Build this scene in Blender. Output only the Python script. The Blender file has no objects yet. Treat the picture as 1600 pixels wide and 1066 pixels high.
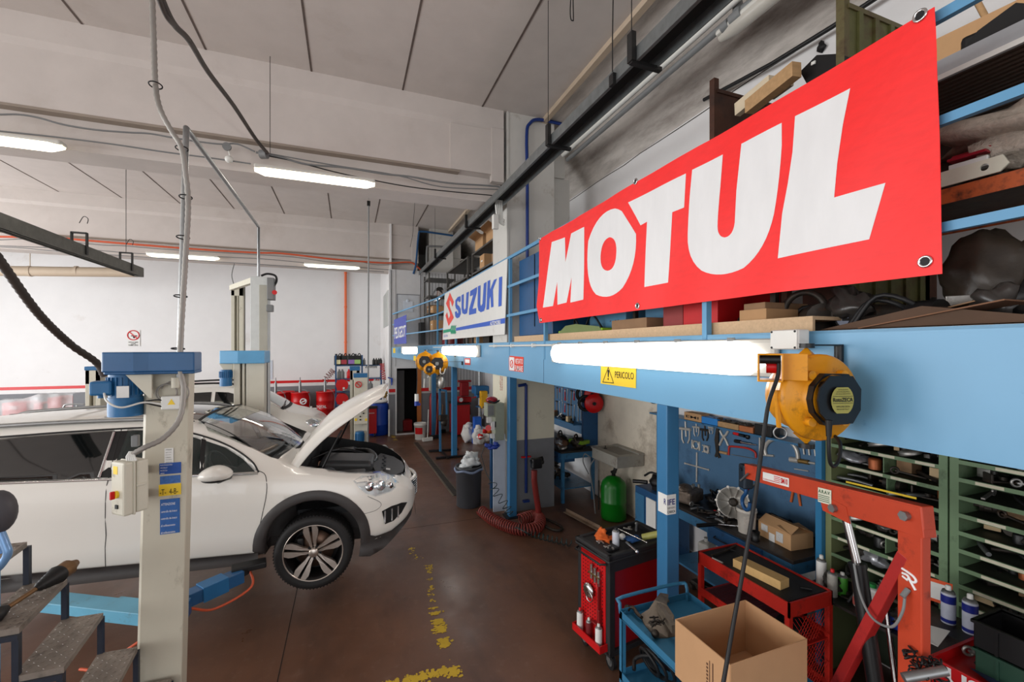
import bpy,bmesh,math,random
from mathutils import Vector,Matrix,noise,geometry
random.seed(11)
SC = bpy.context.scene
COL = SC.collection
PI = math.pi
V = Vector
# ---------------------------------------------------------------- camera
F,HY,CZ,SA,CA = 675.0,544.0,2.6,0.3535,0.93543
cam_data = bpy.data.cameras.new('camera')
cam = bpy.data.objects.new('camera',cam_data); COL.objects.link(cam)
cam_data.sensor_width = 36; cam_data.lens = F / 1600 * 36
cam_data.shift_y = (HY - 533) / 1600
cam_data.clip_start = .05; cam_data.clip_end = 100
cam.location = (0,0,CZ); cam.rotation_euler = (PI / 2,0,-math.asin(SA))
SC.camera = cam
# ---------------------------------------------------------------- world, daylight, exposure
SC.view_settings.view_transform = 'Standard'; SC.view_settings.look = 'None'
SC.view_settings.gamma = 1; SC.view_settings.use_curve_mapping = False
SC.view_settings.exposure = 0.0
w = bpy.data.worlds.new('daylight'); SC.world = w; w.use_nodes = True
w.node_tree.nodes['Background'].inputs[0].default_value = (.80,.88,1,1)
w.node_tree.nodes['Background'].inputs[1].default_value = 1.0
def area(name,loc,rot,sx,sy,power,col=(1,1,1)):
    l = bpy.data.lights.new(name,'AREA'); l.shape = 'RECTANGLE'; l.size = sx; l.size_y = sy
    l.energy = power; l.color = col
    o = bpy.data.objects.new(name,l); COL.objects.link(o); o.location = loc; o.rotation_euler = rot
    return o
# daylight through the gates of the left wall and the gate behind the camera
area('daylight_left_gate',(-12.6,10,2.6),(0,-PI / 2,0),4.6,9,1000,(.97,.99,1))
area('daylight_left_gate',(-12.6,0,2.6),(0,-PI / 2,0),4.6,8,800,(1,.98,.96))
area('daylight_back_gate',(-3.0,-6.6,2.9),(PI / 2,0,0),9,4.6,190,(1,.98,.96))

def lin(c):
    if len(c) == 3 and max(c) > 1.001 or isinstance(c[0],int):
        c = [x / 255 for x in c[:3]]
        return tuple(x / 12.92 if x <= .04045 else ((x + .055) / 1.055) ** 2.4 for x in c)
    return tuple(c[:3])
_M = {}
def mat(name,col,rough=.5,metal=0,var=.08,scale=6,bump=0,dirt=None,dirt_amt=.0,dirt_scale=3,emit=0,coat=0,trans=0,alpha=1,stretch=None,ior=1.45):
    """procedural material: noise-varied colour, optional dirt patches, roughness variation and bump"""
    if name in _M: return _M[name]
    m = bpy.data.materials.new(name); m.use_nodes = True; nt = m.node_tree; N = nt.nodes; L = nt.links
    b = N['Principled BSDF']; c = lin(col)
    b.inputs['Roughness'].default_value = rough; b.inputs['Metallic'].default_value = metal
    b.inputs['IOR'].default_value = ior
    if coat: b.inputs['Coat Weight'].default_value = coat; b.inputs['Coat Roughness'].default_value = .04
    if trans: b.inputs['Transmission Weight'].default_value = trans
    if alpha < 1: b.inputs['Alpha'].default_value = alpha
    tc = N.new('ShaderNodeTexCoord'); src = tc.outputs['Object']
    if stretch:
        mp = N.new('ShaderNodeMapping'); mp.inputs['Scale'].default_value = stretch
        L.new(src,mp.inputs[0]); src = mp.outputs[0]
    if emit:
        b.inputs['Emission Color'].default_value = (*c,1); b.inputs['Emission Strength'].default_value = emit
    n = N.new('ShaderNodeTexNoise'); n.inputs['Scale'].default_value = scale; n.inputs['Detail'].default_value = 6
    n.inputs['Roughness'].default_value = .6; L.new(src,n.inputs['Vector'])
    mr = N.new('ShaderNodeMapRange'); mr.inputs[1].default_value = .25; mr.inputs[2].default_value = .75
    L.new(n.outputs[0],mr.inputs[0])
    mx = N.new('ShaderNodeMix'); mx.data_type = 'RGBA'
    mx.inputs[6].default_value = (*[min(1,x * (1 - var)) for x in c],1)
    mx.inputs[7].default_value = (*[min(1,x * (1 + var)) for x in c],1)
    L.new(mr.outputs[0],mx.inputs[0]); out = mx.outputs[2]
    if dirt_amt:
        n2 = N.new('ShaderNodeTexNoise'); n2.inputs['Scale'].default_value = dirt_scale; n2.inputs['Detail'].default_value = 9
        n2.inputs['Roughness'].default_value = .7; L.new(src,n2.inputs['Vector'])
        r2 = N.new('ShaderNodeMapRange'); r2.inputs[1].default_value = .68 - .35 * dirt_amt; r2.inputs[2].default_value = .80 - .15 * dirt_amt
        L.new(n2.outputs[0],r2.inputs[0])
        m2 = N.new('ShaderNodeMix'); m2.data_type = 'RGBA'; m2.inputs[7].default_value = (*lin(dirt or (60,50,42)),1)
        L.new(r2.outputs[0],m2.inputs[0]); L.new(out,m2.inputs[6]); out = m2.outputs[2]
    L.new(out,b.inputs['Base Color'])
    if bump:
        bp = N.new('ShaderNodeBump'); bp.inputs['Strength'].default_value = bump; bp.inputs['Distance'].default_value = .01
        L.new(n.outputs[0],bp.inputs['Height']); L.new(bp.outputs[0],b.inputs['Normal'])
    _M[name] = m
    return m

# ---------------------------------------------------------------- pixel helper (photo frame 1600 x 1066 -> a point on a world plane)
def dirp(x,y):
    a = (x - 800) / F
    return V((SA + CA * a,CA - SA * a,-(y - HY) / F))
def P(x,y,X=None,Y=None,Z=None,d=None):
    v = dirp(x,y)
    t = X / v.x if X is not None else Y / v.y if Y is not None else (Z - CZ) / v.z if Z is not None else d
    return V((0,0,CZ)) + v * t

# ---------------------------------------------------------------- mesh builder
def wl(o):
    p = V((0,0,0))
    while o is not None: p = p + o.location; o = o.parent
    return p
def frame(axis):
    z = V(axis).normalized(); h = V((0,0,1)) if abs(z.z) < .95 else V((1,0,0))
    x = h.cross(z).normalized(); y = z.cross(x)
    return x,y,z
def rotz(a): return Matrix.Rotation(a,3,'Z')
def smooth_path(pts,k=6,closed=False):
    pts = [V(p) for p in pts]; n = len(pts); out = []
    if n < 3: return pts
    rng = range(n if closed else n - 1)
    for i in rng:
        p1,p2 = pts[i],pts[(i + 1) % n]
        p0 = pts[(i - 1) % n] if closed or i > 0 else p1 * 2 - p2
        p3 = pts[(i + 2) % n] if closed or i < n - 2 else p2 * 2 - p1
        for j in range(k):
            t = j / k
            out.append(.5 * ((2 * p1) + (p2 - p0) * t + (2 * p0 - 5 * p1 + 4 * p2 - p3) * t * t + (3 * p1 - p0 - 3 * p2 + p3) * t ** 3))
    if not closed: out.append(pts[-1])
    return out
def inside(p,poly):
    x,y = p; c = False; j = len(poly) - 1
    for i in range(len(poly)):
        xi,yi = poly[i][0],poly[i][1]; xj,yj = poly[j][0],poly[j][1]
        if (yi > y) != (yj > y) and x < (xj - xi) * (y - yi) / (yj - yi) + xi: c = not c
        j = i
    return c
def tess(outline,holes=(),step=None):
    vs = []; es = []
    for lp in [outline,*holes]:
        b = len(vs); n = len(lp); k0 = 0; pts = []
        for i in range(n):
            a,c = V(lp[i][:2]),V(lp[(i + 1) % n][:2])
            k = max(1,int((c - a).length / step)) if step else 1
            for j in range(k): pts.append(a + (c - a) * j / k)
        vs += pts; es += [(b + i,b + (i + 1) % len(pts)) for i in range(len(pts))]
    if step:
        xs = [p[0] for p in outline]; ys = [p[1] for p in outline]
        x = min(xs) + step * .5
        while x < max(xs):
            y = min(ys) + step * .5
            while y < max(ys):
                if inside((x,y),outline) and not any(inside((x,y),h) for h in holes): vs.append(V((x,y)))
                y += step
            x += step
    r = geometry.delaunay_2d_cdt(vs,es,[],0,1e-6)
    ov,of = r[0],r[2]; fs = []
    for f in of:
        c = sum((ov[i] for i in f),V((0,0))) / len(f)
        if inside(c,outline) and not any(inside(c,h) for h in holes):
            a,b2,c2 = ov[f[0]],ov[f[1]],ov[f[2]]
            if (b2 - a).cross(c2 - a) < 0: f = tuple(reversed(f))
            fs.append(tuple(f))
    return [(p.x,p.y) for p in ov],fs
_fc = {}
def glyphs(s,bold=0.0):
    if (s,bold) in _fc: return _fc[(s,bold)]
    cu = bpy.data.curves.new('t','FONT'); cu.body = s; cu.size = 1; cu.offset = bold; cu.resolution_u = 3
    o = bpy.data.objects.new('t',cu); COL.objects.link(o)
    bpy.context.view_layer.update()
    me = bpy.data.meshes.new_from_object(o.evaluated_get(bpy.context.evaluated_depsgraph_get()))
    vs = [(v.co.x,v.co.y) for v in me.vertices]; fs = [tuple(p.vertices) for p in me.polygons]
    bpy.data.objects.remove(o); bpy.data.curves.remove(cu); bpy.data.meshes.remove(me)
    x0 = min(v[0] for v in vs); x1 = max(v[0] for v in vs); y0 = min(v[1] for v in vs); y1 = max(v[1] for v in vs)
    vs = [((x - x0) / (x1 - x0),(y - y0) / (y1 - y0)) for x,y in vs]
    _fc[(s,bold)] = (vs,fs); return vs,fs

class MB:
    def __init__(s): s.v = []; s.f = []; s.mi = []; s.sm = []
    def add(s,vs,fs,mi=0,smooth=False):
        b = len(s.v); s.v += [tuple(p) for p in vs]
        s.f += [tuple(b + i for i in f) for f in fs]; s.mi += [mi] * len(fs); s.sm += [smooth] * len(fs)
        return s
    def box(s,c,sz,rot=None,bev=0,mi=0,seg=2):
        c = V(c)
        if bev:
            bm = bmesh.new(); bmesh.ops.create_cube(bm,size=1)
            for v in bm.verts: v.co = V((v.co.x * sz[0],v.co.y * sz[1],v.co.z * sz[2]))
            bmesh.ops.bevel(bm,geom=bm.edges[:],offset=min(bev,min(sz) * .49),segments=seg,affect='EDGES',profile=.5)
            bm.verts.index_update()
            vs = [v.co.copy() for v in bm.verts]; fs = [tuple(v.index for v in f.verts) for f in bm.faces]; bm.free()
        else:
            h = [x / 2 for x in sz]
            vs = [V((x * h[0],y * h[1],z * h[2])) for x in (-1,1) for y in (-1,1) for z in (-1,1)]
            fs = [(0,1,3,2),(4,6,7,5),(0,4,5,1),(2,3,7,6),(0,2,6,4),(1,5,7,3)]
        if rot is not None:
            R = rotz(rot) if isinstance(rot,(int,float)) else rot
            vs = [R @ v for v in vs]
        return s.add([v + c for v in vs],fs,mi)
    def bb(s,x0,x1,y0,y1,z0,z1,bev=0,mi=0):
        return s.box(((x0 + x1) / 2,(y0 + y1) / 2,(z0 + z1) / 2),(abs(x1 - x0),abs(y1 - y0),abs(z1 - z0)),None,bev,mi)
    def bar(s,p0,p1,w,h,up=(0,0,1),mi=0,bev=0):
        """box beam between two points: w across, h along up"""
        p0,p1 = V(p0),V(p1); y = (p1 - p0); L = y.length; y.normalize()
        x = y.cross(V(up)).normalized(); z = x.cross(y)
        R = Matrix((x,y,z)).transposed()
        return s.box((p0 + p1) / 2,(w,L,h),R,bev,mi)
    def cyl(s,p0,p1,r0,r1=None,n=16,caps=True,mi=0,smooth=True):
        p0,p1 = V(p0),V(p1); r1 = r0 if r1 is None else r1; x,y,z = frame(p1 - p0)
        vs = []
        for p,r in ((p0,r0),(p1,r1)):
            vs += [p + (x * math.cos(2 * PI * i / n) + y * math.sin(2 * PI * i / n)) * r for i in range(n)]
        s.add(vs,[(i,(i + 1) % n,n + (i + 1) % n,n + i) for i in range(n)],mi,smooth)
        if caps:
            s.add(vs[:n],[tuple(reversed(range(n)))],mi); s.add(vs[n:],[tuple(range(n))],mi)
        return s
    def lathe(s,prof,c=(0,0,0),axis=(0,0,1),n=20,mi=0,smooth=True,caps=True):
        """prof: (radius, distance along the axis)"""
        c = V(c); x,y,z = frame(axis); vs = []; m = len(prof)
        for r,h in prof:
            r = max(r,1e-4)
            vs += [c + z * h + (x * math.cos(2 * PI * i / n) + y * math.sin(2 * PI * i / n)) * r for i in range(n)]
        fs = [(k * n + i,k * n + (i + 1) % n,(k + 1) * n + (i + 1) % n,(k + 1) * n + i) for k in range(m - 1) for i in range(n)]
        s.add(vs,fs,mi,smooth)
        if caps: s.add(vs[:n],[tuple(reversed(range(n)))],mi); s.add(vs[-n:],[tuple(range(n))],mi)
        return s
    def tube(s,pts,r,n=8,closed=False,mi=0,smooth=True,k=0,caps=True):
        pts = [V(p) for p in pts]
        if k: pts = smooth_path(pts,k,closed)
        m = len(pts); vs = []; prev = None
        for i,p in enumerate(pts):
            a = pts[(i - 1) % m] if closed or i else p; b = pts[(i + 1) % m] if closed or i < m - 1 else p
            t = (b - a)
            t = t.normalized() if t.length > 1e-9 else V((0,0,1))
            if prev is None: x,y,_ = frame(t)
            else:
                x = prev - t * prev.dot(t)
                x = x.normalized() if x.length > 1e-6 else frame(t)[0]
                y = t.cross(x)
            prev = x
            rr = r[i] if isinstance(r,(list,tuple)) else r
            vs += [p + (x * math.cos(2 * PI * j / n) + y * math.sin(2 * PI * j / n)) * rr for j in range(n)]
        fs = [(i * n + j,i * n + (j + 1) % n,((i + 1) % m) * n + (j + 1) % n,((i + 1) % m) * n + j) for i in range(m if closed else m - 1) for j in range(n)]
        s.add(vs,fs,mi,smooth)
        if caps and not closed: s.add(vs[:n],[tuple(reversed(range(n)))],mi); s.add(vs[-n:],[tuple(range(n))],mi)
        return s
    def ell(s,c,r,n=12,mi=0,lump=0,seed=0,R=None):
        c = V(c); r = (r,r,r) if isinstance(r,(int,float)) else r; vs = []; m = n // 2 + 1
        for k in range(m + 1):
            th = PI * k / m
            for i in range(n):
                ph = 2 * PI * i / n; d = V((math.sin(th) * math.cos(ph),math.sin(th) * math.sin(ph),math.cos(th)))
                q = 1 + (lump * noise.noise(d * 1.7 + V((seed,seed * .7,3))) * 2 if lump else 0)
                q3 = V((d.x * r[0],d.y * r[1],d.z * r[2])) * q
                vs.append(c + (R @ q3 if R else q3))
        fs = [(k * n + i,(k + 1) * n + i,(k + 1) * n + (i + 1) % n,k * n + (i + 1) % n) for k in range(m) for i in range(n)]
        return s.add(vs,fs,mi,True)
    def poly(s,pts2,o,U,W,t=0,holes=(),step=None,mi=0,fn=None):
        """flat shape pts2 laid on origin o with axes U, W; thickness t along U x W"""
        vs,fs = tess(pts2,holes,step); o,U,W = V(o),V(U),V(W); n = U.cross(W).normalized()
        p3 = [o + U * x + W * y for x,y in vs]
        if fn: p3 = [fn(p) for p in p3]
        if not t: return s.add(p3,fs,mi)
        k = len(p3)
        allv = p3 + [p + n * t for p in p3]
        nf = [tuple(reversed(f)) for f in fs] + [tuple(k + i for i in f) for f in fs]
        cnt = {}
        for f in fs:
            for i in range(3):
                e = (f[i],f[(i + 1) % 3]); cnt[e] = 1
        for (a,b) in list(cnt):
            if (b,a) not in cnt: nf.append((a,b,k + b,k + a))
        return s.add(allv,nf,mi)
    def text(s,txt,o,U,W,bold=0,mi=0,fn=None):
        """o lower-left corner, U full width vector, W full height vector"""
        vs,fs = glyphs(txt,bold); o,U,W = V(o),V(U),V(W)
        p = [o + U * x + W * y for x,y in vs]
        if fn: p = [fn(q) for q in p]
        return s.add(p,fs,mi)
    def quad(s,a,b,c,d,mi=0): return s.add([a,b,c,d],[(0,1,2,3)],mi)
    def grid(s,nu,nv,fn,mi=0,smooth=True,t=0):
        vs = [V(fn(i / (nu - 1),j / (nv - 1))) for i in range(nu) for j in range(nv)]
        fs = [(i * nv + j,(i + 1) * nv + j,(i + 1) * nv + j + 1,i * nv + j + 1) for i in range(nu - 1) for j in range(nv - 1)]
        s.add(vs,fs,mi,smooth)
        return s
    def torus(s,c,R,r,axis=(0,0,1),n=24,m=8,a0=0,a1=2 * PI,mi=0):
        c = V(c); x,y,z = frame(axis); cl = abs(a1 - a0) > 6.28
        k = n if cl else n + 1
        pts = [c + (x * math.cos(a0 + (a1 - a0) * i / n) + y * math.sin(a0 + (a1 - a0) * i / n)) * R for i in range(k)]
        return s.tube(pts,r,m,closed=cl,mi=mi)
    def build(s,name,mats,parent=None,thick=0,bevel=0,weld=False):
        if not isinstance(mats,(list,tuple)): mats = [mats]
        o0 = wl(parent) if parent else V((0,0,0))
        me = bpy.data.meshes.new(name)
        me.from_pydata([(p[0] - o0.x,p[1] - o0.y,p[2] - o0.z) for p in s.v],[],s.f)
        for m in mats: me.materials.append(m)
        me.polygons.foreach_set('material_index',s.mi); me.polygons.foreach_set('use_smooth',s.sm)
        me.update()
        o = bpy.data.objects.new(name,me); COL.objects.link(o)
        if parent: o.parent = parent
        if thick:
            md = o.modifiers.new('th','SOLIDIFY'); md.thickness = thick; md.offset = -1
        if bevel:
            md = o.modifiers.new('bv','BEVEL'); md.width = bevel; md.segments = 2; md.limit_method = 'ANGLE'
        return o

def tag(o,label=None,cat=None,group=None,kind=None):
    if label: o['label'] = label
    if cat: o['category'] = cat
    if group: o['group'] = group
    if kind: o['kind'] = kind
    return o
def thing(name,label,cat,loc=(0,0,0),group=None):
    o = bpy.data.objects.new(name,None); COL.objects.link(o); o.location = loc; o.empty_display_size = .1
    return tag(o,label,cat,group)
def copy_tree(o,loc=None,rot=None,label=None,parent=None,scale=None,group=None):
    c = o.copy(); COL.objects.link(c); c.parent = parent
    if loc is not None: c.location = loc
    if rot is not None: c.rotation_euler = (0,0,rot) if isinstance(rot,(int,float)) else rot
    if scale is not None: c.scale = (scale,) * 3 if isinstance(scale,(int,float)) else scale
    if label: c['label'] = label
    if group: c['group'] = group
    for ch in [x for x in o.children]: copy_tree(ch,parent=c)
    return c
def single(mb,name,mats,label,cat,base=None,group=None,**kw):
    """a thing that is one mesh: origin moved to its base"""
    if base is None:
        xs = [p[0] for p in mb.v]; ys = [p[1] for p in mb.v]; zs = [p[2] for p in mb.v]
        base = ((min(xs) + max(xs)) / 2,(min(ys) + max(ys)) / 2,min(zs))
    b = V(base); mb.v = [(p[0] - b.x,p[1] - b.y,p[2] - b.z) for p in mb.v]
    o = mb.build(name,mats,None,**kw); o.location = b
    return tag(o,label,cat,group)
def struct(mb,name,mats,**kw):
    o = mb.build(name,mats,None,**kw); o['kind'] = 'structure'; return o
# ================================================================ materials shared
M_white = mat('painted white wall',(230,229,228),.8,var=.03,scale=2,dirt=(206,200,194),dirt_amt=.25,dirt_scale=.6)
M_ceil = mat('ceiling concrete paint',(202,194,188),.85,var=.05,scale=3,bump=.25,dirt=(190,180,172),dirt_amt=.3,dirt_scale=.8)
M_grey_dado = mat('grey dado paint',(120,122,126),.6,var=.06)
M_red = mat('red paint',(205,18,22),.35,var=.05)
M_steel = mat('galvanised steel',(150,152,152),.4,.8,var=.12,scale=14)
M_dsteel = mat('dark steel',(52,52,52),.45,.7,var=.2,scale=20)
M_iron = mat('oily iron',(62,57,52),.5,.6,var=.4,scale=18,dirt=(92,62,40),dirt_amt=.4,dirt_scale=14,bump=.2)
M_alu = mat('cast aluminium',(165,163,158),.42,.75,var=.2,scale=22,dirt=(70,62,55),dirt_amt=.45,dirt_scale=12)
M_black = mat('black rubber',(18,18,19),.55,var=.2,scale=12)
M_blackp = mat('black plastic',(17,17,18),.4,var=.15,scale=10)
M_blue = mat('blue steel paint',(92,148,186),.42,var=.05,scale=3,dirt=(50,92,128),dirt_amt=.25,dirt_scale=4)
M_blue2 = mat('worn blue steel paint',(56,112,152),.42,var=.12,scale=5,dirt=(38,52,62),dirt_amt=.4,dirt_scale=7)
M_dblue = mat('deep blue paint',(34,80,124),.4,var=.1,scale=5,dirt=(20,40,62),dirt_amt=.3,dirt_scale=6)
M_beige = mat('cream machine paint',(205,201,184),.5,var=.04,scale=5,dirt=(120,108,88),dirt_amt=.22,dirt_scale=7)
M_card = mat('brown cardboard',(186,146,104),.85,var=.06,scale=7)
M_card2 = mat('dusty cardboard',(150,118,88),.85,var=.1,scale=9)
M_wood = mat('raw wood',(176,140,98),.7,var=.15,scale=4,stretch=(1,8,8))
M_yellow = mat('yellow paint',(236,176,22),.4,var=.06,scale=8,dirt=(110,74,20),dirt_amt=.35,dirt_scale=9)
M_yel = mat('yellow sticker',(242,205,50),.5,var=.03)
M_wpl = mat('white plastic',(222,222,216),.4,var=.04)
M_gpl = mat('grey plastic',(120,122,122),.5,var=.08)
M_green = mat('green rack paint',(106,132,98),.5,var=.07,scale=5,dirt=(58,72,50),dirt_amt=.35,dirt_scale=6)
M_ink = mat('black ink',(14,14,16),.6,var=0)
M_inkw = mat('white ink',(235,235,235),.6,var=.02)
M_chrome = mat('chrome',(215,215,215),.12,1,var=.03)
M_rust = mat('rusty orange paint',(190,92,48),.6,var=.1,dirt=(64,40,30),dirt_amt=.6,dirt_scale=16)
M_orange = mat('orange red crane paint',(190,66,38),.42,var=.08,scale=6,dirt=(96,34,24),dirt_amt=.35,dirt_scale=8)
M_tst = mat('bright tool steel',(196,192,184),.35,.35,var=.12,scale=24)
M_tool = mat('red tool trolley enamel',(196,22,26),.35,var=.05)
M_paper = mat('white paper',(228,228,224),.7,var=.03)
M_film = mat('clear plastic film',(225,225,225),.25,var=.1,scale=9,alpha=.45)
M_clear = mat('cloudy plastic',(228,228,222),.25,var=.05,trans=.35)
M_green2 = mat('green tank enamel',(14,110,24),.3,var=.06)
M_bluep = mat('blue plastic',(18,66,170),.35,var=.06)
M_tube = mat('fluorescent diffuser lit',(255,250,240),.5,var=0,emit=3.2)
M_tubew = mat('fluorescent diffuser warm lit',(255,247,224),.5,var=0,emit=2.6)
M_fix = mat('fixture housing',(206,204,196),.5,var=.04)
M_copper = mat('orange red pipe paint',(206,88,52),.45,var=.06)
M_brown = mat('brown leather',(96,66,46),.7,var=.2)
M_tank = mat('dirty canvas',(86,74,62),.8,var=.3,scale=9,bump=.4)

def floor_mat():
    m = bpy.data.materials.new('worn red brown floor'); m.use_nodes = True; nt = m.node_tree; N = nt.nodes; L = nt.links
    b = N['Principled BSDF']; tc = N.new('ShaderNodeTexCoord')
    def noise_(scale,detail=8,rough=.62,st=None):
        n = N.new('ShaderNodeTexNoise'); n.inputs['Scale'].default_value = scale; n.inputs['Detail'].default_value = detail; n.inputs['Roughness'].default_value = rough
        s = tc.outputs['Object']
        if st:
            mp = N.new('ShaderNodeMapping'); mp.inputs['Scale'].default_value = st; mp.inputs['Rotation'].default_value = (0,0,.3); L.new(s,mp.inputs[0]); s = mp.outputs[0]
        L.new(s,n.inputs['Vector']); return n.outputs[0]
    def rng(o,a,b_,c=0,d=1):
        r = N.new('ShaderNodeMapRange'); r.inputs[1].default_value = a; r.inputs[2].default_value = b_; r.inputs[3].default_value = c; r.inputs[4].default_value = d
        L.new(o,r.inputs[0]); return r.outputs[0]
    def mix(f,a,b_):
        x = N.new('ShaderNodeMix'); x.data_type = 'RGBA'
        L.new(f,x.inputs[0])
        for i,c in ((6,a),(7,b_)):
            if isinstance(c,tuple): x.inputs[i].default_value = (*lin(c),1)
            else: L.new(c,x.inputs[i])
        return x.outputs[2]
    c = mix(rng(noise_(.7),.35,.65),(90,62,47),(114,80,61))
    c = mix(rng(noise_(2.3,st=(1,.35,1)),.5,.75,0,.7),c,(58,45,39))
    c = mix(rng(noise_(9,10,.7),.56,.72,0,.4),c,(128,104,92))
    c = mix(rng(noise_(30,6,.7),.6,.75,0,.35),c,(46,36,33))
    L.new(c,b.inputs['Base Color'])
    L.new(rng(noise_(1.6),.3,.7,.26,.5),b.inputs['Roughness'])
    b.inputs['Specular IOR Level'].default_value = .55
    bp = N.new('ShaderNodeBump'); bp.inputs['Strength'].default_value = .06; L.new(noise_(14),bp.inputs['Height']); L.new(bp.outputs[0],b.inputs['Normal'])
    return m
M_floor = floor_mat()
M_joint = mat('floor joint',(34,26,22),.8,var=.1)
XW,YF,YC1,YC2,ZC = 4.1,17.4,6.4,13.3,6.33
# floor
m = MB(); m.bb(-13,XW + .2,-7,YF + .2,-.1,0); struct(m,'floor',M_floor)
m = MB()
for x in (-8.5,-4.5,-.52): m.bb(x - .004,x + .004,-6,YF,.0002,.0012)
for y in (2.75,6.35,9.95,13.2): m.bb(-12,2.2,y - .003,y + .003,.0002,.0012)
struct(m,'trim_1',M_joint)
# ceiling slabs, joints along Y
m = MB(); m.bb(-13,3.0,-7,YF + .2,ZC,ZC + .1); struct(m,'ceiling',M_ceil)
m = MB()
for k in range(-8,5):
    x = -2.87 + 1.2 * k
    m.bb(x - .012,x + .012,-7,YF,ZC - .004,ZC)
struct(m,'trim_2',mat('slab joint',(96,84,78),.8,var=.3))
# haunch between ceiling and right wall
M_haunch = mat('stained haunch',(205,198,190),.85,var=.05,scale=1.2,dirt=(96,84,76),dirt_amt=.75,dirt_scale=.9,stretch=(1.4,.28,1.4))
def haunch(u,v):
    y = -7 + 24.4 * u; s = v
    return (3.0 + 1.1 * s,y,ZC - .02 - .77 * s ** 1.6 + .10 * math.sin(PI * s) )
m = MB(); m.grid(8,9,haunch); struct(m,'ceiling_haunch',M_haunch)
m = MB(); m.bb(2.94,3.02,-7,YF,ZC - .07,ZC); struct(m,'trim_3',mat('beige trim',(190,172,150),.7))
m = MB()
for i in range(50):
    y = -3 + i * .4; a = noise.noise(V((i * .7,0,0))) * .03; b = noise.noise(V((i * .7 + .7,0,0))) * .03
    m.bar((XW - .004,y,5.52 + a),(XW - .004,y + .4,5.52 + b),.006,.01)
struct(m,'trim_4',mat('wall crack',(70,60,52),.9))
# walls
m = MB(); m.bb(XW,XW + .2,-7,YF + .2,0,6.5); struct(m,'wall_right',M_white)
m = MB(); m.bb(-13,1.15,YF,YF + .2,0,6.5); struct(m,'wall_far',M_white)
m = MB(); m.bb(-13,1.15,YF - .012,YF,1.34,1.43); m.bb(-13,1.15,YF - .012,YF,0,1.22,mi=1); struct(m,'trim_5',[M_red,M_grey_dado])
# left side wall with open gates (out of frame), back wall with open gate
m = MB()
m.bb(-13.2,-13,-7,YF + .2,5.0,6.5); m.bb(-13.2,-13,-7,-4,0,5); m.bb(-13.2,-13,4,5.5,0,5); m.bb(-13.2,-13,14.5,YF + .2,0,5)
struct(m,'wall_left',M_white)
m = MB(); m.bb(-13,XW,-7.2,-7,5.2,6.5); m.bb(1.6,XW,-7.2,-7,0,5.2); m.bb(-13,-7.5,-7.2,-7,0,5.2); struct(m,'wall_back',M_white)
# partition (panel wall) and door wall under the mezzanine end
M_corr = mat('ribbed panel',(205,205,203),.6,var=.03)
m = MB(); m.bb(1.15,1.20,YC2 + .1,YF,0,6.4); m.bb(1.15,4.1,YF,YF + .2,0,6.4); struct(m,'wall_partition',M_white)
M_pil = mat('grey white pilaster',(206,206,206),.6,var=.04)
m = MB()
m.bb(1.12,1.30,YC2,YC2 + .18,1.22,4.95)                       # corner pilaster
m.bb(1.30,2.07,YC2 + .02,YC2 + .12,2.02,4.95)                 # above the door
m.bb(2.05,XW,YC2 + .02,YC2 + .12,1.22,4.95)
m.bb(1.12,1.30,YC2,YC2 + .18,0,1.22,mi=1); m.bb(2.05,XW,YC2 + .02,YC2 + .12,0,1.22,mi=1)
for x in (1.12,2.05):
    m.bb(x - .003,x + (.187 if x < 2 else 2.05),YC2 - .004,YC2 + .03,1.28,1.38,mi=2)
for i in range(20): m.bb(2.1 + i * .1,2.11 + i * .1,YC2 + .012,YC2 + .02,1.4,4.9,mi=1)
struct(m,'wall_door',[M_pil,M_grey_dado,M_red])
# dark room behind the door
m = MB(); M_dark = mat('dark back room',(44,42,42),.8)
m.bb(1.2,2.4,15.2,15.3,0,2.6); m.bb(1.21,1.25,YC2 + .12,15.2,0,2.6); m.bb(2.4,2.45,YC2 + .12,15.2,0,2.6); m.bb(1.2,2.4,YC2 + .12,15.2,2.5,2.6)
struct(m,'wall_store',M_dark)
m = MB(); m.bb(1.3,1.34,YC2 - .01,YC2 + .1,0,2.04); m.bb(1.3,2.1,YC2 - .03,YC2 + .1,1.99,2.05); m.bb(1.36,1.62,YC2 + .5,YC2 + .54,0,1.9,mi=2)
m.bb(1.3,2.05,YC2 - .02,YC2 + .1,0,.03)
m.bb(1.95,2.07,YC2 - .01,YC2 + .1,0.0,2.0,mi=1)
struct(m,'door_1',[M_pil,mat('orange brown door post',(176,104,48),.6),mat('grey door leaf',(92,92,92),.6)])
# upper door and notice on the door wall
m = MB(); m.bb(1.36,2.0,YC2 + .0,YC2 + .02,2.75,4.2); m.bb(1.34,1.36,YC2 - .01,YC2 + .02,2.75,4.22,mi=1); m.bb(1.34,2.02,YC2 - .01,YC2 + .02,4.2,4.22,mi=1)
struct(m,'door_2',[mat('pale door leaf',(196,200,204),.6),M_grey_dado])
# window grid in the partition
m = MB(); m.bb(1.135,1.15,13.9,15.6,3.3,4.4); struct(m,'window_1',mat('window pane grey',(150,156,158),.3))
m = MB()
for i in range(6): m.bb(1.125,1.137,13.9 + i * .34,13.93 + i * .34,3.3,4.4)
struct(m,'trim_6',M_wpl)
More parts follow.
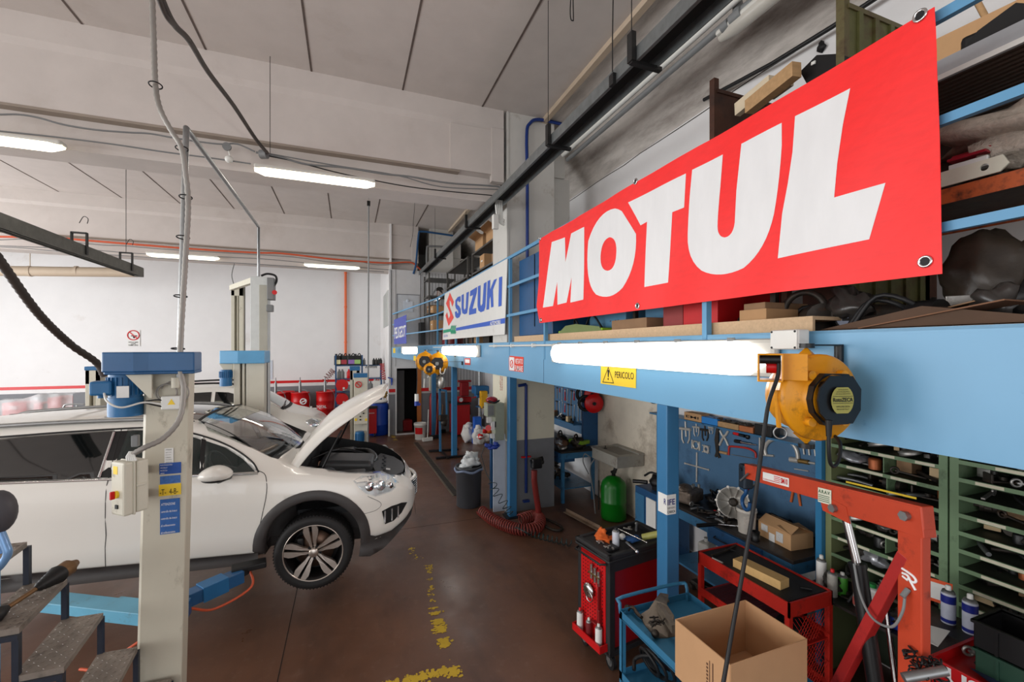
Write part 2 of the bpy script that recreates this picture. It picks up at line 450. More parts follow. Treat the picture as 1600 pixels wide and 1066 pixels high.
# cross beams (front faces YC1, YC2): fascia, ledge, lower web
def crossbeam(y,x1,nm):
    m = MB()
    prof = [(0,ZC),(0,6.05),(.05,5.98),(.05,5.31),(.16,5.29),(.16,4.92),(.62,4.92),(.62,ZC)]
    x0 = -13; n = len(prof)
    vs = [(x0,y + a,b) for a,b in prof] + [(x1,y + a,b) for a,b in prof]
    m.add(vs,[(i,(i + 1) % n,n + (i + 1) % n,n + i) for i in range(n)] + [tuple(range(n)),tuple(range(2 * n - 1,n - 1,-1))])
    # end block near the column
    m.bb(x1 - .85,x1,y + .012,y + .1,5.31,6.0)
    m.bb(x1 - .2,x1,y - .005,y + .1,5.2,6.03)
    m.bb(-13,x1 - .7,y + .04,y + .17,5.285,5.315,mi=1)  # ledge strip: the shade under the fascia, painted in as a browner colour
    return struct(m,nm,[M_ceil,mat('beam ledge painted shade',(150,138,126),.8)])
crossbeam(YC1,2.28,'ceiling_beam'); crossbeam(YC2 + .15,2.0,'ceiling_beam')
# structural columns
M_colu = mat('column upper paint',(200,198,192),.7,var=.03,dirt=(160,152,140),dirt_amt=.3)
M_coll = mat('column cream paint',(214,210,190),.7,var=.03,dirt=(150,140,120),dirt_amt=.25)
def column(x0,x1,y0,y1,nm):
    m = MB(); m.bb(x0,x1,y0,y1,2.6,ZC + .1); m.bb(x0,x1,y0,y1,1.13,2.6,mi=2); m.bb(x0,x1,y0,y1,0,1.13,mi=1)
    m.bb(x0,x0 + .03,y0 - .012,y0,2.6,ZC,mi=0)
    m.bb(x1,x1 + .42,y0 + .25,y1,4.6,5.5,mi=0)
    m.bb(x1,x1 + .3,y0 + .2,y1,5.5,6.1,mi=0)
    return struct(m,nm,[M_colu,M_grey_dado,M_coll])
column(2.33,3.16,YC1,YC1 + .7,'wall_column'); column(2.36,3.1,YC2 + .2,YC2 + .9,'wall_column')
# grimy concrete panel in the right wall behind the sink
M_conc = mat('grimy concrete',(222,212,194),.85,var=.1,scale=2.5,dirt=(132,112,90),dirt_amt=.5,dirt_scale=1.5)
m = MB(); m.bb(XW - .015,XW,4.9,6.55,0,2.5); struct(m,'trim_7',M_conc)
# yellow floor paint, broken flecks
M_fleck = mat('yellow floor paint',(196,164,44),.6,var=.15)
m = MB(); rnd = random.Random(3)
def flecks(a,b,w,n,dens):
    a,b = V(a),V(b); t = (b - a); nn = V((-t.y,t.x)).normalized()
    for i in range(n):
        s = rnd.random()
        if noise.noise(V((s * 14 + a.x,a.y,0))) * 1.5 + .30 < rnd.random() * (1.25 - dens): continue
        c = a + t * s + nn * rnd.gauss(0,w * .35); r = rnd.uniform(.004,.017)
        k = rnd.randint(5,7); ph = rnd.random() * 6
        pts = [(c.x + r * rnd.uniform(.5,1.3) * math.cos(ph + 2 * PI * j / k),c.y + r * rnd.uniform(.5,1.3) * math.sin(ph + 2 * PI * j / k),.0016 + i * 1.2e-6) for j in range(k)]
        m.add(pts,[tuple(range(k))])
flecks(P(678,950,Z=0)[:2],P(712,1066,Z=0)[:2],.075,1500,.8); flecks(P(712,1045,Z=0)[:2],P(590,1075,Z=0)[:2],.06,800,.75)
flecks(P(668,880,Z=0)[:2],P(678,945,Z=0)[:2],.06,260,.1); flecks(P(640,855,Z=0)[:2],P(655,875,Z=0)[:2],.06,130,.2)
flecks(P(612,679,Z=0)[:2],P(619,689,Z=0)[:2],.08,500,.9)
struct(m,'trim_8',M_fleck)
# floor drain channel
m = MB(); a = P(650,692,Z=0); b = P(714,775,Z=0)
m.bar(a + V((0,0,.002)),b + V((0,0,.002)),.16,.008); m.bar(a + V((0,0,.006)),b + V((0,0,.006)),.10,.006,mi=1)
t = (b - a)
for i in range(60):
    c = a + t * (i / 60); m.box((c.x,c.y,.010),(.10,.012,.003),mi=0)
struct(m,'floor_drain',[mat('drain steel',(118,106,90),.5,.5,var=.3),M_ink])
# ================================================================ mezzanine: beam, posts, deck, guard rail are one welded structure
XB,ZT,ZB = 2.30,2.69,2.156
mez = thing('steel_mezzanine','light blue steel mezzanine with deep beam, square posts and guard rail along the right side','mezzanine',(XB,2.7,0))
m = MB()
m.bb(XB,XB + .012,-1.2,12.7,ZB,ZT); m.bb(XB,XB + .16,-1.2,12.7,ZT - .015,ZT); m.bb(XB,XB + .16,-1.2,12.7,ZB,ZB + .015)
for y in (4.95,9.0): m.bb(XB - .002,XB + .01,y,y + .006,ZB,ZT,mi=1)
# tapering end piece towards the door pilaster
e0,e1 = V((XB,12.7)),V((1.19,13.22))
vs = [(e0.x,e0.y,ZB),(e1.x,e1.y,2.33),(e1.x,e1.y,2.62),(e0.x,e0.y,ZT)]
vs += [(x + .05,y + .06,z) for x,y,z in vs]
m.add(vs,[(0,1,2,3),(7,6,5,4),(0,4,5,1),(3,2,6,7),(1,5,6,2)])
M_beam = mat('beam blue',(112,166,202),.38,var=.03,scale=1.5,dirt=(78,134,180),dirt_amt=.12,dirt_scale=6)
m.build('beam',[M_beam,M_dblue],mez)
for y in (2.70,6.19,10.1,12.75):
    b = MB(); b.bb(XB,XB + .12,y,y + .12,.01,ZB,bev=.008)
    p = b.build('post',mat('post blue',(56,116,160),.38,var=.05,scale=4,dirt=(24,62,100),dirt_amt=.2,dirt_scale=6),mez)
    b = MB(); b.bb(XB - .06,XB + .18,y - .06,y + .18,0,.012); b.build('base_plate',M_dsteel,p)
m = MB(); m.bb(XB + .1,XW - .01,-1.2,12.7,ZT - .03,ZT + .005)
for k in range(24): m.bb(XB + .16,XW - .01,-1 + k * .58,-.95 + k * .58,ZB + .2,ZT - .03,mi=1)
m.build('deck',[M_card2,M_blue2],mez)
M_chip = mat('chipboard edge',(196,166,132),.8,var=.12,scale=60)
m = MB(); m.bb(XB + .06,XB + .08,1.62,6.15,ZT,2.775,mi=0); m.bb(XB + .08,XB + .5,1.62,6.15,2.755,2.775)
m.build('toe_board',M_chip,mez)
m = MB()
rails = {3.985: .045,3.545: .04,3.10: .04}
far = [(12.7,1.0),(13.2,0)]
for z,h in rails.items():
    m.bar((XB + .01,-1.2,z),(XB + .01,12.0,z),.03,h)
    m.bar((XB + .01,12.0,z),(1.22,13.2,2.62 + (z - 2.62) * .72),.03,h * .8)
m.build('guard_rail',M_blue,mez)
for y in (-.32,2.32,4.93,6.2,8.0,9.8,10.9,12.0):
    b = MB(); b.bb(XB - .005,XB + .04,y - .02,y + .02,ZB + .3 if y > 0 else ZT,3.97); b.build('rail_post',M_blue,mez)
# blue tin panel behind the rails between the two banners
m = MB(); m.bb(2.42,2.98,4.95,6.1,2.78,3.92,bev=.01); m.bb(2.41,2.42,5.5,5.51,2.9,3.9,mi=1)
single(m,'metal_cabinet',[M_dblue,M_ink],'dark blue sheet metal cabinet on the mezzanine between the two banners','cabinet')

# ---------------------------------------------------------------- red banner
XN = 2.262
ban = thing('banner','big red MOTUL banner with white letters hung on the mezzanine rail','banner',(XN,3.0,2.89))
def bw(p):
    """gentle cloth relief of the banner"""
    q = V(p); y,z = q.y,q.z
    q.x += .007 * math.sin(y * 3.1 + z * 2) + .004 * math.sin(y * 9 + z * 5) + (.05 * max(0,(y - 4.75)) * math.sin((z - 2.9) * 2.9))
    return q
def Bp(x,y): p = P(x,y,X=XN); return (p.y,p.z)
M_ban = mat('red banner vinyl',(246,40,40),.5,var=.06,scale=9,stretch=(1,1,3),bump=.08)
M_banw = mat('white banner print',(226,226,226),.6,var=.04,scale=9,stretch=(1,1,.3))
out = [Bp(843,374),Bp(1000,282),Bp(1463,12),Bp(1469,220),Bp(1473,428),Bp(1200,459),Bp(843,505),Bp(838,478),Bp(841,440)]
m = MB(); m.poly(out,(XN,0,0),(0,1,0),(0,0,1),step=.09,fn=bw); m.build('banner_sheet',M_ban,ban,thick=.003)
def Z4(x,y): s = 560 / 1571; return Bp(840 + x * s,120 + y * s)
def zl(pts): return [Z4(*p) for p in pts]
def arcp(p0,p1,p2,k=8):
    """quadratic curve in pixel space"""
    return [((1 - t) ** 2 * p0[0] + 2 * t * (1 - t) * p1[0] + t * t * p2[0],(1 - t) ** 2 * p0[1] + 2 * t * (1 - t) * p1[1] + t * t * p2[1]) for t in [i / k for i in range(k + 1)]]
LM = [(22,1012),(65,725),(118,704),(121,812),(146,687),(205,658),(203,977),(144,990),(150,880),(128,990),(87,1000),(84,900),(66,1005)]
LO = arcp((345,578),(262,588),(222,720)) + arcp((222,720),(205,900),(262,955)) + arcp((262,955),(320,985),(375,925)) + arcp((375,925),(440,830),(434,690)) + [(375,590),(360,582)]
LOh = arcp((322,704),(285,715),(281,785)) + arcp((281,785),(280,850),(313,851)) + arcp((313,851),(347,845),(350,765)) + arcp((350,765),(352,706),(322,704))
LT = [(402,552),(652,424),(641,573),(592,594),(569,902),(470,922),(483,636),(454,652)]
LU = [(678,408),(809,340)] + arcp((800,480),(789,620),(790,655),5) + arcp((790,655),(790,702),(822,705),6) + arcp((822,705),(858,700),(866,640),6) + [(873,500),(893,294),(1071,202)] + arcp((1071,300),(1060,470),(1038,600),5) + arcp((1038,600),(1005,760),(905,838)) + arcp((905,838),(800,890),(720,850)) + arcp((720,850),(650,800),(655,690),6) + arcp((655,690),(660,560),(671,470),4)
LL = [(1129,173),(1375,52),(1345,210),(1322,380),(1309,531),(1530,466),(1457,713),(1059,797),(1075,600),(1098,470),(1118,330)]
for L_,hl in ((LM,[]),(LO,[LOh]),(LT,[]),(LU,[]),(LL,[])):
    m = MB(); m.poly(zl(L_),(XN - .0045,0,0),(0,1,0),(0,0,1),holes=[zl(h) for h in hl],step=.08,fn=bw); m.build('white_letter',M_banw,ban)
for px,py in ((1441,26),(1447,409),(995,284),(997,478),(845,373),(845,500)):
    y,z = Bp(px,py); p = bw((XN - .006,y,z)); b = MB(); b.torus(p,.021,.006,(1,0,0),20,6); b.cyl(p + V((-.001,0,0)),p + V((.004,0,0)),.016,mi=1); b.build('eyelet',[M_chrome,M_ink],ban)

# ---------------------------------------------------------------- SUZUKI board
XS = 2.27
sz = thing('sign_board','white SUZUKI AUTOMOBILI board with red emblem and blue letters on the mezzanine rail','sign',(XS,8,2.75))
def Sp(x,y): p = P(x,y,X=XS); return V((p.x,p.y,p.z))
def S2(x,y): return Sp(640 + x * 220 / 1303,380 + y * 220 / 1303)
a,b,c,d = S2(325,470),S2(903,143),S2(878,846),S2(305,895)
y0,y1 = d.y,b.y; zt,zb_ = b.z,(c.z + d.z) / 2
y0 = 10.2; b_ = y1
m = MB(); m.poly([(p.y,p.z) for p in (a,b,c,d)],(XS,0,0),(0,1,0),(0,0,1),t=.012)
m.build('board',mat('white sign board',(216,216,212),.5,var=.03,dirt=(180,176,168),dirt_amt=.2),sz)
M_sblue = mat('sign blue',(48,92,190),.5,var=.04); M_sred = mat('sign red',(228,72,60),.5,var=.05); M_sgreen = mat('sign green',(30,150,110),.5)
off = V((-.004,0,0))
def ypoly(pts,mi,mbd,dx=-.004): mbd.poly([(S2(*p).y,S2(*p).z) for p in pts],(XS + dx,0,0),(0,1,0),(0,0,1),mi=mi)
m = MB()
ypoly([(374,458),(411,545),(395,590),(384,545),(370,525),(372,590),(410,690),(362,768),(333,670),(348,640),(362,700),(376,672),(372,640),(338,560)],0,m)
m.build('emblem',M_sred,sz)
SZ = [[(472,490),(445,500),(425,530),(423,575),(430,605),(448,622),(452,640),(447,652),(440,645),(438,630),(420,636),(424,680),(440,697),(462,686),(475,655),(474,610),(460,582),(442,570),(440,545),(452,530),(457,548),(473,540)],
      [(482,482),(503,470),(501,600),(508,620),(520,600),(527,460),(550,448),(540,600),(533,648),(512,660),(490,650),(482,610)],
      [(562,444),(627,405),(622,460),(583,610),(619,600),(617,650),(551,666),(552,610),(590,480),(560,493)],
      [(634,400),(658,390),(655,560),(661,585),(676,560),(688,374),(714,358),(702,590),(690,628),(662,640),(638,625),(630,580)],
      [(723,352),(748,340),(744,435),(783,340),(811,328),(772,430),(777,590),(755,596),(750,490),(740,520),(736,612),(712,618)],
      [(829,318),(859,308),(852,580),(823,590)]]
for L_ in SZ:
    m = MB(); ypoly(L_,0,m); m.build('blue_letter',M_sblue,sz)
m = MB(); ypoly([(313,806),(382,792),(382,820),(311,834)],1,m); ypoly([(430,785),(887,692),(884,742),(430,812)],0,m)
for i in range(4): ypoly([(385 + i * 12,770),(397 + i * 12,757),(388 + i * 12,800),(396 + i * 12,830),(385 + i * 12,845),(378 + i * 12,815)],1,m,-.005)
m.build('stripe',[M_sblue,M_sgreen],sz)
m = MB(); o = S2(748,762); u = S2(845,738) - o; w_ = S2(750,728) - o; m.text('AUTOMOBILI',o + off * 1.6,(0,u.y,0),(0,0,w_.z),.02); m.build('lettering',M_inkw,sz)
m = MB(); o = S2(318,870); m.text('SUZUKI ITALIA',o + off * 1.6,(0,S2(355,860).y - o.y,0),(0,0,.05),0); m.build('lettering',M_sblue,sz)

# ---------------------------------------------------------------- PEUGEOT board on the angled end rail
A0,A1 = V((1.24,13.13,0)),V((1.60,12.90,0))
def Pe(x,y,off=0):
    v = dirp(x,y); t_ = (A1 - A0); n = V((t_.y,-t_.x,0)).normalized(); s = (A0 + n * (.10 + off)).dot(n) / v.dot(n)
    return V((0,0,CZ)) + v * s
pe = thing('sign_board','violet blue PEUGEOT board at the far end of the mezzanine rail','sign',Pe(625,537))
q = [Pe(615.5,500),Pe(635,492),Pe(635,537),Pe(615.5,538)]
n = (q[1] - q[0]).cross(q[3] - q[0]).normalized()
if n.y > 0: n = -n
m = MB(); m.add([p for p in q] + [p - n * .012 for p in q],[(3,2,1,0),(4,5,6,7),(0,1,5,4),(2,3,7,6),(1,2,6,5),(3,0,4,7)]); m.build('board',mat('violet blue sign',(78,86,176),.5),pe)
m = MB(); o = Pe(616.5,530) + n * .006; m.text('PEUGEOT',o,Pe(634,526) - Pe(616.5,530),(0,0,(Pe(616.3,512) - Pe(616.3,530)).z),.02); m.build('lettering',M_inkw,pe)

# ---------------------------------------------------------------- signs on the beam
XG = XB - .004
def Gp(x,y): return P(x,y,X=XG)
pr = thing('warning_sign','yellow PERICOLO warning sign with triangle stuck on the blue beam','sign',Gp(966,600))
qs = [Gp(939,570),Gp(994,574),Gp(993.5,607),Gp(938.5,599.5)]
m = MB(); m.poly([(p.y,p.z) for p in qs],(XG,0,0),(0,1,0),(0,0,1)); m.build('sign_plate',M_yel,pr)
def G5(x,y): return Gp(840 + x / 5.92,560 + y / 5.92)
m = MB(); dx = V((-.002,0,0))
tri = [G5(655,78),G5(708,233),G5(600,222)]; cen = (tri[0] + tri[1] + tri[2]) / 3; tin = [cen + (p - cen) * .86 for p in tri]
m.poly([(p.y,p.z) for p in tri],(XG - .002,0,0),(0,1,0),(0,0,1),holes=[[(p.y,p.z) for p in tin]])
m.poly([(p.y,p.z) for p in (G5(648,108),G5(664,108),G5(658,175),G5(651,175))],(XG - .002,0,0),(0,1,0),(0,0,1))
m.ell(G5(654,191) + dx,(.001,.010,.010),8)
o = G5(716,180); m.text('PERICOLO',o + dx,V((0,G5(890,200).y - o.y,0)) + V((0,0,G5(890,197).z - o.z)),(0,0,G5(716,120).z - o.z),0.005)
m.build('lettering',M_ink,pr)
vf = thing('no_smoking_sign','small red and white VIETATO FUMARE sign on the blue beam','sign',Gp(806,582))
m = MB(); m.poly([(p.y,p.z) for p in (Gp(795,556),Gp(818,558),Gp(817.5,582),Gp(795.5,579))],(XG,0,0),(0,1,0),(0,0,1)); m.build('sign_plate',mat('sign orange red',(228,70,52),.5),vf)
m = MB(); m.poly([(p.y,p.z) for p in (Gp(796,558),Gp(803.5,558.7),Gp(803.5,579.3),Gp(796.2,578.4))],(XG - .0015,0,0),(0,1,0),(0,0,1))
for t_,ya,yb in (('VIETATO',568.2,560.5),('FUMARE',579.5,571)):
    o = Gp(804.5,ya); m.text(t_,o + dx,(0,Gp(817,ya).y - o.y,0),(0,0,Gp(804.5,yb).z - o.z),.01)
m.build('lettering',M_inkw,vf)
m = MB(); c = (Gp(799.8,568.7)) + dx * 1.6; m.torus(c,.055,.007,(1,0,0),20,5); m.bar(c + V((0,-.04,.04)),c + V((0,.04,-.04)),.004,.012); m.build('prohibition_mark',M_sred,vf)
m = MB(); m.poly([(p.y,p.z) for p in (Gp(726,560),Gp(735,560),Gp(735,570.5),Gp(726,570))],(XG,0,0),(0,1,0),(0,0,1),t=-.002)
rs = single(m,'notice_plate',mat('notice red',(206,66,60),.5),'tiny red and white notice plate on the blue beam under the middle light','sign',group=None)
m = MB(); m.poly([(p.y,p.z) for p in (Gp(727,561.5),Gp(734,562),Gp(734,567.5),Gp(727,567))],(XG - .003,0,0),(0,1,0),(0,0,1)); m.build('lettering',M_inkw,rs)
for k,(x,y) in enumerate(((616,548),(648,560))):
    c = Pe(x,y,.03); m = MB(); m.box(c,(.07,.004,.14),-.5); single(m,'warning_label',M_yel,['small yellow label on the beam end beside the door pilaster','small yellow label on the beam left of the yellow cable reels'][k],'label')
# sticker wrapped round the near post
rf = thing('sticker','white RIFE sticker wrapped round the corner of the near blue post','sticker',(XB,2.7,1.4))
z0,z1 = P(1042,805,X=XB).z,P(1042,774,X=XB).z
m = MB(); m.bb(XB - .002,XB + .085,2.697,2.70,z0,z1); m.bb(XB - .002,XB,2.70,2.80,z0,z1); m.build('sticker_sheet',M_paper,rf)
m = MB(); m.text('IFE',(XB + .004,2.6955,z0 + .075),(.07,0,0),(0,0,.045),.02); m.text('CARICA',(XB + .004,2.6955,z0 + .012),(.072,0,0),(0,0,.02),.02,mi=1)
m.text('R',(XB - .0035,2.73,z0 + .075),(0,-.025,0),(0,0,.045),.02); m.text('SERVIZIO',(XB + .004,2.6955,z0 + .045),(.07,0,0),(0,0,.014),0,mi=1)
m.build('lettering',[mat('navy ink',(36,40,120),.6),M_ink],rf)
# junction box and conduit
jb = thing('junction_box','white plastic junction box on the beam above the near cable reel','junction box',Gp(1236,546))
c = P(1234,531,X=2.2); m = MB(); m.box(c,(.085,.155,.105),None,.008); m.build('housing',M_wpl,jb)
m = MB(); m.box(c + V((-.045,0,0)),(.012,.15,.10),None,.005)
for sy in (-1,1):
    for sz_ in (-1,1): m.cyl(c + V((-.052,sy * .065,sz_ * .042)),c + V((-.048,sy * .065,sz_ * .042)),.006,mi=1)
m.build('lid',[M_wpl,M_ink],jb)
m = MB(); m.cyl((XB - .03,4.65,2.635),(XB - .03,7.1,2.635),.014); m.cyl((XB - .03,10.7,2.62),(XB - .03,12.4,2.62),.014)
for y in (5.2,6.0,6.8,11): m.bb(XB - .05,XB,y,y + .03,2.61,2.66)
single(m,'conduit',M_wpl,'thin white conduit running along the blue beam between the lights','conduit',base=(XB - .03,6,2.6))

# ---------------------------------------------------------------- strip lights
def beam_light(y0,y1,label,power,grp=None):
    t = thing('strip_light',label,'light',(2.2,(y0 + y1) / 2,2.5)); c0 = 2.56; zc = (2.655 + 2.42) / 2
    L = y1 - y0
    m = MB(); m.bb(XB - .06,XB - .004,y0 - .05,y1 + .03,2.43,2.655,bev=.025); m.build('housing',M_fix,t)
    m = MB()
    # bulged diffuser: half rounded profile with tapered ends
    def f(u,v):
        e = min(1,min(u,1 - u) * L / .16); e = .35 + .65 * math.sin(e * PI / 2)
        a = PI * v; return (XB - .05 - .075 * e * math.sin(a) ** .6,y0 + L * u,zc - .108 * e * math.cos(a))
    m.grid(26,12,f); m.build('diffuser',M_tube,t)
    m = MB()
    for i in range(6):
        y = y0 + L * (.08 + .168 * i); m.bb(XB - .085,XB - .05,y,y + .03,2.64,2.665)
    m.build('clip',M_gpl,t)
    a = area('strip_lamp',(2.12,(y0 + y1) / 2,zc),(0,PI / 2,0),.16,L * .95,power,(1,.97,.92)); a.parent = t; a.location = V((2.12,(y0 + y1) / 2,zc)) - wl(t)
    return t
beam_light(1.80,4.60,'long bright strip light on the blue beam beside the near cable reel',26)
beam_light(7.75,10.9,'bright strip light on the blue beam below the SUZUKI board',16)
def Qp(x,y): return P(x,y,Y=12.4)
t = thing('strip_light','bright strip light at the far end of the beam left of the yellow reels','light',Qp(640,553))
a,b = Qp(629,547),Qp(652,549); m = MB(); m.box((a + b) / 2,(b.x - a.x,.10,.2),.0,.04); m.build('diffuser',M_tube,t)
m = MB(); m.box((a + b) / 2 + V((0,.07,.02)),(b.x - a.x + .05,.06,.2),.0,.01); m.build('housing',M_fix,t)
def ceil_light(p0,p1,label,r=.075,lit=True,power=12):
    p0,p1 = V(p0),V(p1); t = thing('ceiling_strip_light',label,'light',(p0 + p1) / 2); d = (p1 - p0).normalized(); L = (p1 - p0).length
    x,_,_ = frame(d); side = d.cross(V((0,0,1))).normalized()
    m = MB(); m.bar(p0 + V((0,0,.05)),p1 + V((0,0,.05)),r * 2,.05,bev=.02)
    m.build('housing',M_fix,t)
    def f(u,v):
        e = min(1,min(u,1 - u) * L / .1); e = .5 + .5 * math.sin(e * PI / 2); a = PI * v
        return p0 + d * L * u + side * (r * .93 * e * math.cos(a)) + V((0,0,.03 - r * 1.1 * e * math.sin(a)))
    m = MB(); m.grid(14,10,f); m.build('diffuser',M_tubew if lit else mat('unlit diffuser',(190,186,176),.3,var=.05),t)
    m = MB()
    for i in range(5): c = p0 + d * L * (.1 + .2 * i); m.box(c + V((0,0,.07)) - side * r,(.03,.02,.05))
    m.build('clip',M_gpl,t)
    if lit:
        a = area('strip_lamp',(p0 + p1) / 2 - V((0,0,.09)) - t.location,(0,0,math.atan2(d.y,d.x)),L,.1,power,(1,.95,.86)); a.parent = t
    return t
ceil_light((-4.5,YC1 - .02,4.86),(-3.02,YC1 - .02,4.86),'lit strip light at the left edge hung under the near concrete beam')
ceil_light((-1.12,YC1 - .1,4.86),(.34,YC1 - .1,4.86),'lit strip light in the middle of the near concrete beam')
ceil_light((-4.75,YC2 + .1,4.95),(-3.2,YC2 + .1,4.95),'farther lit strip light under the far beam left of centre')
ceil_light((-1.17,YC2 + .1,4.93),(.3,YC2 + .1,4.93),'farther lit strip light under the far beam above the red drums')
ceil_light((3.42,1.0,5.62),(3.42,3.25,5.62),'switched off strip light high on the right haunch',lit=False)
# ================================================================ cars
M_carw = mat('pearl white car paint',(228,225,217),.26,var=.01,scale=2,coat=.5)
M_clad = mat('dark grey cladding',(58,55,54),.5,var=.08,scale=20)
M_glass = mat('tinted car glass',(14,17,18),.04,var=0,coat=1)
M_wind = mat('clear windscreen',(170,200,195),.02,var=0,trans=1,alpha=.55,ior=1.3)
M_int = mat('dark interior',(30,31,33),.7,var=.15)
M_tyre = mat('tyre rubber',(24,23,23),.65,var=.15,scale=30)
M_rim = mat('machined alloy',(190,180,170),.3,.85,var=.05)
M_rimd = mat('dark alloy',(26,25,26),.35,.4,var=.1)
M_disc = mat('brake disc',(110,86,72),.4,.8,var=.2)
M_lamp = mat('lamp reflector',(215,220,222),.12,.8,var=.15,scale=30)
M_lens = mat('lamp lens',(215,222,224),.05,var=0,alpha=.35,coat=1)
M_seam = mat('panel gap',(22,22,22),.7,var=0)

def interp(tab,x):
    """tab rows: x, values... ; smooth catmull interpolation"""
    n = len(tab)
    if x <= tab[0][0]: return list(tab[0][1:])
    if x >= tab[-1][0]: return list(tab[-1][1:])
    i = max(k for k in range(n) if tab[k][0] <= x); i = min(i,n - 2)
    a,b = tab[i],tab[i + 1]; pa = tab[max(0,i - 1)]; pb = tab[min(n - 1,i + 2)]; h = b[0] - a[0]; t = (x - a[0]) / h
    out = []
    for j in range(1,len(a)):
        ma = (b[j] - pa[j]) / (b[0] - pa[0]) * h; mb = (pb[j] - a[j]) / (pb[0] - a[0]) * h
        out.append((2 * t ** 3 - 3 * t * t + 1) * a[j] + (t ** 3 - 2 * t * t + t) * ma + (-2 * t ** 3 + 3 * t * t) * b[j] + (t ** 3 - t * t) * mb)
    return out
# x, half width, bottom z, shoulder z, top z, top half width (z above the floor with the car raised)
CAR = [(-3.8,0.62,0.95,1.36,1.505,0.5),(-3.72,0.8,0.8,1.41,1.635,0.55),(-3.45,0.9,0.7,1.48,1.855,0.58),(-3.0,0.925,0.68,1.52,1.92,0.59),(-2.4,0.93,0.68,1.515,1.955,0.6),(-1.9,0.93,0.68,1.5,1.97,0.6),(-1.4,0.93,0.68,1.475,1.96,0.59),(-1.1,0.93,0.68,1.46,1.92,0.59),(-0.85,0.93,0.68,1.45,1.825,0.62),(-0.6,0.93,0.68,1.435,1.705,0.66),(-0.4,0.93,0.68,1.42,1.585,0.7),(-0.22,0.928,0.68,1.41,1.48,0.74),(0,0.925,0.68,1.395,1.455,0.7),(0.25,0.915,0.66,1.345,1.41,0.66),(0.5,0.88,0.66,1.3,1.37,0.6),(0.68,0.8,0.7,1.24,1.3,0.5),(0.8,0.68,0.74,1.17,1.23,0.4),(0.88,0.54,0.78,1.1,1.15,0.3),(0.94,0.34,0.84,1.02,1.06,0.16),(0.965,0.12,0.88,0.98,1.0,0.05)]
def car_ring(tab,x):
    w,zb,zs,zt,wt = interp(tab,x); H = zs - zb
    side = [(0,zb),(w * .6,zb),(w * .88,zb + .01),(w * .965,zb + .10 * H),(w * .985,zb + .32 * H),(w * .978,zb + .45 * H),(w * 1.0,zb + .62 * H),(w * .998,zb + .80 * H),(w * .975,zb + .95 * H),(w * .945,zs)]
    up = []
    wb = w * .945
    for t in (.25,.5,.75,.9): up.append((wb + (wt - wb) * (t ** 1.15),zs + (zt - zs) * (t * .93)))
    up.append((wt * .97,zs + (zt - zs) * .955)); up.append((wt * .80,zt - (zt - zs) * .012 - .006)); up.append((wt * .45,zt + .008)); up.append((0,zt + .014))
    return side + up
def side_y(tab,x,z):
    r = car_ring(tab,x)
    for (y0,z0),(y1,z1) in zip(r[2:],r[3:]):
        if z0 <= z <= z1 and z1 > z0: return y0 + (y1 - y0) * (z - z0) / (z1 - z0)
    return r[3][0] if z < r[3][1] else .0
def top_z(tab,x,y):
    r = [p for p in car_ring(tab,x)[9:]]
    r = [(car_ring(tab,x)[9][0] + .1,car_ring(tab,x)[9][1] - .05)] + r
    for (y0,z0),(y1,z1) in zip(r,r[1:]):
        if y1 <= abs(y) <= y0: return z1 + (z0 - z1) * (abs(y) - y1) / (y0 - y1 + 1e-9)
    return r[-1][1]
def loft(tab,x0,x1,n,inset=0):
    m = MB(); vs = []; rings = []
    for i in range(n + 1):
        x = x0 + (x1 - x0) * i / n; r = car_ring(tab,x)
        ring = [(x,-y,z) for y,z in r] + [(x,y,z) for y,z in reversed(r[1:-1])]
        rings.append(len(ring)); vs += ring
    k = rings[0]
    fs = [(i * k + j,i * k + (j + 1) % k,(i + 1) * k + (j + 1) % k,(i + 1) * k + j) for i in range(n) for j in range(k)]
    m.add(vs,fs,0,True); m.add(vs[:k],[tuple(range(k))]); m.add(vs[-k:],[tuple(reversed(range(k)))])
    return m
def boolean(o,cutters):
    """difference, applied through the depsgraph"""
    for c in cutters:
        md = o.modifiers.new('b','BOOLEAN'); md.operation = 'DIFFERENCE'; md.object = c; md.solver = 'EXACT'
    bpy.context.view_layer.update()
    dg = bpy.context.evaluated_depsgraph_get(); me = bpy.data.meshes.new_from_object(o.evaluated_get(dg))
    o.modifiers.clear(); old = o.data; o.data = me; bpy.data.meshes.remove(old)
    for c in cutters:
        d = c.data; bpy.data.objects.remove(c); bpy.data.meshes.remove(d)
def tmp(m,mats):
    bm = bmesh.new(); o = m.build('tmp',mats); bm.from_mesh(o.data); bmesh.ops.remove_doubles(bm,verts=bm.verts,dist=1e-5)
    bmesh.ops.recalc_face_normals(bm,faces=bm.faces); bm.to_mesh(o.data); bm.free(); return o
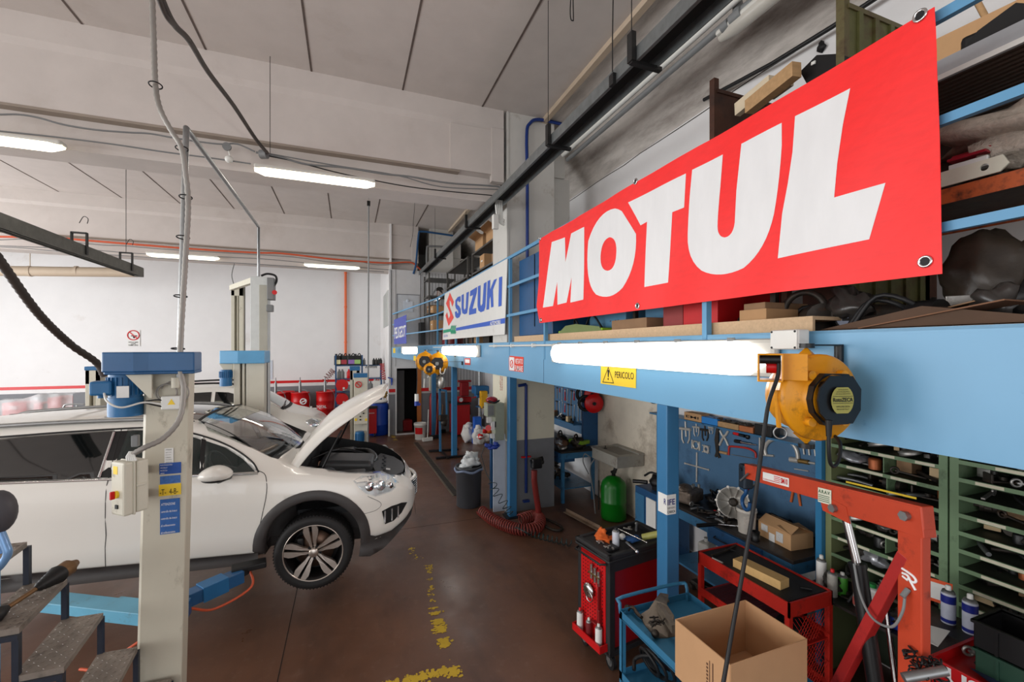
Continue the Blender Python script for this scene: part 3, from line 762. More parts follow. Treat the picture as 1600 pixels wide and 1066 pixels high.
def wheel(parent,c,R=.345,w=.23,side=-1,name='front_wheel',steer=0):
    """alloy wheel with paired spokes; the outside faces side (-1: -y)"""
    wh = bpy.data.objects.new(name,None); COL.objects.link(wh); wh.parent = parent; wh.location = V(c) - wl(parent); c = V(c)
    Rm = rotz(steer); ax = Rm @ V((0,side,0)); ux = Rm @ V((1,0,0)); uz = V((0,0,1))
    def pt(r,a,h): return c + ux * (r * math.cos(a)) + uz * (r * math.sin(a)) + ax * h
    m = MB(); h = w / 2; prof = [(.255,-h + .01),(.29,-h),(R - .03,-h),(R - .008,-h + .02),(R,-h + .05),(R,h - .05),(R - .008,h - .02),(R - .03,h),(.29,h),(.255,h - .01)]
    m.lathe(prof,c,ax,48,caps=False)
    for k in range(72):
        a = 2 * PI * k / 72
        m.box(pt(R - .003,a,0),(.010,w * .8,.007),Matrix((ux * math.sin(a) - uz * math.cos(a),ax,ux * math.cos(a) + uz * math.sin(a))).transposed())
    m.build('tyre',M_tyre,wh)
    m = MB(); m.lathe([(.20,-.06),(.235,h - .04),(.252,h - .015),(.262,h - .012),(.262,h - .02),(.25,-h + .01)],c,ax,48,caps=False); m.lathe([(.06,-.07),(.21,-.065),(.215,-.05)],c,ax,32); m.build('rim',M_rimd,wh)
    m = MB(); m.lathe([(.252,h - .016),(.254,h - .006),(.262,h - .006),(.263,h - .016)],c,ax,48,caps=False)
    for k in range(5):
        a0 = PI / 2 + .12 + 2 * PI * k / 5
        for s in (-1,1):
            def q(r,off): return ux * (r * math.cos(a0) - off * math.sin(a0)) + uz * (r * math.sin(a0) + off * math.cos(a0))
            o2 = [(.035,.005),(.11,.008),(.17,.011),(.252,.014),(.252,.056),(.205,.066),(.165,.058),(.10,.034),(.045,.026)]
            top = [c + q(r,s * f) + ax * (h - .05 + .035 * min(1,r / .24) ** .6) for r,f in o2]
            bot = [p - ax * .03 for p in top]; n = len(top)
            m.add(top + bot,[tuple(range(n)),tuple(range(2 * n - 1,n - 1,-1))] + [(i,(i + 1) % n,n + (i + 1) % n,n + i) for i in range(n)])
    m.lathe([(.0,h - .03),(.045,h - .03),(.042,h - .012),(.034,h - .006),(0,h - .004)],c,ax,20)
    m.build('spokes',M_rim,wh)
    m = MB()
    for k in range(5):
        a = PI / 2 + .12 + 2 * PI * (k + .5) / 5; m.cyl(pt(.058,a,h - .05),pt(.058,a,h - .03),.011,mi=0)
    m.build('wheel_bolts',M_rimd,wh)
    m = MB(); m.lathe([(.06,0),(.17,0),(.17,.012),(.06,.012)],c + ax * (-.01),ax,32); m.cyl(c - ax * .05,c + ax * .045,.05,mi=1); m.build('brake_disc',[M_disc,M_rimd],wh)
    m = MB(); m.box(c + ux * (-.13) + ax * .0 + uz * .05,(.07,.07,.14),None,.02); m.build('brake_caliper',M_rust if False else M_dsteel,wh)
    return wh
def patch(tab,outline,off,y_side=-1,step=.05,holes=()):
    """shape in the (x, z) plane laid on the side of the car"""
    m = MB(); vs,fs = tess(outline,holes,step)
    m.add([(x,y_side * (side_y(tab,x,z) + off),z) for x,z in vs],fs if y_side < 0 else [tuple(reversed(f)) for f in fs],0,True)
    return m
def line_on(tab,pts,off,w,y_side=-1,k=5):
    m = MB(); q = smooth_path([(x,0,z) for x,z in pts],k); m.tube([(p.x,y_side * (side_y(tab,p.x,p.z) + off),p.z) for p in q],w,5,caps=True); return m

def build_estate():
    T = CAR; r = thing('estate_car','white estate car raised on the lift with its bonnet open','car',(0,0,.32))
    body = tmp(loft(T,-3.8,.965,90),[M_carw,M_int,M_clad])
    cut = []
    for x in (0,-2.817):
        for s in (-1,1):
            c = MB(); c.lathe([(.425,0),(.425,.42)],(x,s * 1.05,.775),(0,-s,0),40)
            c2 = tmp(c,[M_clad]); cut.append(c2)
            c = MB(); c.bb(x - .425,x + .425,s * .62,s * 1.1,.4,.78); cut.append(tmp(c,[M_clad]))
    c = MB(); c.poly([(-.20,-.70),(.0,-.735),(.3,-.74),(.52,-.68),(.7,-.56),(.80,-.42),(.845,-.2),(.85,0),(.845,.2),(.80,.42),(.7,.56),(.52,.68),(.3,.74),(0,.735),(-.20,.70)],(0,0,1.0),(1,0,0),(0,1,0),t=1.2); cut.append(tmp(c,[M_int]))
    # cabin: inner shell
    inner = loft([(t[0],t[1] - .07,.9,t[3],t[4] - .045,t[5] - .05) for t in T[1:12]],-3.4,-.42,30); cut.append(tmp(inner,[M_int]))
    # windscreen and rear door glass openings
    c = MB(); c.poly([(-.30,-.70),(-.40,-.71),(-.98,-.585),(-1.06,-.50),(-1.10,0),(-1.06,.50),(-.98,.585),(-.40,.71),(-.30,.70),(-.24,.35),(-.22,0),(-.24,-.35)],(0,0,1.54),(1,0,0),(0,1,0),t=.7); cut.append(tmp(c,[M_int]))
    win = [[(-2.95,1.555),(-1.66,1.510),(-1.66,1.860),(-2.3,1.840),(-2.8,1.795)],
           [(-1.575,1.505),(-.93,1.485),(-.99,1.755),(-1.15,1.815),(-1.35,1.850),(-1.575,1.860)],
           [(-.905,1.485),(-.50,1.470),(-.62,1.575),(-.78,1.675),(-.955,1.745)]]
    for wd in win:
        c = MB(); c.poly(wd,(0,1.2,0),(1,0,0),(0,0,1),t=2.4); cut.append(tmp(c,[M_int]))
    boolean(body,cut)
    body.name = 'body'; body.data.name = 'body'; body.location = (0,0,-.32); body.parent = r
    md = body.modifiers.new('wn','WEIGHTED_NORMAL')
    for p in body.data.polygons: p.use_smooth = True
    try: body.data.set_sharp_from_angle(angle=.6)
    except Exception: pass
    for s in (-1,1):
        for wd,nm in zip(win,('rear_window','front_window','quarter_window')):
            patch(T,wd,.001,s,.12).build(nm,M_glass if nm == 'rear_window' else mat('light tinted car glass',(40,52,50),.03,var=0,alpha=.55,coat=1),r)
        # chrome strip and pillar trims
        m = line_on(T,[(-3.0,1.540),(-2.3,1.520),(-1.6,1.495),(-.95,1.475),(-.47,1.455)],.004,.011,s); m.build('chrome_strip',M_chrome,r)
        m = line_on(T,[(-3.0,1.555),(-2.8,1.810),(-2.3,1.860),(-1.6,1.880),(-1.3,1.865),(-1.0,1.790),(-.75,1.685),(-.55,1.555),(-.47,1.465)],.003,.008,s); m.build('window_trim',M_blackp,r)
        m = line_on(T,[(-1.66,1.515),(-1.665,1.855)],.004,.012,s); m.build('pillar_trim',M_chrome,r)
        m = line_on(T,[(-1.60,0.760),(-1.585,1.200),(-1.59,1.455),(-1.62,1.875)],.0,.003,s); m.build('door_gap',M_seam,r)
        m = line_on(T,[(-.50,0.780),(-.42,1.100),(-.385,1.305),(-.41,1.435),(-.5,1.485)],.0,.003,s); m.build('door_gap',M_seam,r)
        m = line_on(T,[(.42,1.0),(.56,1.02),(.60,1.08),(.48,1.17)],.0,.002,s); m.build('bumper_gap',M_seam,r)
        m = MB()
        for p in ((-1.72,1.36),(-.62 - .95,1.34)): pass
        # sill cladding
        pts = [(-2.35,.68),(-.46,.68),(-.46,.765),(-2.35,.80)]
        m = patch(T,[(-2.37,.66),(-.455,.66),(-.455,.755),(-2.37,.80)],.02,s,.1); m.build('sill_cladding',M_clad,r)
        # arch flares
        for ax_ in (0,-2.817):
            m = MB(); n = 32; vs = []
            for i in range(n + 1):
                a = PI + .12 - (PI + .24) * i / n if True else 0
                for rr,o_ in ((.415,-.10),(.415,.012),(.43,.022),(.475,.018),(.505,.004)):
                    x = ax_ + rr * math.cos(a); z = .775 + rr * math.sin(a)
                    if math.sin(a) < 0: z = max(z,.60)
                    yy = side_y(T,ax_ + (rr if rr > .42 else .43) * math.cos(a),max(.72,.775 + .47 * math.sin(a)))
                    vs.append((x,s * (yy + o_),z))
            m.add(vs,[(i * 5 + j,(i + 1) * 5 + j,(i + 1) * 5 + j + 1,i * 5 + j + 1) for i in range(n) for j in range(4)],0,True)
            m.build('arch_flare',M_clad,r)
        m = patch(T,[(-1.668,1.512),(-1.568,1.506),(-1.568,1.862),(-1.668,1.862)],.0015,s,.12); m.build('pillar_panel',M_blackp,r)
        m = patch(T,[(-.935,1.486),(-.90,1.486),(-.95,1.75),(-.99,1.765)],.0015,s,.12); m.build('pillar_panel',M_blackp,r)
        # mirror
        mr = MB(); cx,cy,cz = -.73,s * 1.03,1.525
        def f(u,v,s=s,cx=cx,cy=cy,cz=cz):
            a = 2 * PI * u; b = PI * v; k = math.sin(b) ** .7
            return (cx + .125 * k * math.cos(a) * (1 - .25 * math.sin(a)) - .02,cy + s * .11 * math.cos(b),cz + .065 * k * math.sin(a) + .0)
        mr.grid(20,12,f); mr.build('mirror_housing',M_carw,r)
        m = MB(); m.cyl((cx + .03,s * .88,cz - .07),(cx,s * 1.02,cz - .045),.03,.045); m.grid(20,8,lambda u,v,s=s: (cx - .02 + .11 * math.cos(2 * PI * u) * math.sin(PI * v),cy + s * .095 * math.cos(PI * v),cz - .045 + .03 * math.sin(2 * PI * u) * math.sin(PI * v))); m.build('mirror_foot',M_blackp,r)
        # headlamp
        hl = [(.345,1.325),(.42,1.345),(.60,1.325),(.70,1.27),(.78,1.20),(.70,1.165),(.55,1.155),(.46,1.20),(.40,1.26)]
        h = patch(T,hl,.008,s,.04).build('headlamp',M_lens,r)
        patch(T,[(x * .96 + .022,1.245 + (z - 1.245) * .9) for x,z in hl],.002,s,.04).build('reflector',M_lamp,h)
        for k,(x,z,rad) in enumerate(((.50,1.255,.045),(.60,1.245,.05),(.69,1.22,.03))):
            y = s * (side_y(T,x,z) + .004); nrm = V((.45,s * .85,.2)); m = MB(); m.lathe([(rad,0),(rad * .95,.006),(rad * .6,.010),(0,.016)],(x,y,z),nrm,16); m.build('lamp_bowl',M_chrome if k != 1 else M_lamp,h)
        # fog light slot with vertical led bars
        fg = patch(T,[(.61,.995),(.70,1.02),(.80,1.01),(.86,.975),(.80,.90),(.72,.86),(.64,.855)],.004,s,.05).build('fog_recess',M_seam,r)
        for x in (.64,.705,.765):
            m = MB(); m.tube([(x,s * (side_y(T,x,z) + .010),z) for z in (.99,.95,.91,.875)],.009,6); m.build('led_bar',M_lamp,fg)
        m = patch(T,[(.40,.60),(.5,.58),(.62,.62),(.80,.74),(.90,.80),(.93,.87),(.85,.83),(.70,.775),(.55,.765),(.47,.80),(.43,.85)],.018,s,.05); m.build('bumper_cladding',M_clad,r)
        # roof rail
        m = MB(); q = smooth_path([(-3.2,s * .60,1.87),(-3.0,s * .60,1.915),(-2.2,s * .605,1.948),(-1.5,s * .60,1.95),(-1.25,s * .59,1.93),(-1.12,s * .585,1.89)],5); m.tube(q,.019,8); m.build('roof_rail',M_steel,r)
        m = MB(); q = [(x,s * .53,top_z(T,x,.53) + .002) for x in [-3.2 + .15 * i for i in range(15)]]; m.tube(q,.006,5); m.build('roof_groove',M_seam,r)
    # bonnet: raised sheet (hinge line x=-.22,z=1.5; tip x=.66,z=2.19)
    def hood(u,v,off=0):
        L = 1.15; s = u; t = 2 * v - 1
        bx = -.34 + 1.005 * s; bz = 1.45 + .735 * s
        bul = .105 * math.sin(PI * min(1,s) ** .9) - .05 * max(0,s - .86) * 7 * (s - .86) * 7 * .35
        nx,nz = -.60,.80
        wdt = .76 - .05 * s - .30 * max(0,s - .62) ** 1.6 * 3.0
        crown = .105 * (.35 + .65 * min(1,s * 2.2)) * (1 - abs(t) ** 2.2)
        edge = -.055 * max(0,abs(t) - .93) / .07
        cv = -.10 * t * t * s * (.7 if s > .6 else .2)
        h = bul + crown - .085 + edge * 1.3 * (1 - s ** 5) - off
        return (bx + nx * h - .10 * t * t * s,t * wdt,bz + nz * h)
    m = MB(); m.grid(26,25,hood); ho = m.build('bonnet',M_carw,r,thick=.012)
    m = MB(); m.grid(20,19,lambda u,v: hood(.03 + .92 * u,.05 + .9 * v,.035)); m.build('bonnet_lining',M_int,ho)
    m = MB(); m.tube([(.02,-.70,1.36),(.12,-.68,1.58),(.22,-.66,1.78)],[.014,.012,.008],8); m.tube([(.02,.70,1.36),(.22,.66,1.78)],.011,8); m.build('gas_strut',M_blackp,r)
    # windscreen with black border, wipers
    def ws(u,v,e=0):
        t = 2 * v - 1; x0 = -.22 - .10 * t * t; x1 = -1.08 + .06 * t * t; x = x0 + (x1 - x0) * u
        y = t * (.735 - .12 * u); return (x,y,top_z(T,x,abs(y)) + .004 - e)
    def ws2(u,v):
        t = 2 * v - 1; y = t * (.715 - .125 * u); b0 = V((-.25 - .13 * t * t,0,1.49 - .035 * t * t)); b1 = V((-1.08 + .03 * t * t,0,1.94 - .03 * t * t)); p = b0 + (b1 - b0) * u
        return (p.x + .0,y,p.z + .065 * math.sin(PI * u) + .012)
    m = MB(); m.grid(12,16,ws2); m.build('windscreen',M_wind,r)
    m = MB(); m.grid(3,24,lambda u,v: (V(ws2(-.03 + .07 * u,v)) + V((0,0,.003)))); m.grid(3,24,lambda u,v: (V(ws2(.965 + .035 * u,v)) + V((0,0,.003))))
    m.grid(24,3,lambda u,v: (V(ws2(u,.0 + .012 * v)) + V((0,0,.003)))); m.grid(24,3,lambda u,v: (V(ws2(u,.988 + .012 * v)) + V((0,0,.003)))); m.build('windscreen_border',M_seam,r)
    m = MB(); m.bb(-.42,-.23,-.70,.70,1.25,1.445,bev=.03); m.build('scuttle',M_blackp,r)
    # interior
    m = MB(); m.bb(-.78,-.36,-.72,.72,1.15,1.44,bev=.05); m.build('dashboard',M_int,r)
    for y in (-.38,.38):
        m = MB(); m.box((-1.45,y,1.33),(.16,.5,.62),Matrix.Rotation(-.25,3,'Y'),.05); m.box((-1.2,y,1.08),(.5,.5,.16),None,.05); m.box((-1.54,y,1.73),(.09,.27,.17),None,.04); m.build('seat',M_int,r)
    m = MB(); m.torus((-.92,-.38,1.42),.18,.014,(.8,0,.5),24,8); m.cyl((-.92,-.38,1.42),(-.75,-.38,1.36),.03); m.build('steering_wheel',M_blackp,r)
    m = MB(); m.box((-.93,0,1.84),(.03,.24,.07),None,.01); m.build('interior_mirror',M_blackp,r)
    # black glass roof part
    m = MB(); m.grid(8,12,lambda u,v: (-1.10 - .75 * u,(2 * v - 1) * .46,top_z(T,-1.10 - .75 * u,abs(2 * v - 1) * .46) + .004)); m.build('roof_glass',M_glass,r)
    # engine bay content
    rr = random.Random(5)
    m = MB(); m.bb(-.18,.80,-.66,.66,.96,1.02); m.build('engine_bay_floor',M_int,r)
    m = MB(); m.box((.22,-.06,1.30),(.56,.46,.14),Matrix.Rotation(.08,3,'Y'),.05,seg=3)
    for k in range(5): m.box((.04 + .09 * k,-.06,1.372 - .007 * k),(.02,.38,.012),Matrix.Rotation(.08,3,'Y'),.004)
    m.build('engine_cover',mat('engine plastic',(58,59,60),.42,var=.1),r)
    m = MB(); m.box((.22,.10,1.13),(.5,.7,.24),None,.04); m.build('engine_block',M_alu,r)
    m = MB()
    m.poly([(.56,-.50),(.72,-.42),(.82,-.22),(.845,0),(.82,.22),(.72,.42),(.56,.50),(.50,.2),(.50,-.2)],(0,0,1.245),(1,0,0),(0,1,0),t=.025,fn=lambda p: V((p.x,p.y,p.z - .22 * (p.x - .5))))
    for k in range(9): m.cyl((.60 + .02 * (k % 2),-.36 + .09 * k,1.235),(.6 + .02 * (k % 2),-.36 + .09 * k,1.262),.014)
    m.build('slam_panel_cover',mat('dark grey cover',(58,60,62),.5,var=.12,scale=18),r)
    m = MB(); m.box((.66,-.26,1.252),(.045,.05,.004),Matrix.Rotation(.2,3,'Y')); m.build('orange_white_label',M_paper,r)
    m = MB(); m.box((.30,-.55,1.22),(.28,.20,.22),None,.02); m.build('battery_box',M_blackp,r)
    m = MB(); m.box((.12,.52,1.22),(.32,.24,.24),None,.05); m.tube([(.25,.5,1.3),(.42,.42,1.30),(.5,.2,1.27),(.48,.05,1.25)],.04,10,k=4); m.build('air_box',M_blackp,r)
    m = MB(); m.lathe([(.07,0),(.075,.08),(.06,.1),(.035,.11),(.035,.13)],(.48,-.58,1.18),(0,0,1),16); m.build('coolant_tank',M_clear,r)
    m = MB(); m.cyl((.55,-.50,1.25),(.55,-.50,1.29),.04); m.build('blue_cap',M_bluep,r)
    for k,(pts,rad) in enumerate([([(-.12,-.62,1.28),(-.02,-.66,1.38),(.1,-.58,1.37),(.16,-.48,1.26)],.028),([(-.1,-.3,1.3),(.0,-.45,1.37),(.1,-.52,1.30)],.018),([(-.12,.3,1.35),(.05,.25,1.38),(.2,.3,1.36),(.4,.28,1.3)],.02),
                                     ([(.5,-.3,1.2),(.55,-.4,1.26),(.42,-.5,1.3)],.016),([(-.15,-.1,1.38),(0,0,1.42),(.1,.2,1.4)],.012),([(-.15,-.55,1.36),(.1,-.62,1.34),(.3,-.66,1.33)],.009)]):
        m = MB(); m.tube(pts,rad,8,k=5); m.build('hose',M_black,r)
    m = MB()
    for k in range(26):
        x,y = rr.uniform(-.12,.5),rr.choice([rr.uniform(-.66,-.32),rr.uniform(.3,.64)]); m.box((x,y,rr.uniform(1.08,1.24)),(rr.uniform(.04,.12),rr.uniform(.04,.12),rr.uniform(.04,.1)),rr.random() * 3,.01,mi=rr.choice([0,0,1]))
    m.build('engine_ancillaries',[M_blackp,M_alu],r)
    # grille and chin
    m = MB(); m.grid(5,16,lambda u,v: (.975 - .20 * (2 * v - 1) ** 2,(2 * v - 1) * .46,.90 + .20 * u)); m.build('grille',M_seam,r)
    m = MB()
    for k in range(7): m.tube([(.985 - .20 * t * t,t * .44,.915 + .028 * k) for t in [-1 + .2 * i for i in range(11)]],.006,5)
    m.build('grille_bars',M_chrome,r)
    m = MB(); m.tube([(.962 - .24 * t * t,t * .46,1.10 - .0 * t * t) for t in [-1 + .2 * i for i in range(11)]],.022,8); m.build('grille_surround',M_carw,r)
    m = MB(); m.poly([(.999,.02),(.9995,.02)] if False else [(-.5,-.0),(.5,0),(.5,.04),(-.5,.04)],(.95,0,.80),(0,1,0),(0,0,1)); m.build('splitter',M_clad,r)
    for s in (-1,1):
        wheel(r,(0,s * .80,.690),side=s,steer=0)
        wheel(r,(-2.817,s * .80,.690),side=s,name='rear_wheel')
    return r
estate = build_estate()
th = math.radians(-5.5)
estate.location = (-.222,5.316,.32); estate.rotation_euler = (0,0,th)

# second car behind: small white hatchback
CAR2 = [(-3.35,.60,.40,.9,1.2,.50),(-3.2,.80,.30,.98,1.45,.52),(-2.8,.86,.25,1.02,1.66,.56),(-2.2,.87,.25,1.02,1.74,.58),(-1.6,.87,.25,1.01,1.74,.58),(-1.1,.87,.25,1.0,1.70,.58),(-.75,.87,.25,.99,1.56,.62),(-.4,.87,.25,.98,1.34,.68),(-.1,.86,.25,.96,1.13,.72),
        (.2,.85,.25,.92,1.04,.68),(.5,.80,.27,.85,.94,.58),(.68,.68,.32,.76,.82,.42),(.76,.48,.38,.66,.70,.28),(.79,.2,.44,.58,.6,.1)]
def build_hatch():
    T = CAR2; r = thing('hatchback_car','smaller white car standing behind the raised estate car','car',(0,0,0))
    body = tmp(loft(T,-3.35,.79,70),[M_carw]); cut = []
    for x in (0,-2.45):
        for s in (-1,1):
            c = MB(); c.lathe([(.36,0),(.36,.4)],(x,s * 1.0,.33),(0,-s,0),32); cut.append(tmp(c,[M_clad]))
    boolean(body,cut); body.name = 'body'; body.parent = r
    for p in body.data.polygons: p.use_smooth = True
    try: body.data.set_sharp_from_angle(angle=.6)
    except Exception: pass
    for s in (-1,1):
        for wd,nm in (([(-1.55,1.05),(-.62,1.03),(-.75,1.30),(-1.0,1.5),(-1.3,1.60),(-1.55,1.62)],'front_window'),([(-2.6,1.07),(-1.62,1.05),(-1.62,1.62),(-2.3,1.60),(-2.6,1.48)],'rear_window'),([(-.57,1.03),(-.32,1.01),(-.62,1.24)],'quarter_window')):
            patch(T,wd,.004,s,.1).build(nm,M_glass,r)
        m = patch(T,[(.30,.90),(.42,.935),(.60,.86),(.66,.76),(.5,.74),(.36,.80)],.006,s,.05); m.build('headlamp',M_lamp,r)
        m = MB(); m.tube(smooth_path([(-2.7,s * .55,1.72),(-2.5,s * .55,1.78),(-1.6,s * .55,1.81),(-1.1,s * .55,1.76),(-1.0,s * .55,1.70)],4),.022,8); m.build('roof_rail',M_blackp,r)
        m = MB(); m.ell((-.50,s * .98,1.08),(.07,.11,.08)); m.build('mirror_housing',M_blackp,r)
        m = line_on(T,[(-.42,.35),(-.40,.7),(-.44,1.0)],.001,.005,s); m.build('door_gap',M_seam,r)
        m = MB()
        wheel(r,(0,s * .76,.30),R=.30,w=.19,side=s,name='front_wheel'); wheel(r,(-2.45,s * .76,.30),R=.30,w=.19,side=s,name='rear_wheel')
    def ws(u,v):
        t = 2 * v - 1; x = -.14 - .06 * t * t - (.93 - .03 * t * t) * u; y = t * (.71 - .14 * u); return (x,y,top_z(T,x,abs(y)) + .008)
    m = MB(); m.grid(12,14,ws); m.build('windscreen',mat('hatch windscreen',(92,112,108),.05,var=.1,coat=1),r)
    m = MB(); m.grid(3,20,lambda u,v: V(ws(-.02 + .07 * u,v)) + V((0,0,.003))); m.build('scuttle',M_seam,r)
    m = MB(); m.tube([V(ws(.05,.2)) + V((0,0,.02)),V(ws(.10,.45)) + V((0,0,.02)),V(ws(.13,.7)) + V((0,0,.02))],.012,6); m.tube([V(ws(.02,.05)) + V((0,0,.03)),V(ws(.06,.3)) + V((0,0,.03))],.02,6); m.build('wiper',M_blackp,r)
    m = MB(); m.tube([(x,.45 * math.cos((x + .1) * 2),top_z(T,x,.45) + .003) for x in (0,.15,.3,.45,.6)],.004,5); m.build('bonnet_crease',M_carw,r)
    m = MB(); m.tube([(-2.3,0,1.75),(-2.5,0,2.0)],.006,6); m.build('aerial',M_blackp,r)
    return r
hatch = build_hatch(); hatch.location = (-1.22,11.95,0); hatch.rotation_euler = (0,0,-.03)
# ================================================================ vehicle lifts
M_bcap = mat('lift blue',(38,88,134),.35,var=.1,scale=5,dirt=(22,52,84),dirt_amt=.3,dirt_scale=6)
M_motor = mat('motor blue',(38,104,154),.42,var=.08,scale=6)
M_arm = mat('lift arm light blue',(96,164,192),.4,var=.08,scale=5,dirt=(90,110,112),dirt_amt=.3,dirt_scale=9)
M_bstk = mat('blue sticker',(30,78,160),.45,var=.08,scale=30)
M_zinc = mat('corrugated conduit',(150,146,140),.5,.3,var=.1,scale=10)
def ribbed(m,pts,r,k=8,n=10,mi=0,pitch=.016):
    q = smooth_path(pts,k); L = 0; out = [q[0]]; rr = [r]
    for a,b in zip(q,q[1:]):
        d = (b - a).length; s = max(1,int(d / pitch))
        for j in range(1,s + 1): out.append(a + (b - a) * j / s); rr.append(r * (1.0 if len(out) % 2 else .84))
    m.tube(out,rr,n,mi=mi); return m
def motor(m,c,r,h,mi=0):
    c = V(c); m.cyl(c,c + V((0,0,h)),r,n=24,mi=mi)
    for k in range(22):
        a = 2 * PI * k / 22; m.box(c + V((math.cos(a) * r,math.sin(a) * r,h * .62)),(.022,.006,h * .5),a,mi=mi)
    m.cyl(c + V((0,0,-.05)),c + V((0,0,.30 * h)),r * 1.06,n=24,mi=mi)
# --- near column of the estate car's lift
lc = thing('vehicle_lift','near cream two-post lift column with blue head, motor and control box beside the estate car','vehicle lift',(-1.10,3.47,0))
def sh(p):  # the column leans a little
    return V((p[0] + (p[2] - 1.3) * .022,p[1],p[2]))
def prism_col(m,x0,x1,y0,y1,z0,z1,ch=.028,mi=0,lean=True):
    o = [(x0 + ch,y0),(x1 - .004,y0),(x1,y0 + .004),(x1,y1),(x0,y1),(x0,y0 + ch * 1.6)]
    n = len(o); vs = [V((x,y,z)) for z in (z0,z1) for x,y in o]
    if lean: vs = [sh(v) for v in vs]
    m.add(vs,[(i,(i + 1) % n,n + (i + 1) % n,n + i) for i in range(n)] + [tuple(reversed(range(n))),tuple(range(n,2 * n))],mi)
m = MB(); prism_col(m,-1.235,-.985,3.34,3.44,.012,2.46); 
m.build('post',mat('column cream',(196,190,172),.5,var=.04,scale=4,dirt=(112,100,78),dirt_amt=.28,dirt_scale=6,stretch=(1,1,.5)),lc)
m = MB(); m.bb(-1.42,-.80,3.2,3.8,0,.012); m.build('base_plate',M_dsteel,lc)
m = MB(); o = [(-1.365,3.24),(-1.20,3.20),(-1.13,3.215),(-.90,3.22),(-.915,3.42),(-1.37,3.44),(-1.39,3.30)]
m.poly(o,(0,0,2.455),(1,0,0),(0,1,0),t=.12); m.poly([(x * .985 - .015,y + .01) for x,y in o],(0,0,2.44),(1,0,0),(0,1,0),t=.02)
m.build('head_cover',M_bcap,lc,bevel=.008)
m = MB(); q = [P(190,580,Y=3.26),P(237,580,Y=3.26),P(237,622,Y=3.26),P(233,622,Y=3.26)]; b_ = [(p.x,p.z) for p in q]
m.poly(b_,(0,3.26,0),(1,0,0),(0,0,1),t=-.02); m.build('motor_bracket',M_beige,lc)
m = MB(); motor(m,(-1.30,3.37,2.23),.082,.22); mo = m.build('motor',M_motor,lc)
m = MB(); m.box((-1.385,3.30,2.36),(.10,.10,.085),.2,.012); m.cyl((-1.39,3.29,2.30),(-1.39,3.29,2.33),.014); m.build('terminal_box',M_motor,mo)
m = MB(); m.box((-1.275,3.268,2.335),(.06,.004,.07)); m.build('rating_plate',M_paper,mo)
# control box
cb = V((-1.185,3.13,1.80)); R = rotz(.85)
m = MB(); m.box(cb + R @ V((.03,0,0)),(.065,.118,.30),R,.012); m.box(cb + R @ V((-.012,0,0)),(.012,.128,.312),R,.006); m.box(cb + R @ V((-.040,0,0)),(.05,.122,.305),R,.012)
m.box(cb + R @ V((.02,-.062,.01)),(.05,.008,.014),R,.003)
cbx = m.build('control_box',M_beige,lc)
m = MB(); m.cyl(cb + R @ V((-.06,.0,-.03)),cb + R @ V((-.078,0,-.03)),.021,n=20); m.box(cb + R @ V((-.088,0,-.03)),(.022,.015,.045),R,.004,mi=1); m.build('main_switch',[M_yel,M_red],cbx)
m = MB(); m.box(cb + R @ V((-.066,0,-.10)),(.01,.022,.022),R); m.build('push_button',M_ink,cbx)
m = MB(); m.box(cb + R @ V((-.0655,.015,.105)),(.002,.038,.045),R); m.build('yellow_label',M_yel,cbx)
m = MB(); m.tube([cb + R @ V((.0,-.09,.03)),cb + R @ V((.0,-.095,-.02))],.006,6)
m = MB(); m.bar(cb + V((-.0,.04,.05)),V((-1.19,3.36,1.84)),.03,.05); m.bar(cb + V((-.0,.04,-.10)),V((-1.20,3.36,1.69)),.03,.05); m.build('box_bracket',M_dsteel,lc)
m = MB(); m.box((-1.225,3.30,2.03),(.035,.035,.07),None,.005); m.build('limit_switch',M_gpl,lc)
# stickers on the column face
def colq(x0,y0,x1,y1,Yc=3.337):
    a = P(x0,y1,Y=Yc); b = P(x1,y0,Y=Yc); return a,b
def sticker(name,box,ma,lines=None,lm=None,nmcol=M_inkw):
    a,b = colq(*box); m = MB(); m.quad(a,(b.x,a.y,a.z),b,(a.x,a.y,b.z)); o = m.build(name,ma,lc)
    if lines:
        m = MB()
        for i,(t_,hgt,wd) in enumerate(lines):
            zz = b.z - (b.z - a.z) * (i + .9) / len(lines)
            m.text(t_,(a.x + .006,a.y - .001,zz),((b.x - a.x - .012) * wd,0,0),(0,0,(b.z - a.z) / len(lines) * hgt),.0)
        m.build('lettering',nmcol,o)
    return o
sticker('paper_label',(257,700,271,724),M_paper,[('ATTENZIONE',.5,.9),('leggere il manuale',.4,.9),('prima di usare',.4,.8),('il sollevatore',.4,.8),('portata 3000 kg',.4,.9),('controllare i bracci',.4,1)],None,M_ink)
sticker('blue_label',(249,722,283,742),M_bstk,[('RAVAGLIOLI',.5,.6),('MODELLO',.5,.35),('MATRICOLA',.5,.35),('ANNO',.5,.2)])
sticker('blue_label',(250,742,282,757),mat('blue label pale',(60,104,170),.5,var=.3,scale=60))
sticker('yellow_label',(248,755,283,776),M_yel,[('-T-  4-B-',.5,.9)],None,M_ink)
sticker('blue_label',(250,778,281,836),mat('blue label dusty',(42,92,158),.5,var=.2,scale=30),[('ATTENZIONE',.35,.8)] + [('controllo dei bracci',.3,.9)] * 2 + [(' ',.3,.8)][:0] + [('di sollevamento',.3,.8)] * 2)
m = MB(); c = P(269,629,Y=3.30); m.box(c,(.105,.05,.085),None,.008); jx = m.build('junction_box',M_wpl,lc)
m = MB(); tri = [(-.02,-.016),(.02,-.016),(0,.02)]; m.poly(tri,c + V((.004,-.0265,.005)),(1,0,0),(0,0,1)); m.build('warning_triangle',M_yel,jx)
m = MB()
cc = P(262,614,Y=3.31)
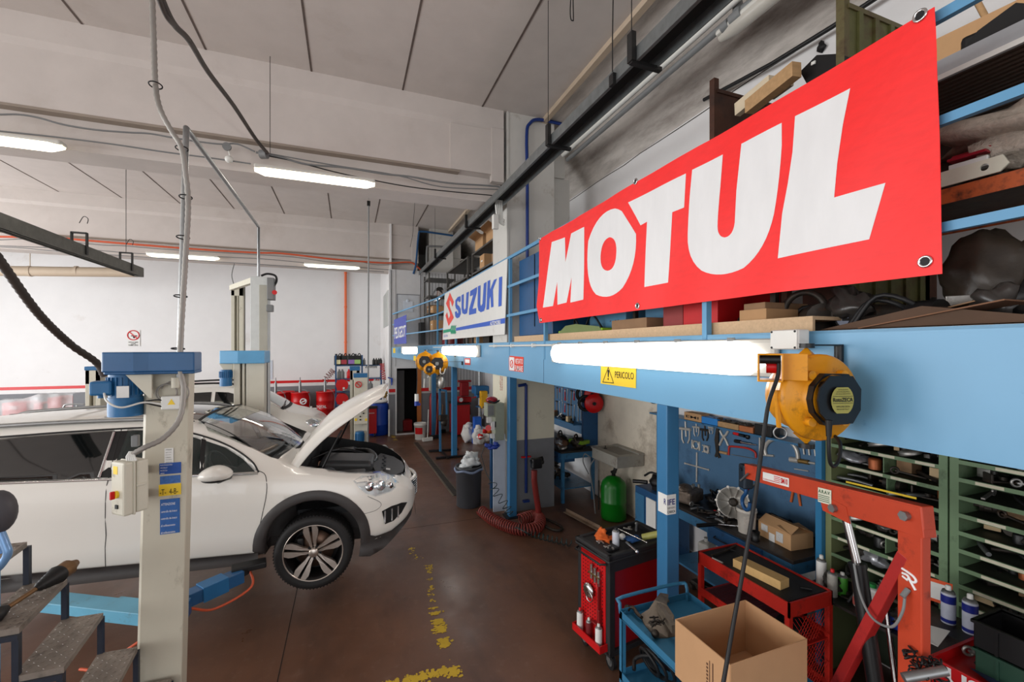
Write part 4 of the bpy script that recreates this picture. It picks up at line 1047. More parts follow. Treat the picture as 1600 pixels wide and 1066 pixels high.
m.torus(cc + V((-.005,0,0)),.056,.004,(0,1,0),24,6); m.torus(cc + V((0,-.008,.004)),.050,.004,(0,1,0),24,6); m.torus(cc + V((.035,.004,-.002)),.075,.004,(0,1,0),24,6,.4,4.4)
m.build('cable_coil',M_zinc,lc)
m = MB(); m.cyl(P(274,606,Y=3.29),P(274,590,Y=3.29),.022); m.build('conduit_coupling',M_beige,lc)
m = MB(); m.tube([P(162,612,Y=3.27),P(168,628,Y=3.2),P(190,637,Y=3.2),P(225,629,Y=3.27),P(255,632,Y=3.28)],.006,6,k=6); m.build('motor_cable',M_wpl,lc)
m = MB(); m.tube([P(228,627,Y=3.28),P(245,625,Y=3.28),P(256,626,Y=3.28)],.005,6,k=4); m.tube([P(228,630,Y=3.28),P(245,634,Y=3.28),P(256,636,Y=3.28)],.005,6,k=4); m.build('supply_cable',M_black,lc)
# lift arms and carriage at the near column
m = MB()
a1,a2 = V((-1.28,3.88,.64)),V((-2.15,4.33,.67))
m.bar(a1,a2,.15,.075,bev=.004); m.build('lift_arm',M_arm,lc)
m = MB(); m.bar(a1 + (a2 - a1) * .02 + V((0,0,.0)),a1 + (a2 - a1) * .45,.17,.09,bev=.004)
for k,t_ in enumerate((.10,.30)): pass
m.build('arm_sleeve',M_arm,lc)
m = MB(); d_ = (a2 - a1).normalized(); nn = V((d_.y,-d_.x,0)); c = a1 + (a2 - a1) * .30 + nn * .089
m.poly([(-.055,-.035),(.055,-.035),(.055,.035),(-.055,.035)],c,d_,(0,0,1)); m.build('yellow_label',M_yel,lc)
m = MB(); m.tube([a1 + V((0,-.14,-.04)),a1 + V((-.15,-.16,-.12)),a1 + V((-.3,-.12,-.24)),a1 + V((-.45,-.05,-.25))],.010,8,k=6); m.build('foot_guard',M_copper,lc)
m = MB(); b1,b2 = V((-1.21,4.0,.65)),V((-.86,4.27,.66))
m.bar(b1,b2,.11,.10,bev=.004); m.build('lift_arm',M_bcap,lc)
m = MB(); m.bar(b1 + (b2 - b1) * .3,b1 + (b2 - b1) * .72,.13,.12,bev=.004); m.build('arm_sleeve',M_motor,lc)
m = MB(); m.cyl(b2 + V((.0,.02,.0)),b2 + V((.0,.02,.045)),.06,n=20); m.box(b2 + V((.05,.05,.045)),(.26,.12,.05),.2,.01); m.build('lift_pad',M_black,lc)
m = MB(); m.tube([b1 + V((.06,.0,-.06)),b1 + V((.2,.12,-.16)),b1 + V((.42,.3,-.12)),b1 + V((.38,.42,.0))],.010,8,k=6); m.build('foot_guard',M_copper,lc)
m = MB(); m.cyl(a2 + V((-.02,.02,.02)),a2 + V((-.02,.02,.045)),.06,n=20); m.build('lift_pad',M_black,lc)
m = MB(); m.bb(-1.22,-1.12,3.45,3.95,.58,.70,bev=.01); m.build('carriage',M_bcap,lc)
# --- second column (far side of the estate car)
lb = thing('vehicle_lift','cream lift column with light blue head on the far side of the raised estate car','vehicle lift',(-1.22,6.6,0))
YB = 6.52
xl,xr = P(365,600,Y=YB).x,P(413,600,Y=YB).x
m = MB(); m.bb(xl,xl + .07,YB,YB + .25,.012,2.43); m.bb(xr - .21,xr,YB,YB + .25,.012,2.43); m.bb(xl,xr,YB + .18,YB + .25,.012,2.43); m.bb(xl + .09,xl + .12,YB + .02,YB + .05,.1,2.43); m.build('post',mat('column pale cream',(206,202,186),.45,var=.04,dirt=(140,128,104),dirt_amt=.15),lb,bevel=.006)
m = MB(); o = [(P(341,560,Y=YB - .1).x,YB - .05),(P(372,560,Y=YB - .1).x,YB - .12),(P(414,560,Y=YB - .1).x,YB - .12),(P(414,560,Y=YB - .1).x,YB + .3),(P(341,560,Y=YB - .1).x,YB + .3)]
m.poly(o,(0,0,2.40),(1,0,0),(0,1,0),t=.165); m.build('head_cover',mat('pale lift blue',(86,156,200),.35,var=.08),lb,bevel=.01)
m = MB(); c = P(353,592,Y=YB); motor(m,(c.x,c.y,2.16),.065,.16); m.build('motor',M_motor,lb)
m = MB(); m.poly([(-.10,0),(.05,0),(.05,-.2),(.02,-.2)],(c.x + .02,YB + .02,2.40),(1,0,0),(0,0,1),t=-.02); m.build('motor_bracket',M_beige,lb)
m = MB(); m.bb(xl - .1,xr + .1,YB - .1,YB + .35,0,.012); m.build('base_plate',M_dsteel,lb)
# --- tall column behind with box and cable loop
YT = 8.6
tc_ = thing('vehicle_lift','tall grey cream lift column rising above the light blue lift head','vehicle lift',(P(404,500,Y=YT).x,YT + .1,0))
x0,x1,x2 = P(391,500,Y=YT).x,P(405,500,Y=YT).x,P(418,500,Y=YT).x
m = MB(); m.bb(x0,x2,YT,YT + .3,.012,P(400,432,Y=YT).z); m.bb(x1,x2 + .002,YT - .012,YT,.1,P(400,436,Y=YT).z - .1,mi=1); m.build('post',[mat('column light grey',(206,210,208),.45),mat('column grey cream',(172,170,158),.5)],tc_,bevel=.006)
m = MB(); c = P(424,452,Y=YT); m.box(c,(.11,.2,.38),None,.01); m.box(P(422,482,Y=YT),(.10,.14,.12),None,.01); bx = m.build('switch_box',M_gpl,tc_)
m = MB(); m.cyl(P(429,457,Y=YT - .1),P(429,457,Y=YT - .16),.04); m.build('red_button',M_red,bx)
m = MB(); m.tube([P(408,431,Y=YT),P(418,428,Y=YT),P(430,431,Y=YT),P(432,440,Y=YT),P(426,450,Y=YT)],.018,8,k=5); m.build('cable_loop',M_black,tc_)
# --- farther columns with blue caps
def small_column(x0p,x1p,ytp,Yc,label,base=0,slots=True,cap=.07,extra=None):
    xa,xb = P(x0p,ytp,Y=Yc).x,P(x1p,ytp,Y=Yc).x; zt = P(x0p,ytp,Y=Yc).z
    t = thing('vehicle_lift',label,'vehicle lift',((xa + xb) / 2,Yc + .12,base))
    m = MB()
    if slots:
        w_ = (xb - xa); m.bb(xa,xa + w_ * .28,Yc,Yc + .25,.012,zt - cap); m.bb(xb - w_ * .34,xb,Yc,Yc + .25,.012,zt - cap); m.bb(xa,xb,Yc + .15,Yc + .25,.012,zt - cap); m.bb(xa + w_ * .45,xa + w_ * .55,Yc + .04,Yc + .07,.1,zt - cap)
        m.bb(xa,xb,Yc,Yc + .1,zt - cap - .25,zt - cap)
    else: m.bb(xa,xb,Yc,Yc + .25,.012,zt - cap)
    m.build('post',M_beige,t,bevel=.005)
    m = MB(); m.bb(xa - .012,xb + .012,Yc - .012,Yc + .26,zt - cap,zt); m.build('cap',M_motor,t,bevel=.01)
    m = MB(); m.bb(xa - .12,xb + .12,Yc - .12,Yc + .36,0,.012); m.build('base_plate',M_dsteel,t)
    return t,xa,xb,zt
small_column(133,157,573,10.0,'cream lift column with narrow blue cap behind the left end of the estate car')
t,xa,xb,zt = small_column(361,380,447,13.15,'tall slotted cream lift column far behind left of the light blue head',cap=.0)
m = MB(); m.bar(P(362,450,Y=12.8),P(397,438,Y=11.0),.10,.12); m.build('cross_bar',M_beige,t)
m = MB(); m.tube([P(366,447,Y=12.9),P(362,430,Y=13.1),P(366,412,Y=13.2)],.012,6,k=5); m.build('cable',M_gpl,t)
small_column(547,562,573,12.4,'slotted lift column with blue cap under the raised bonnet tip, the farther of the pair',cap=.11)
t,xa,xb,zt = small_column(553,574,584,11.3,'lift column with blue cap, button panel and blue motor right of the raised bonnet',slots=False,cap=.10)
m = MB(); a,b = P(553,663,Y=11.2),P(574,633,Y=11.2); m.bb(a.x,b.x + .02,11.13,11.29,a.z,b.z,bev=.01); bp_ = m.build('button_panel',M_beige,t)
for k,(x,y,mm) in enumerate(((558,646,M_ink),(568,646,M_ink),(563,651,M_ink),(563,656,M_ink),(563,646,M_wpl))):
    c = P(x,y,Y=11.12); m = MB(); m.cyl(c + V((0,.01,0)),c - V((0,.012,0)),.018,n=10); m.build('push_button',mm,bp_)
m = MB(); c = P(563,641,Y=11.12); m.cyl(c + V((0,.01,0)),c - V((0,.04,0)),.045,n=14); m.build('emergency_stop',M_red,bp_)
for x in (556,572):
    c = P(x,656,Y=11.125); m = MB(); m.box(c,(.05,.004,.06)); m.build('yellow_label',M_yel,bp_)
m = MB(); c = P(562,697,Y=11.2); motor(m,(c.x,11.17,c.z - .0),.10,.36); m.build('motor',M_motor,t)
m = MB(); c = P(560,601,Y=11.29); m.torus(c + V((0,-.01,0)),.07,.012,(0,1,0),20,6); m.bar(c + V((-.045,-.012,.045)),c + V((.045,-.012,-.045)),.01,.02); sg = m.build('no_smoking_mark',M_red,t)
m = MB(); c = P(403,615,Y=10.9)
# pendant panel beside the tall column
t = thing('control_panel','grey cream lift control panel with small buttons left of the red drums','control panel',P(412,640,Y=11)); m = MB(); a,b = P(405,646,Y=11),P(420,604,Y=11); m.bb(a.x,b.x,11,11.15,a.z - .9,b.z,bev=.01); m.build('housing',M_beige,t)
for x,y,mm in ((413,607,M_yel),(418,608,M_red),(413,614,M_ink),(413,619,M_ink),(413,624,M_yel)):
    c = P(x,y,Y=10.99); m = MB(); m.cyl(c + V((0,.02,0)),c - V((0,.02,0)),.03,n=10); m.build('push_button',mm,t)

# ================================================================ overhead rails, ducts, conduits
def wire(p,ztop=ZC,r=.004):
    m = MB(); m.cyl(p,(p[0],p[1],ztop),r,n=5,caps=False); return m
# left exhaust rail
g = thing('exhaust_rail','galvanised exhaust rail hanging on wires at the left','rail',(-3.6,6.5,4.0))
pa,pb = V((-3.63,3.0,4.0)),V((-3.63,9.9,4.0))
m = MB(); m.bar(pa,pb,.012,.15); 
for dx in (-.07,.07): m.bb(-3.63 + dx - .006,-3.63 + dx + .006,3.0,9.9,3.92,4.08)
m.bb(-3.70,-3.56,3.0,9.9,4.07,4.085); m.cyl((-3.63,9.9,3.92),(-3.63,9.9,4.07),.075,n=18); m.build('channel',mat('dull galvanised',(110,110,104),.55,.5,var=.25,scale=9),g)
for y,tall in ((5.55,1),(8.0,0),(9.4,1),(4.0,1)):
    m = MB()
    for dx in (-.085,.085): m.bb(-3.63 + dx - .008,-3.63 + dx + .008,y,y + .05,3.95,4.26)
    m.bb(-3.72,-3.54,y,y + .05,4.25,4.27)
    if tall: m.cyl((-3.63,y + .02,4.27),(-3.63,y + .02,ZC),.005,n=5)
    m.tube([(-3.63,y + .02,4.40),(-3.58,y + .02,4.50),(-3.53,y + .02,4.47),(-3.54,y + .02,4.40)],.005,5,k=4)
    m.build('hanger',M_dsteel,g)
m = MB(); pts = [P(-40,350,d=4.6),P(5,415,d=5.0),P(60,490,d=5.6),P(110,538,d=6.2),P(150,566,d=6.6),P(163,588,d=6.7)]
ribbed(m,pts,.052,10,14,pitch=.03); h = single(m,'exhaust_hose',mat('brown grey hose',(62,54,50),.6,var=.15),'thick dark exhaust hose sagging from the left rail to the lift motor','hose')
# beige duct along the far wall
m = MB(); m.cyl(P(-30,423,Y=15.2),P(215,426,Y=15.2),.13,n=18)
for x in (47,120): a = P(x,424,Y=15.2); m.cyl(a - V((.03,0,0)),a + V((.03,0,0)),.14,n=18)
m.cyl(P(47,418,Y=15.2),P(47,385,Y=15.2),.01,n=5)
single(m,'duct',mat('beige duct',(190,172,150),.6,var=.05),'round beige duct hanging near the far wall at the left','duct')
# long tray on the right
a0,a1 = V((2.15,1.2,4.83)),V((2.08,13.2,4.86))
t = thing('cable_rail','long galvanised rail with dark underside running above the banners','rail',(a0 + a1) / 2)
d = (a1 - a0).normalized(); sd = V((d.y,-d.x,0)).normalized()
m = MB()
m.bar(a0 - sd * .10,a1 - sd * .10,.008,.11); m.bar(a0 + sd * .10,a1 + sd * .10,.008,.11); m.bar(a0 + V((0,0,.05)),a1 + V((0,0,.05)),.2,.006)
m.bar(a0 - sd * .09 - V((0,0,.05)),a1 - sd * .09 - V((0,0,.05)),.03,.005)
m.build('channel',mat('rail galvanised',(122,126,126),.4,.6,var=.2,scale=12),t)
m = MB(); m.bar(a0 + V((0,0,.04)),a1 + V((0,0,.04)),.19,.008); m.build('channel_inside',mat('dark rail inside',(30,31,32),.8),t)
for y in (2.75,4.2,7.6,10.5):
    s_ = (y - a0.y) / (a1.y - a0.y); c = a0 + (a1 - a0) * s_
    m = MB(); m.bar(c - sd * .14 - V((0,0,.06)),c + sd * .14 - V((0,0,.06)),.04,.03); m.bb(c.x - .15,c.x - .11,y - .03,y + .03,c.z - .06,c.z + .16); m.cyl((c.x - .13,y,c.z + .15),(c.x - .13,y,ZC if y < 6 else 6.0),.004,n=5); m.build('hanger',M_dsteel,t)
def pipe(name,pts,r,ma,label,cat='pipe',k=0,n=10,clips=0):
    m = MB(); m.tube(pts,r,n,k=k)
    return single(m,name,ma,label,cat)
pipe('grey_pipe',[(3.38,.9,5.71),(3.38,6.35,5.71)],.035,M_gpl,'grey pipe running beneath the right haunch beside the rail')
pipe('white_pipe',[(3.30,.7,5.78),(3.30,6.35,5.78)],.04,M_wpl,'white pipe running between the rail and the grey pipe')
m = MB(); a = P(1152,25,X=3.38); m.cyl(a - V((0,.06,0)),a + V((0,.06,0)),.055); m.tube([a,a + V((0,0,.12)),a + V((-.1,0,.22))],.045,10,k=4); m.cyl(P(1135,40,X=3.38) - V((0,.04,0)),P(1135,40,X=3.38) + V((0,.04,0)),.05); single(m,'pipe_joint',M_gpl,'grey pipe joint with elbow at the top edge near the rail','pipe')
pipe('wall_rod',[P(1100,156,X=3.98),P(1205,100,X=3.98),P(1300,42,X=3.98),P(1440,-50,X=3.98)],.022,M_dsteel,'dark rod along the right wall above the MOTUL banner')
# blue pipe on the near column, on the far column
yb = YC1 - .05
def P1(x,y): return P(x,y,Y=yb)
pipe('blue_pipe',[P1(824,590),P1(824,300),P1(823,212),P1(828,193),P1(843,187),P1(886,196)],.026,mat('navy pipe',(20,50,120),.4),'dark blue pipe climbing the near concrete column',k=4)
yb2 = YC2 + .0
def P2(x,y): return P(x,y,Y=yb2)
pipe('blue_pipe',[P2(646,428),P2(650,412),P2(654,368),P2(659,362),P2(685,365),P2(712,369)],.03,M_dblue,'dark blue pipe bending over the far column',k=4)
pipe('grey_pipe',[P2(667,424),P2(667,390),P2(672,385),P2(700,386)],.03,M_gpl,'short grey bent pipe beside the far column',k=4)
m = MB(); m.cyl((P1(824,805)).to_tuple(),P1(824,590).to_tuple(),.02) if False else m.cyl(P1(822,770),P1(822,601),.024,n=10); m.cyl(P1(810,603),P1(822,601),.024); m.box(P1(822,783),(.1,.06,.03),None); m.box(P1(822,714),(.16,.04,.02),mi=1)
single(m,'blue_pipe',[mat('navy pipe',(20,50,120),.4),M_red],'dark blue drop pipe with red tap handle on the column behind the middle post','pipe')
# red pipes and cables under the far beam
yr = YC2 + .10
def P3(x,y): return P(x,y,Y=yr)
pipe('red_pipe',[P3(0,370),P3(78,371),P3(150,377),P3(300,389),P3(400,395),P3(440,396),P3(520,405),P3(600,411),P3(640,410),P3(652,417),P3(659,424)],.024,M_copper,'orange red pipe running along the far concrete beam',k=5)
for i,(nm,pts) in enumerate((('upper',[(0,375),(60,374),(160,383),(190,384),(250,389),(330,394),(400,398),(460,402),(520,410),(560,409),(590,414),(640,412)]),('lower',[(0,384),(100,388),(160,392),(230,397),(400,404),(500,413),(612,422)]),('lowest',[(0,386),(40,388),(110,394),(400,413),(600,425)]))):
    pipe('cable',[P(x,y,Y=yr - .03 * i) for x,y in pts],.010,M_gpl,'thin grey cable along the far concrete beam, %s of three' % nm,'cable',k=4,n=6)
# cables along the near beam
yn = YC1 - .03
def P4(x,y): return P(x,y,Y=yn)
for nm,pts,r in (('sagging pair of grey cables along the near beam, the left stretch',[(0,179),(30,179),(60,184),(100,195),(150,203),(200,207),(235,209),(280,217),(340,225),(370,225),(398,237)],.010),
                   ('thin cable right under the near beam joining its two lights',[(0,205),(85,214),(180,226),(260,238),(330,247),(392,256)],.009),
                   ('loose grey cable running right from the middle light to the column',[(400,238),(440,246),(480,257),(540,262),(600,272),(640,276),(700,286),(760,290),(782,293),(786,302)],.013),
                   ('thin dark cable sagging between the middle light and the column',[(420,244),(460,252),(520,268),(580,281),(640,292),(700,299),(775,306)],.008),
                   ('upper thin cable along the beam right of the middle light',[(420,240),(520,258),(620,274),(690,292),(780,296)],.008)):
    pipe('cable',[P4(x,y) for x,y in pts],r,M_gpl if 'dark' not in nm else M_dsteel,nm,'cable',k=5,n=6)
t = thing('ceiling_junction','round grey junction disc with a white plug beneath the near beam','junction box',P4(355,236)); m = MB(); m.cyl(P4(355,230),P4(355,230) + V((0,-.03,0)),.05); m.build('disc',M_gpl,t)
m = MB(); m.ell(P4(358,249),(.05,.05,.045)); m.tube([P4(357,235),P4(359,243),P4(358,247)],.008,6); m.build('plug',M_wpl,t)
m = MB(); m.cyl(P4(413,243) + V((-.04,-.02,0)),P4(413,243) + V((.04,-.05,0)),.055); single(m,'junction_disc',M_gpl,'grey round junction can at the foot of the hanging cable above the middle light','junction box')
# pendant wires
for x,y0,y1,lab in ((422,88,240,'thin hanging wire from the ceiling above the middle light'),(64,255,352,'hanging wire')):
    if x == 64: continue
    m = MB(); a = P(x,y1,Y=6.2); b = P(x - 0,y0,Y=6.2); m.tube([a,b],.004,5); single(m,'hanging_wire',M_dsteel,lab,'wire')
# vertical rod below the middle light with pulley
a = P(576,318,Y=7.4); b = P(575,700,Y=7.4)
t = thing('hanging_rod','thin vertical grey rod hanging from the pulley below the middle light','rod',b)
m = MB(); m.cyl(a,b,.012,n=8); m.build('rod',M_gpl,t)
m = MB(); m.tube([V((a.x - .02,a.y,ZC)),a,V((a.x + .1,a.y,ZC))],.006,5); m.box(a + V((0,0,-.0)),(.05,.03,.08)); m.build('pulley',M_dsteel,t)
# dangling wires right
for pts,lab in (([(647,291),(648,320),(646,345),(645,365),(641,386)],'thin dangling wire left of the bare hook under the far ceiling'),([(700,545),(703,300)],'')):
    if lab: pipe('hanging_wire',[V((P(647,291,Y=9.5).x,9.5,ZC))] + [P(x,y,Y=9.5) for x,y in pts],.005,M_dsteel,lab,'wire',k=4,n=5)
m = MB(); a = [P(687,299,Y=8),P(687,319,Y=8),P(704,321,Y=8),P(704,301,Y=8)]; m.tube(a,.012,6); m.cyl(P(687,299,Y=8),V((P(687,299,Y=8).x,8,ZC)),.004,n=5); m.cyl(P(704,301,Y=8),V((P(704,301,Y=8).x,8,ZC)),.004,n=5); m.cyl(P(687,299,Y=8),P(687,310,Y=8),.03); m.cyl(P(704,301,Y=8),P(704,312,Y=8),.03); single(m,'wire_hanger',M_dsteel,'bare U shaped wire hanger beneath the far ceiling near the right rail','hanger')
m = MB(); m.tube([P(958,0,X=2.0),P(957,60,X=2.0),P(957,112,X=2.0)],.005,5); m.box(P(957,125,X=2.02),(.03,.06,.09)); single(m,'hanging_wire',M_dsteel,'vertical wire with bracket holding the near part of the right rail','wire')
m = MB(); m.tube([P(893,-20,Y=4),P(891,15,Y=4),P(892,30,Y=4),P(895,32,Y=4),P(896,28,Y=4),P(895,-20,Y=4)],.006,5,k=3); single(m,'wire_loop',M_dsteel,'small wire loop hanging at the top edge of the near ceiling','wire')
# overhead conduit between both lift columns
A,B,Cc,D = P(280,592,Y=3.31),P(291,200,Y=3.45),P(404,355,Y=6.6),P(404,432,Y=6.62)
pipe('steel_conduit',[A,A + (B - A) * .95,B,B + (Cc - B) * .03,Cc + (B - Cc) * .02,Cc,D],.018,M_steel,'bent steel conduit rising from the near lift column and crossing to the second column',k=0)
m = MB(); ribbed(m,[P(237,-30,Y=3.3),P(240,60,Y=3.3),P(243,133,Y=3.3),P(250,170,Y=3.25),P(268,205,Y=3.25),P(283,230,Y=3.25),P(290,270,Y=3.27),P(294,320,Y=3.28),P(290,400,Y=3.27),P(284,500,Y=3.25),P(281,570,Y=3.24),P(287,610,Y=3.24),P(280,655,Y=3.2),P(255,685,Y=3.15),P(225,700,Y=3.1),P(204,712,Y=3.1)],.0165,8,10)
single(m,'flexible_conduit',M_zinc,'grey flexible conduit dropping from the ceiling to the near control box','conduit')
m = MB()
for k in range(5): m.tube([P(203 + k,706,Y=3.1),P(198 + 3 * k,714,Y=3.08),P(199 + 3.4 * k,720,Y=3.08)],.006,6)
single(m,'cable_bundle',M_wpl,'bundle of cream cables entering the top of the near control box','cable')
for k,(x,y,yy) in enumerate(((243,133,3.28),(284,232,3.4),(290,308,3.3),(286,371,3.3),(282,463,3.3),(278,545,3.3))):
    m = MB(); c = P(x,y,Y=yy); m.torus(c,.034,.004,(0,.15,1),14,5); single(m,'cable_tie',M_ink,['black tie high on the flexible conduit by the ceiling','black cable tie at the top joint of the steel conduit','second black tie below the conduit top','black tie halfway down the steel conduit','black tie level with the white wall notice','lowest black tie just above the lift head'][k],'cable tie')
m = MB(); m.tube([P(245,-20,Y=3.4),P(262,20,Y=3.6),P(275,42,Y=3.8),P(296,64,Y=4.1),P(325,112,Y=4.7),P(365,165,Y=5.4),P(398,215,Y=6.1),P(418,240,Y=6.3)],.022,8,k=5); single(m,'ceiling_cable',mat('dark grey cable',(70,64,60),.6),'thick dark cable slanting from the top left to the near concrete beam','cable')
m = MB(); m.tube([P(243,-20,Y=3.35),P(252,8,Y=3.5),P(263,30,Y=3.6),P(280,47,Y=3.9),P(298,66,Y=4.1)],.016,8,k=5); single(m,'ceiling_cable',mat('dark grey cable',(70,64,60),.6),'shorter dark cable looping beside the slanting ceiling cable','cable')
# fittings where the beam cables meet the column
m = MB()
for k in range(4): m.tube([P(777 + 3 * k,300,Y=6.3),P(775 + 3 * k,322,Y=6.3),P(779 + 2 * k,345,Y=6.3),P(788,352 - 3 * k,Y=6.3)],.016,7,k=4)
single(m,'cable_bundle',M_wpl,'bundle of white cables bending round the near column beneath the beam','cable')
m = MB(); m.box(P(774,347,Y=6.3),(.09,.08,.22),None,.01); single(m,'junction_box',M_wpl,'white junction box on the near column under the beam cables','junction box')
# far wall: notices, orange pipe
YWf = YF - .012
def PF(x,y): return P(x,y,Y=YWf)
t = thing('no_smoking_notice','white no smoking notice with red ring on the far wall','notice',PF(209,541)); m = MB(); a,b = PF(199,541),PF(219,516); m.bb(a.x,b.x,YWf - .003,YWf,a.z,b.z); m.build('notice_sheet',M_paper,t)
m = MB(); c = PF(208.5,524); m.torus(c + V((0,-.006,0)),.15,.016,(0,1,0),28,6); m.bar(c + V((-.10,-.008,.10)),c + V((.10,-.008,-.10)),.01,.03); m.build('ring',M_red,t)
m = MB(); m.box(c + V((.02,-.006,-.02)),(.16,.004,.03),None); m.ell(c + V((.02,-.01,-.06)),(.03,.004,.04)); 
for i,s_ in enumerate(('DIVIETO DI FUMARE','E USARE','FIAMME LIBERE')):
    o = PF(201 if i != 1 else 205,536 + i * 2.3); m.text(s_,o + V((0,-.005,0)),(PF(216 if i != 1 else 212,536).x - o.x,0,0),(0,0,.045),.01)
m.build('lettering',M_ink,t)
m = MB(); a,b = PF(416,593),PF(426,563); m.bb(a.x,b.x,YWf - .003,YWf,a.z,b.z); nt_ = single(m,'notice_sheet',mat('pale blue paper',(204,212,222),.7),'pale paper notice on the far wall above the left red drums','notice')
m = MB(); m.cyl(PF(540,424) - V((0,.06,0)),PF(540,560) - V((0,.06,0)),.045,n=10)
for y in (427,480,535): m.cyl(PF(540,y) - V((0,.06,-.03)),PF(540,y) - V((0,.06,.03)),.055,n=10)
single(m,'orange_pipe',mat('bright orange pipe',(232,112,66),.5),'vertical orange pipe on the far wall above the bottle rack','pipe')
m = MB(); m.tube([P(611,422,Y=13.29),P(611,600,Y=13.29)],.015,6); single(m,'conduit',M_gpl,'thin vertical conduit on the door pilaster','conduit')
m = MB(); a,b = P(630,487,Y=YC2),P(645,471,Y=YC2); m.bb(a.x,b.x,YC2 - .012,YC2 - .006,a.z,b.z); m.ell(P(637,470,Y=YC2 - .02),(.05,.01,.05)); single(m,'paper_notice',mat('pale blue paper',(204,212,222),.7),'pale paper notice on the upper door behind the guard rail','notice')
# ================================================================ portable steps at the lower left
M_tread = mat('chequer plate',(136,126,116),.5,.3,var=.2,scale=12,dirt=(62,48,38),dirt_amt=.4,dirt_scale=8)
M_frame = mat('blue black frame tube',(48,54,66),.4,.4,var=.15,scale=8,dirt=(86,70,56),dirt_amt=.25,dirt_scale=12)
st = thing('platform_steps','steel steps with chequer plate treads at the lower left','steps',(-1.4,3.05,0))
zs_ = [.763,1.007,1.242,1.489]; xr_ = [-1.215,-1.381,-1.548,-1.725]
for k in range(-3,4):
    z = zs_[0] + .2425 * k if k > 0 else zs_[0] + .2425 * k
    if k >= 0: z = zs_[k]
    xr = xr_[k] if k >= 0 else xr_[0] - .172 * k
    c4 = [V((xr - .195,3.31,z)),V((xr,3.30,z)),V((xr + .05,2.81,z)),V((xr - .145,2.81,z))]
    tr = MB(); tr.add([p - V((0,0,.03)) for p in c4] + c4,[(0,1,5,4),(1,2,6,5),(2,3,7,6),(3,0,4,7),(4,5,6,7),(3,2,1,0)][0:5] + [(0,1,2,3)])
    u = (c4[1] - c4[0]) / .195; w_ = (c4[3] - c4[0]) / .5
    for i in range(6):
        for j in range(15):
            c = c4[0] + u * (.018 + .032 * i) + w_ * (.018 + .033 * j) + V((0,0,.001)); a = .75 if (i + j) % 2 else -.75
            d = u * math.cos(a) + w_ * math.sin(a); n_ = V((-d.y,d.x,0)); tr.add([c - d * .012,c + n_ * .0035,c + d * .012,c - n_ * .0035,c + V((0,0,.0025))],[(0,3,4),(3,2,4),(2,1,4),(1,0,4)])
    tr.build('tread',M_tread,st)
    if k < 3:
        zl_ = z; zu = zs_[k + 1] if k >= 0 else z + .2425
        for q in (c4[0] + V((.012,0,0)),c4[3] + V((.012,.01,0))):
            f = MB(); f.bb(q.x - .012,q.x + .014,q.y - .012,q.y + .014,zl_ - .03,zu - .03); f.build('upright',M_frame,st)
        f = MB(); f.bar(c4[0] + V((0,0,-.043)),c4[1] + V((0,0,-.043)),.026,.026); f.build('cross_tube',M_frame,st); f = MB(); f.bar(c4[3] + V((0,0,-.043)),c4[2] + V((0,0,-.043)),.026,.026); f.build('cross_tube',M_frame,st)
z0 = zs_[0] - .2425 * 3
for x,y in ((-.72,3.3),(-.67,2.81),(-1.9,3.31),(-1.86,2.81)):
    f = MB(); f.bb(x - .013,x + .013,y - .013,y + .013,0,z0 if x > -1 else zs_[3] - .03); f.build('leg',M_frame,st)
for y in (3.31,2.81):
    f = MB(); f.bar((-1.9,y,.05),(-.7,y,.05),.026,.026); f.build('base_tube',M_frame,st)
# axle shaft on the second tread from the top
ax = thing('drive_shaft','brown drive shaft with black rubber boots lying on the second visible tread','axle shaft',(-1.66,3.05,1.245))
p0,p1 = V((-1.60,2.86,1.285)),V((-1.58,3.24,1.30)); p1 = P(92,897,Z=1.31); p0 = P(2,956,Z=1.275)
d = (p1 - p0)
m = MB(); m.cyl(p0,p0 + d * .72,.012,n=10); m.cyl(p0 + d * .9,p1 + d * .12,.014,n=10); m.build('shaft',mat('rusty shaft',(120,90,60),.5,.5,var=.2),ax)
m = MB(); prof = [(.014,0)]
L = d.length
for k in range(6): prof += [(.018 + .005 * k,.012 + .02 * k),(.026 + .005 * k,.022 + .02 * k)]
m.lathe(prof + [(.046,.14)],p0 + d * .56,d,18); m.build('rubber_boot',M_black,ax)
m = MB(); m.lathe([(.044,0),(.046,.05),(.03,.07),(.018,.10)],p0 + d * .56 + d.normalized() * .14,d,18); m.build('joint_housing',mat('rusty shaft',(120,90,60),.5,.5,var=.2),ax)
m = MB(); m.lathe([(.03,-.06),(.04,-.03),(.03,0),(.014,.03)],p0,d,16); m.build('rubber_boot',M_black,ax)
# rounded dark rest on blue bracket at the left edge
t = thing('padded_rest','dark grey rounded rest on a blue bracket cut off by the left edge','rest',P(5,870,d=2.2))
m = MB(); m.ell(P(-2,800,d=2.2),(.07,.06,.11),20); m.build('pad',mat('grey pad',(74,72,76),.5,var=.05),t)
m = MB(); m.tube([P(0,830,d=2.2),P(8,850,d=2.2),P(12,866,d=2.2),P(0,885,d=2.2),P(-14,895,d=2.2)],.018,10,k=5); m.box(P(-6,848,d=2.22),(.06,.04,.12),.4,.01); m.tube([P(-8,895,d=2.2),(P(-8,895,d=2.2).x,P(-8,895,d=2.2).y,.0)],.02,8); m.build('bracket',mat('pale blue metal',(120,160,205),.3,.3,var=.1),t)
# ================================================================ wall side under the mezzanine
M_top = mat('oily bench top',(50,46,44),.45,.2,var=.3,scale=8,dirt=(24,22,22),dirt_amt=.5,dirt_scale=6)
M_peg = mat('blue tool board',(74,112,146),.6,var=.1,scale=3,dirt=(40,66,96),dirt_amt=.45,dirt_scale=3)
XT = 4.03
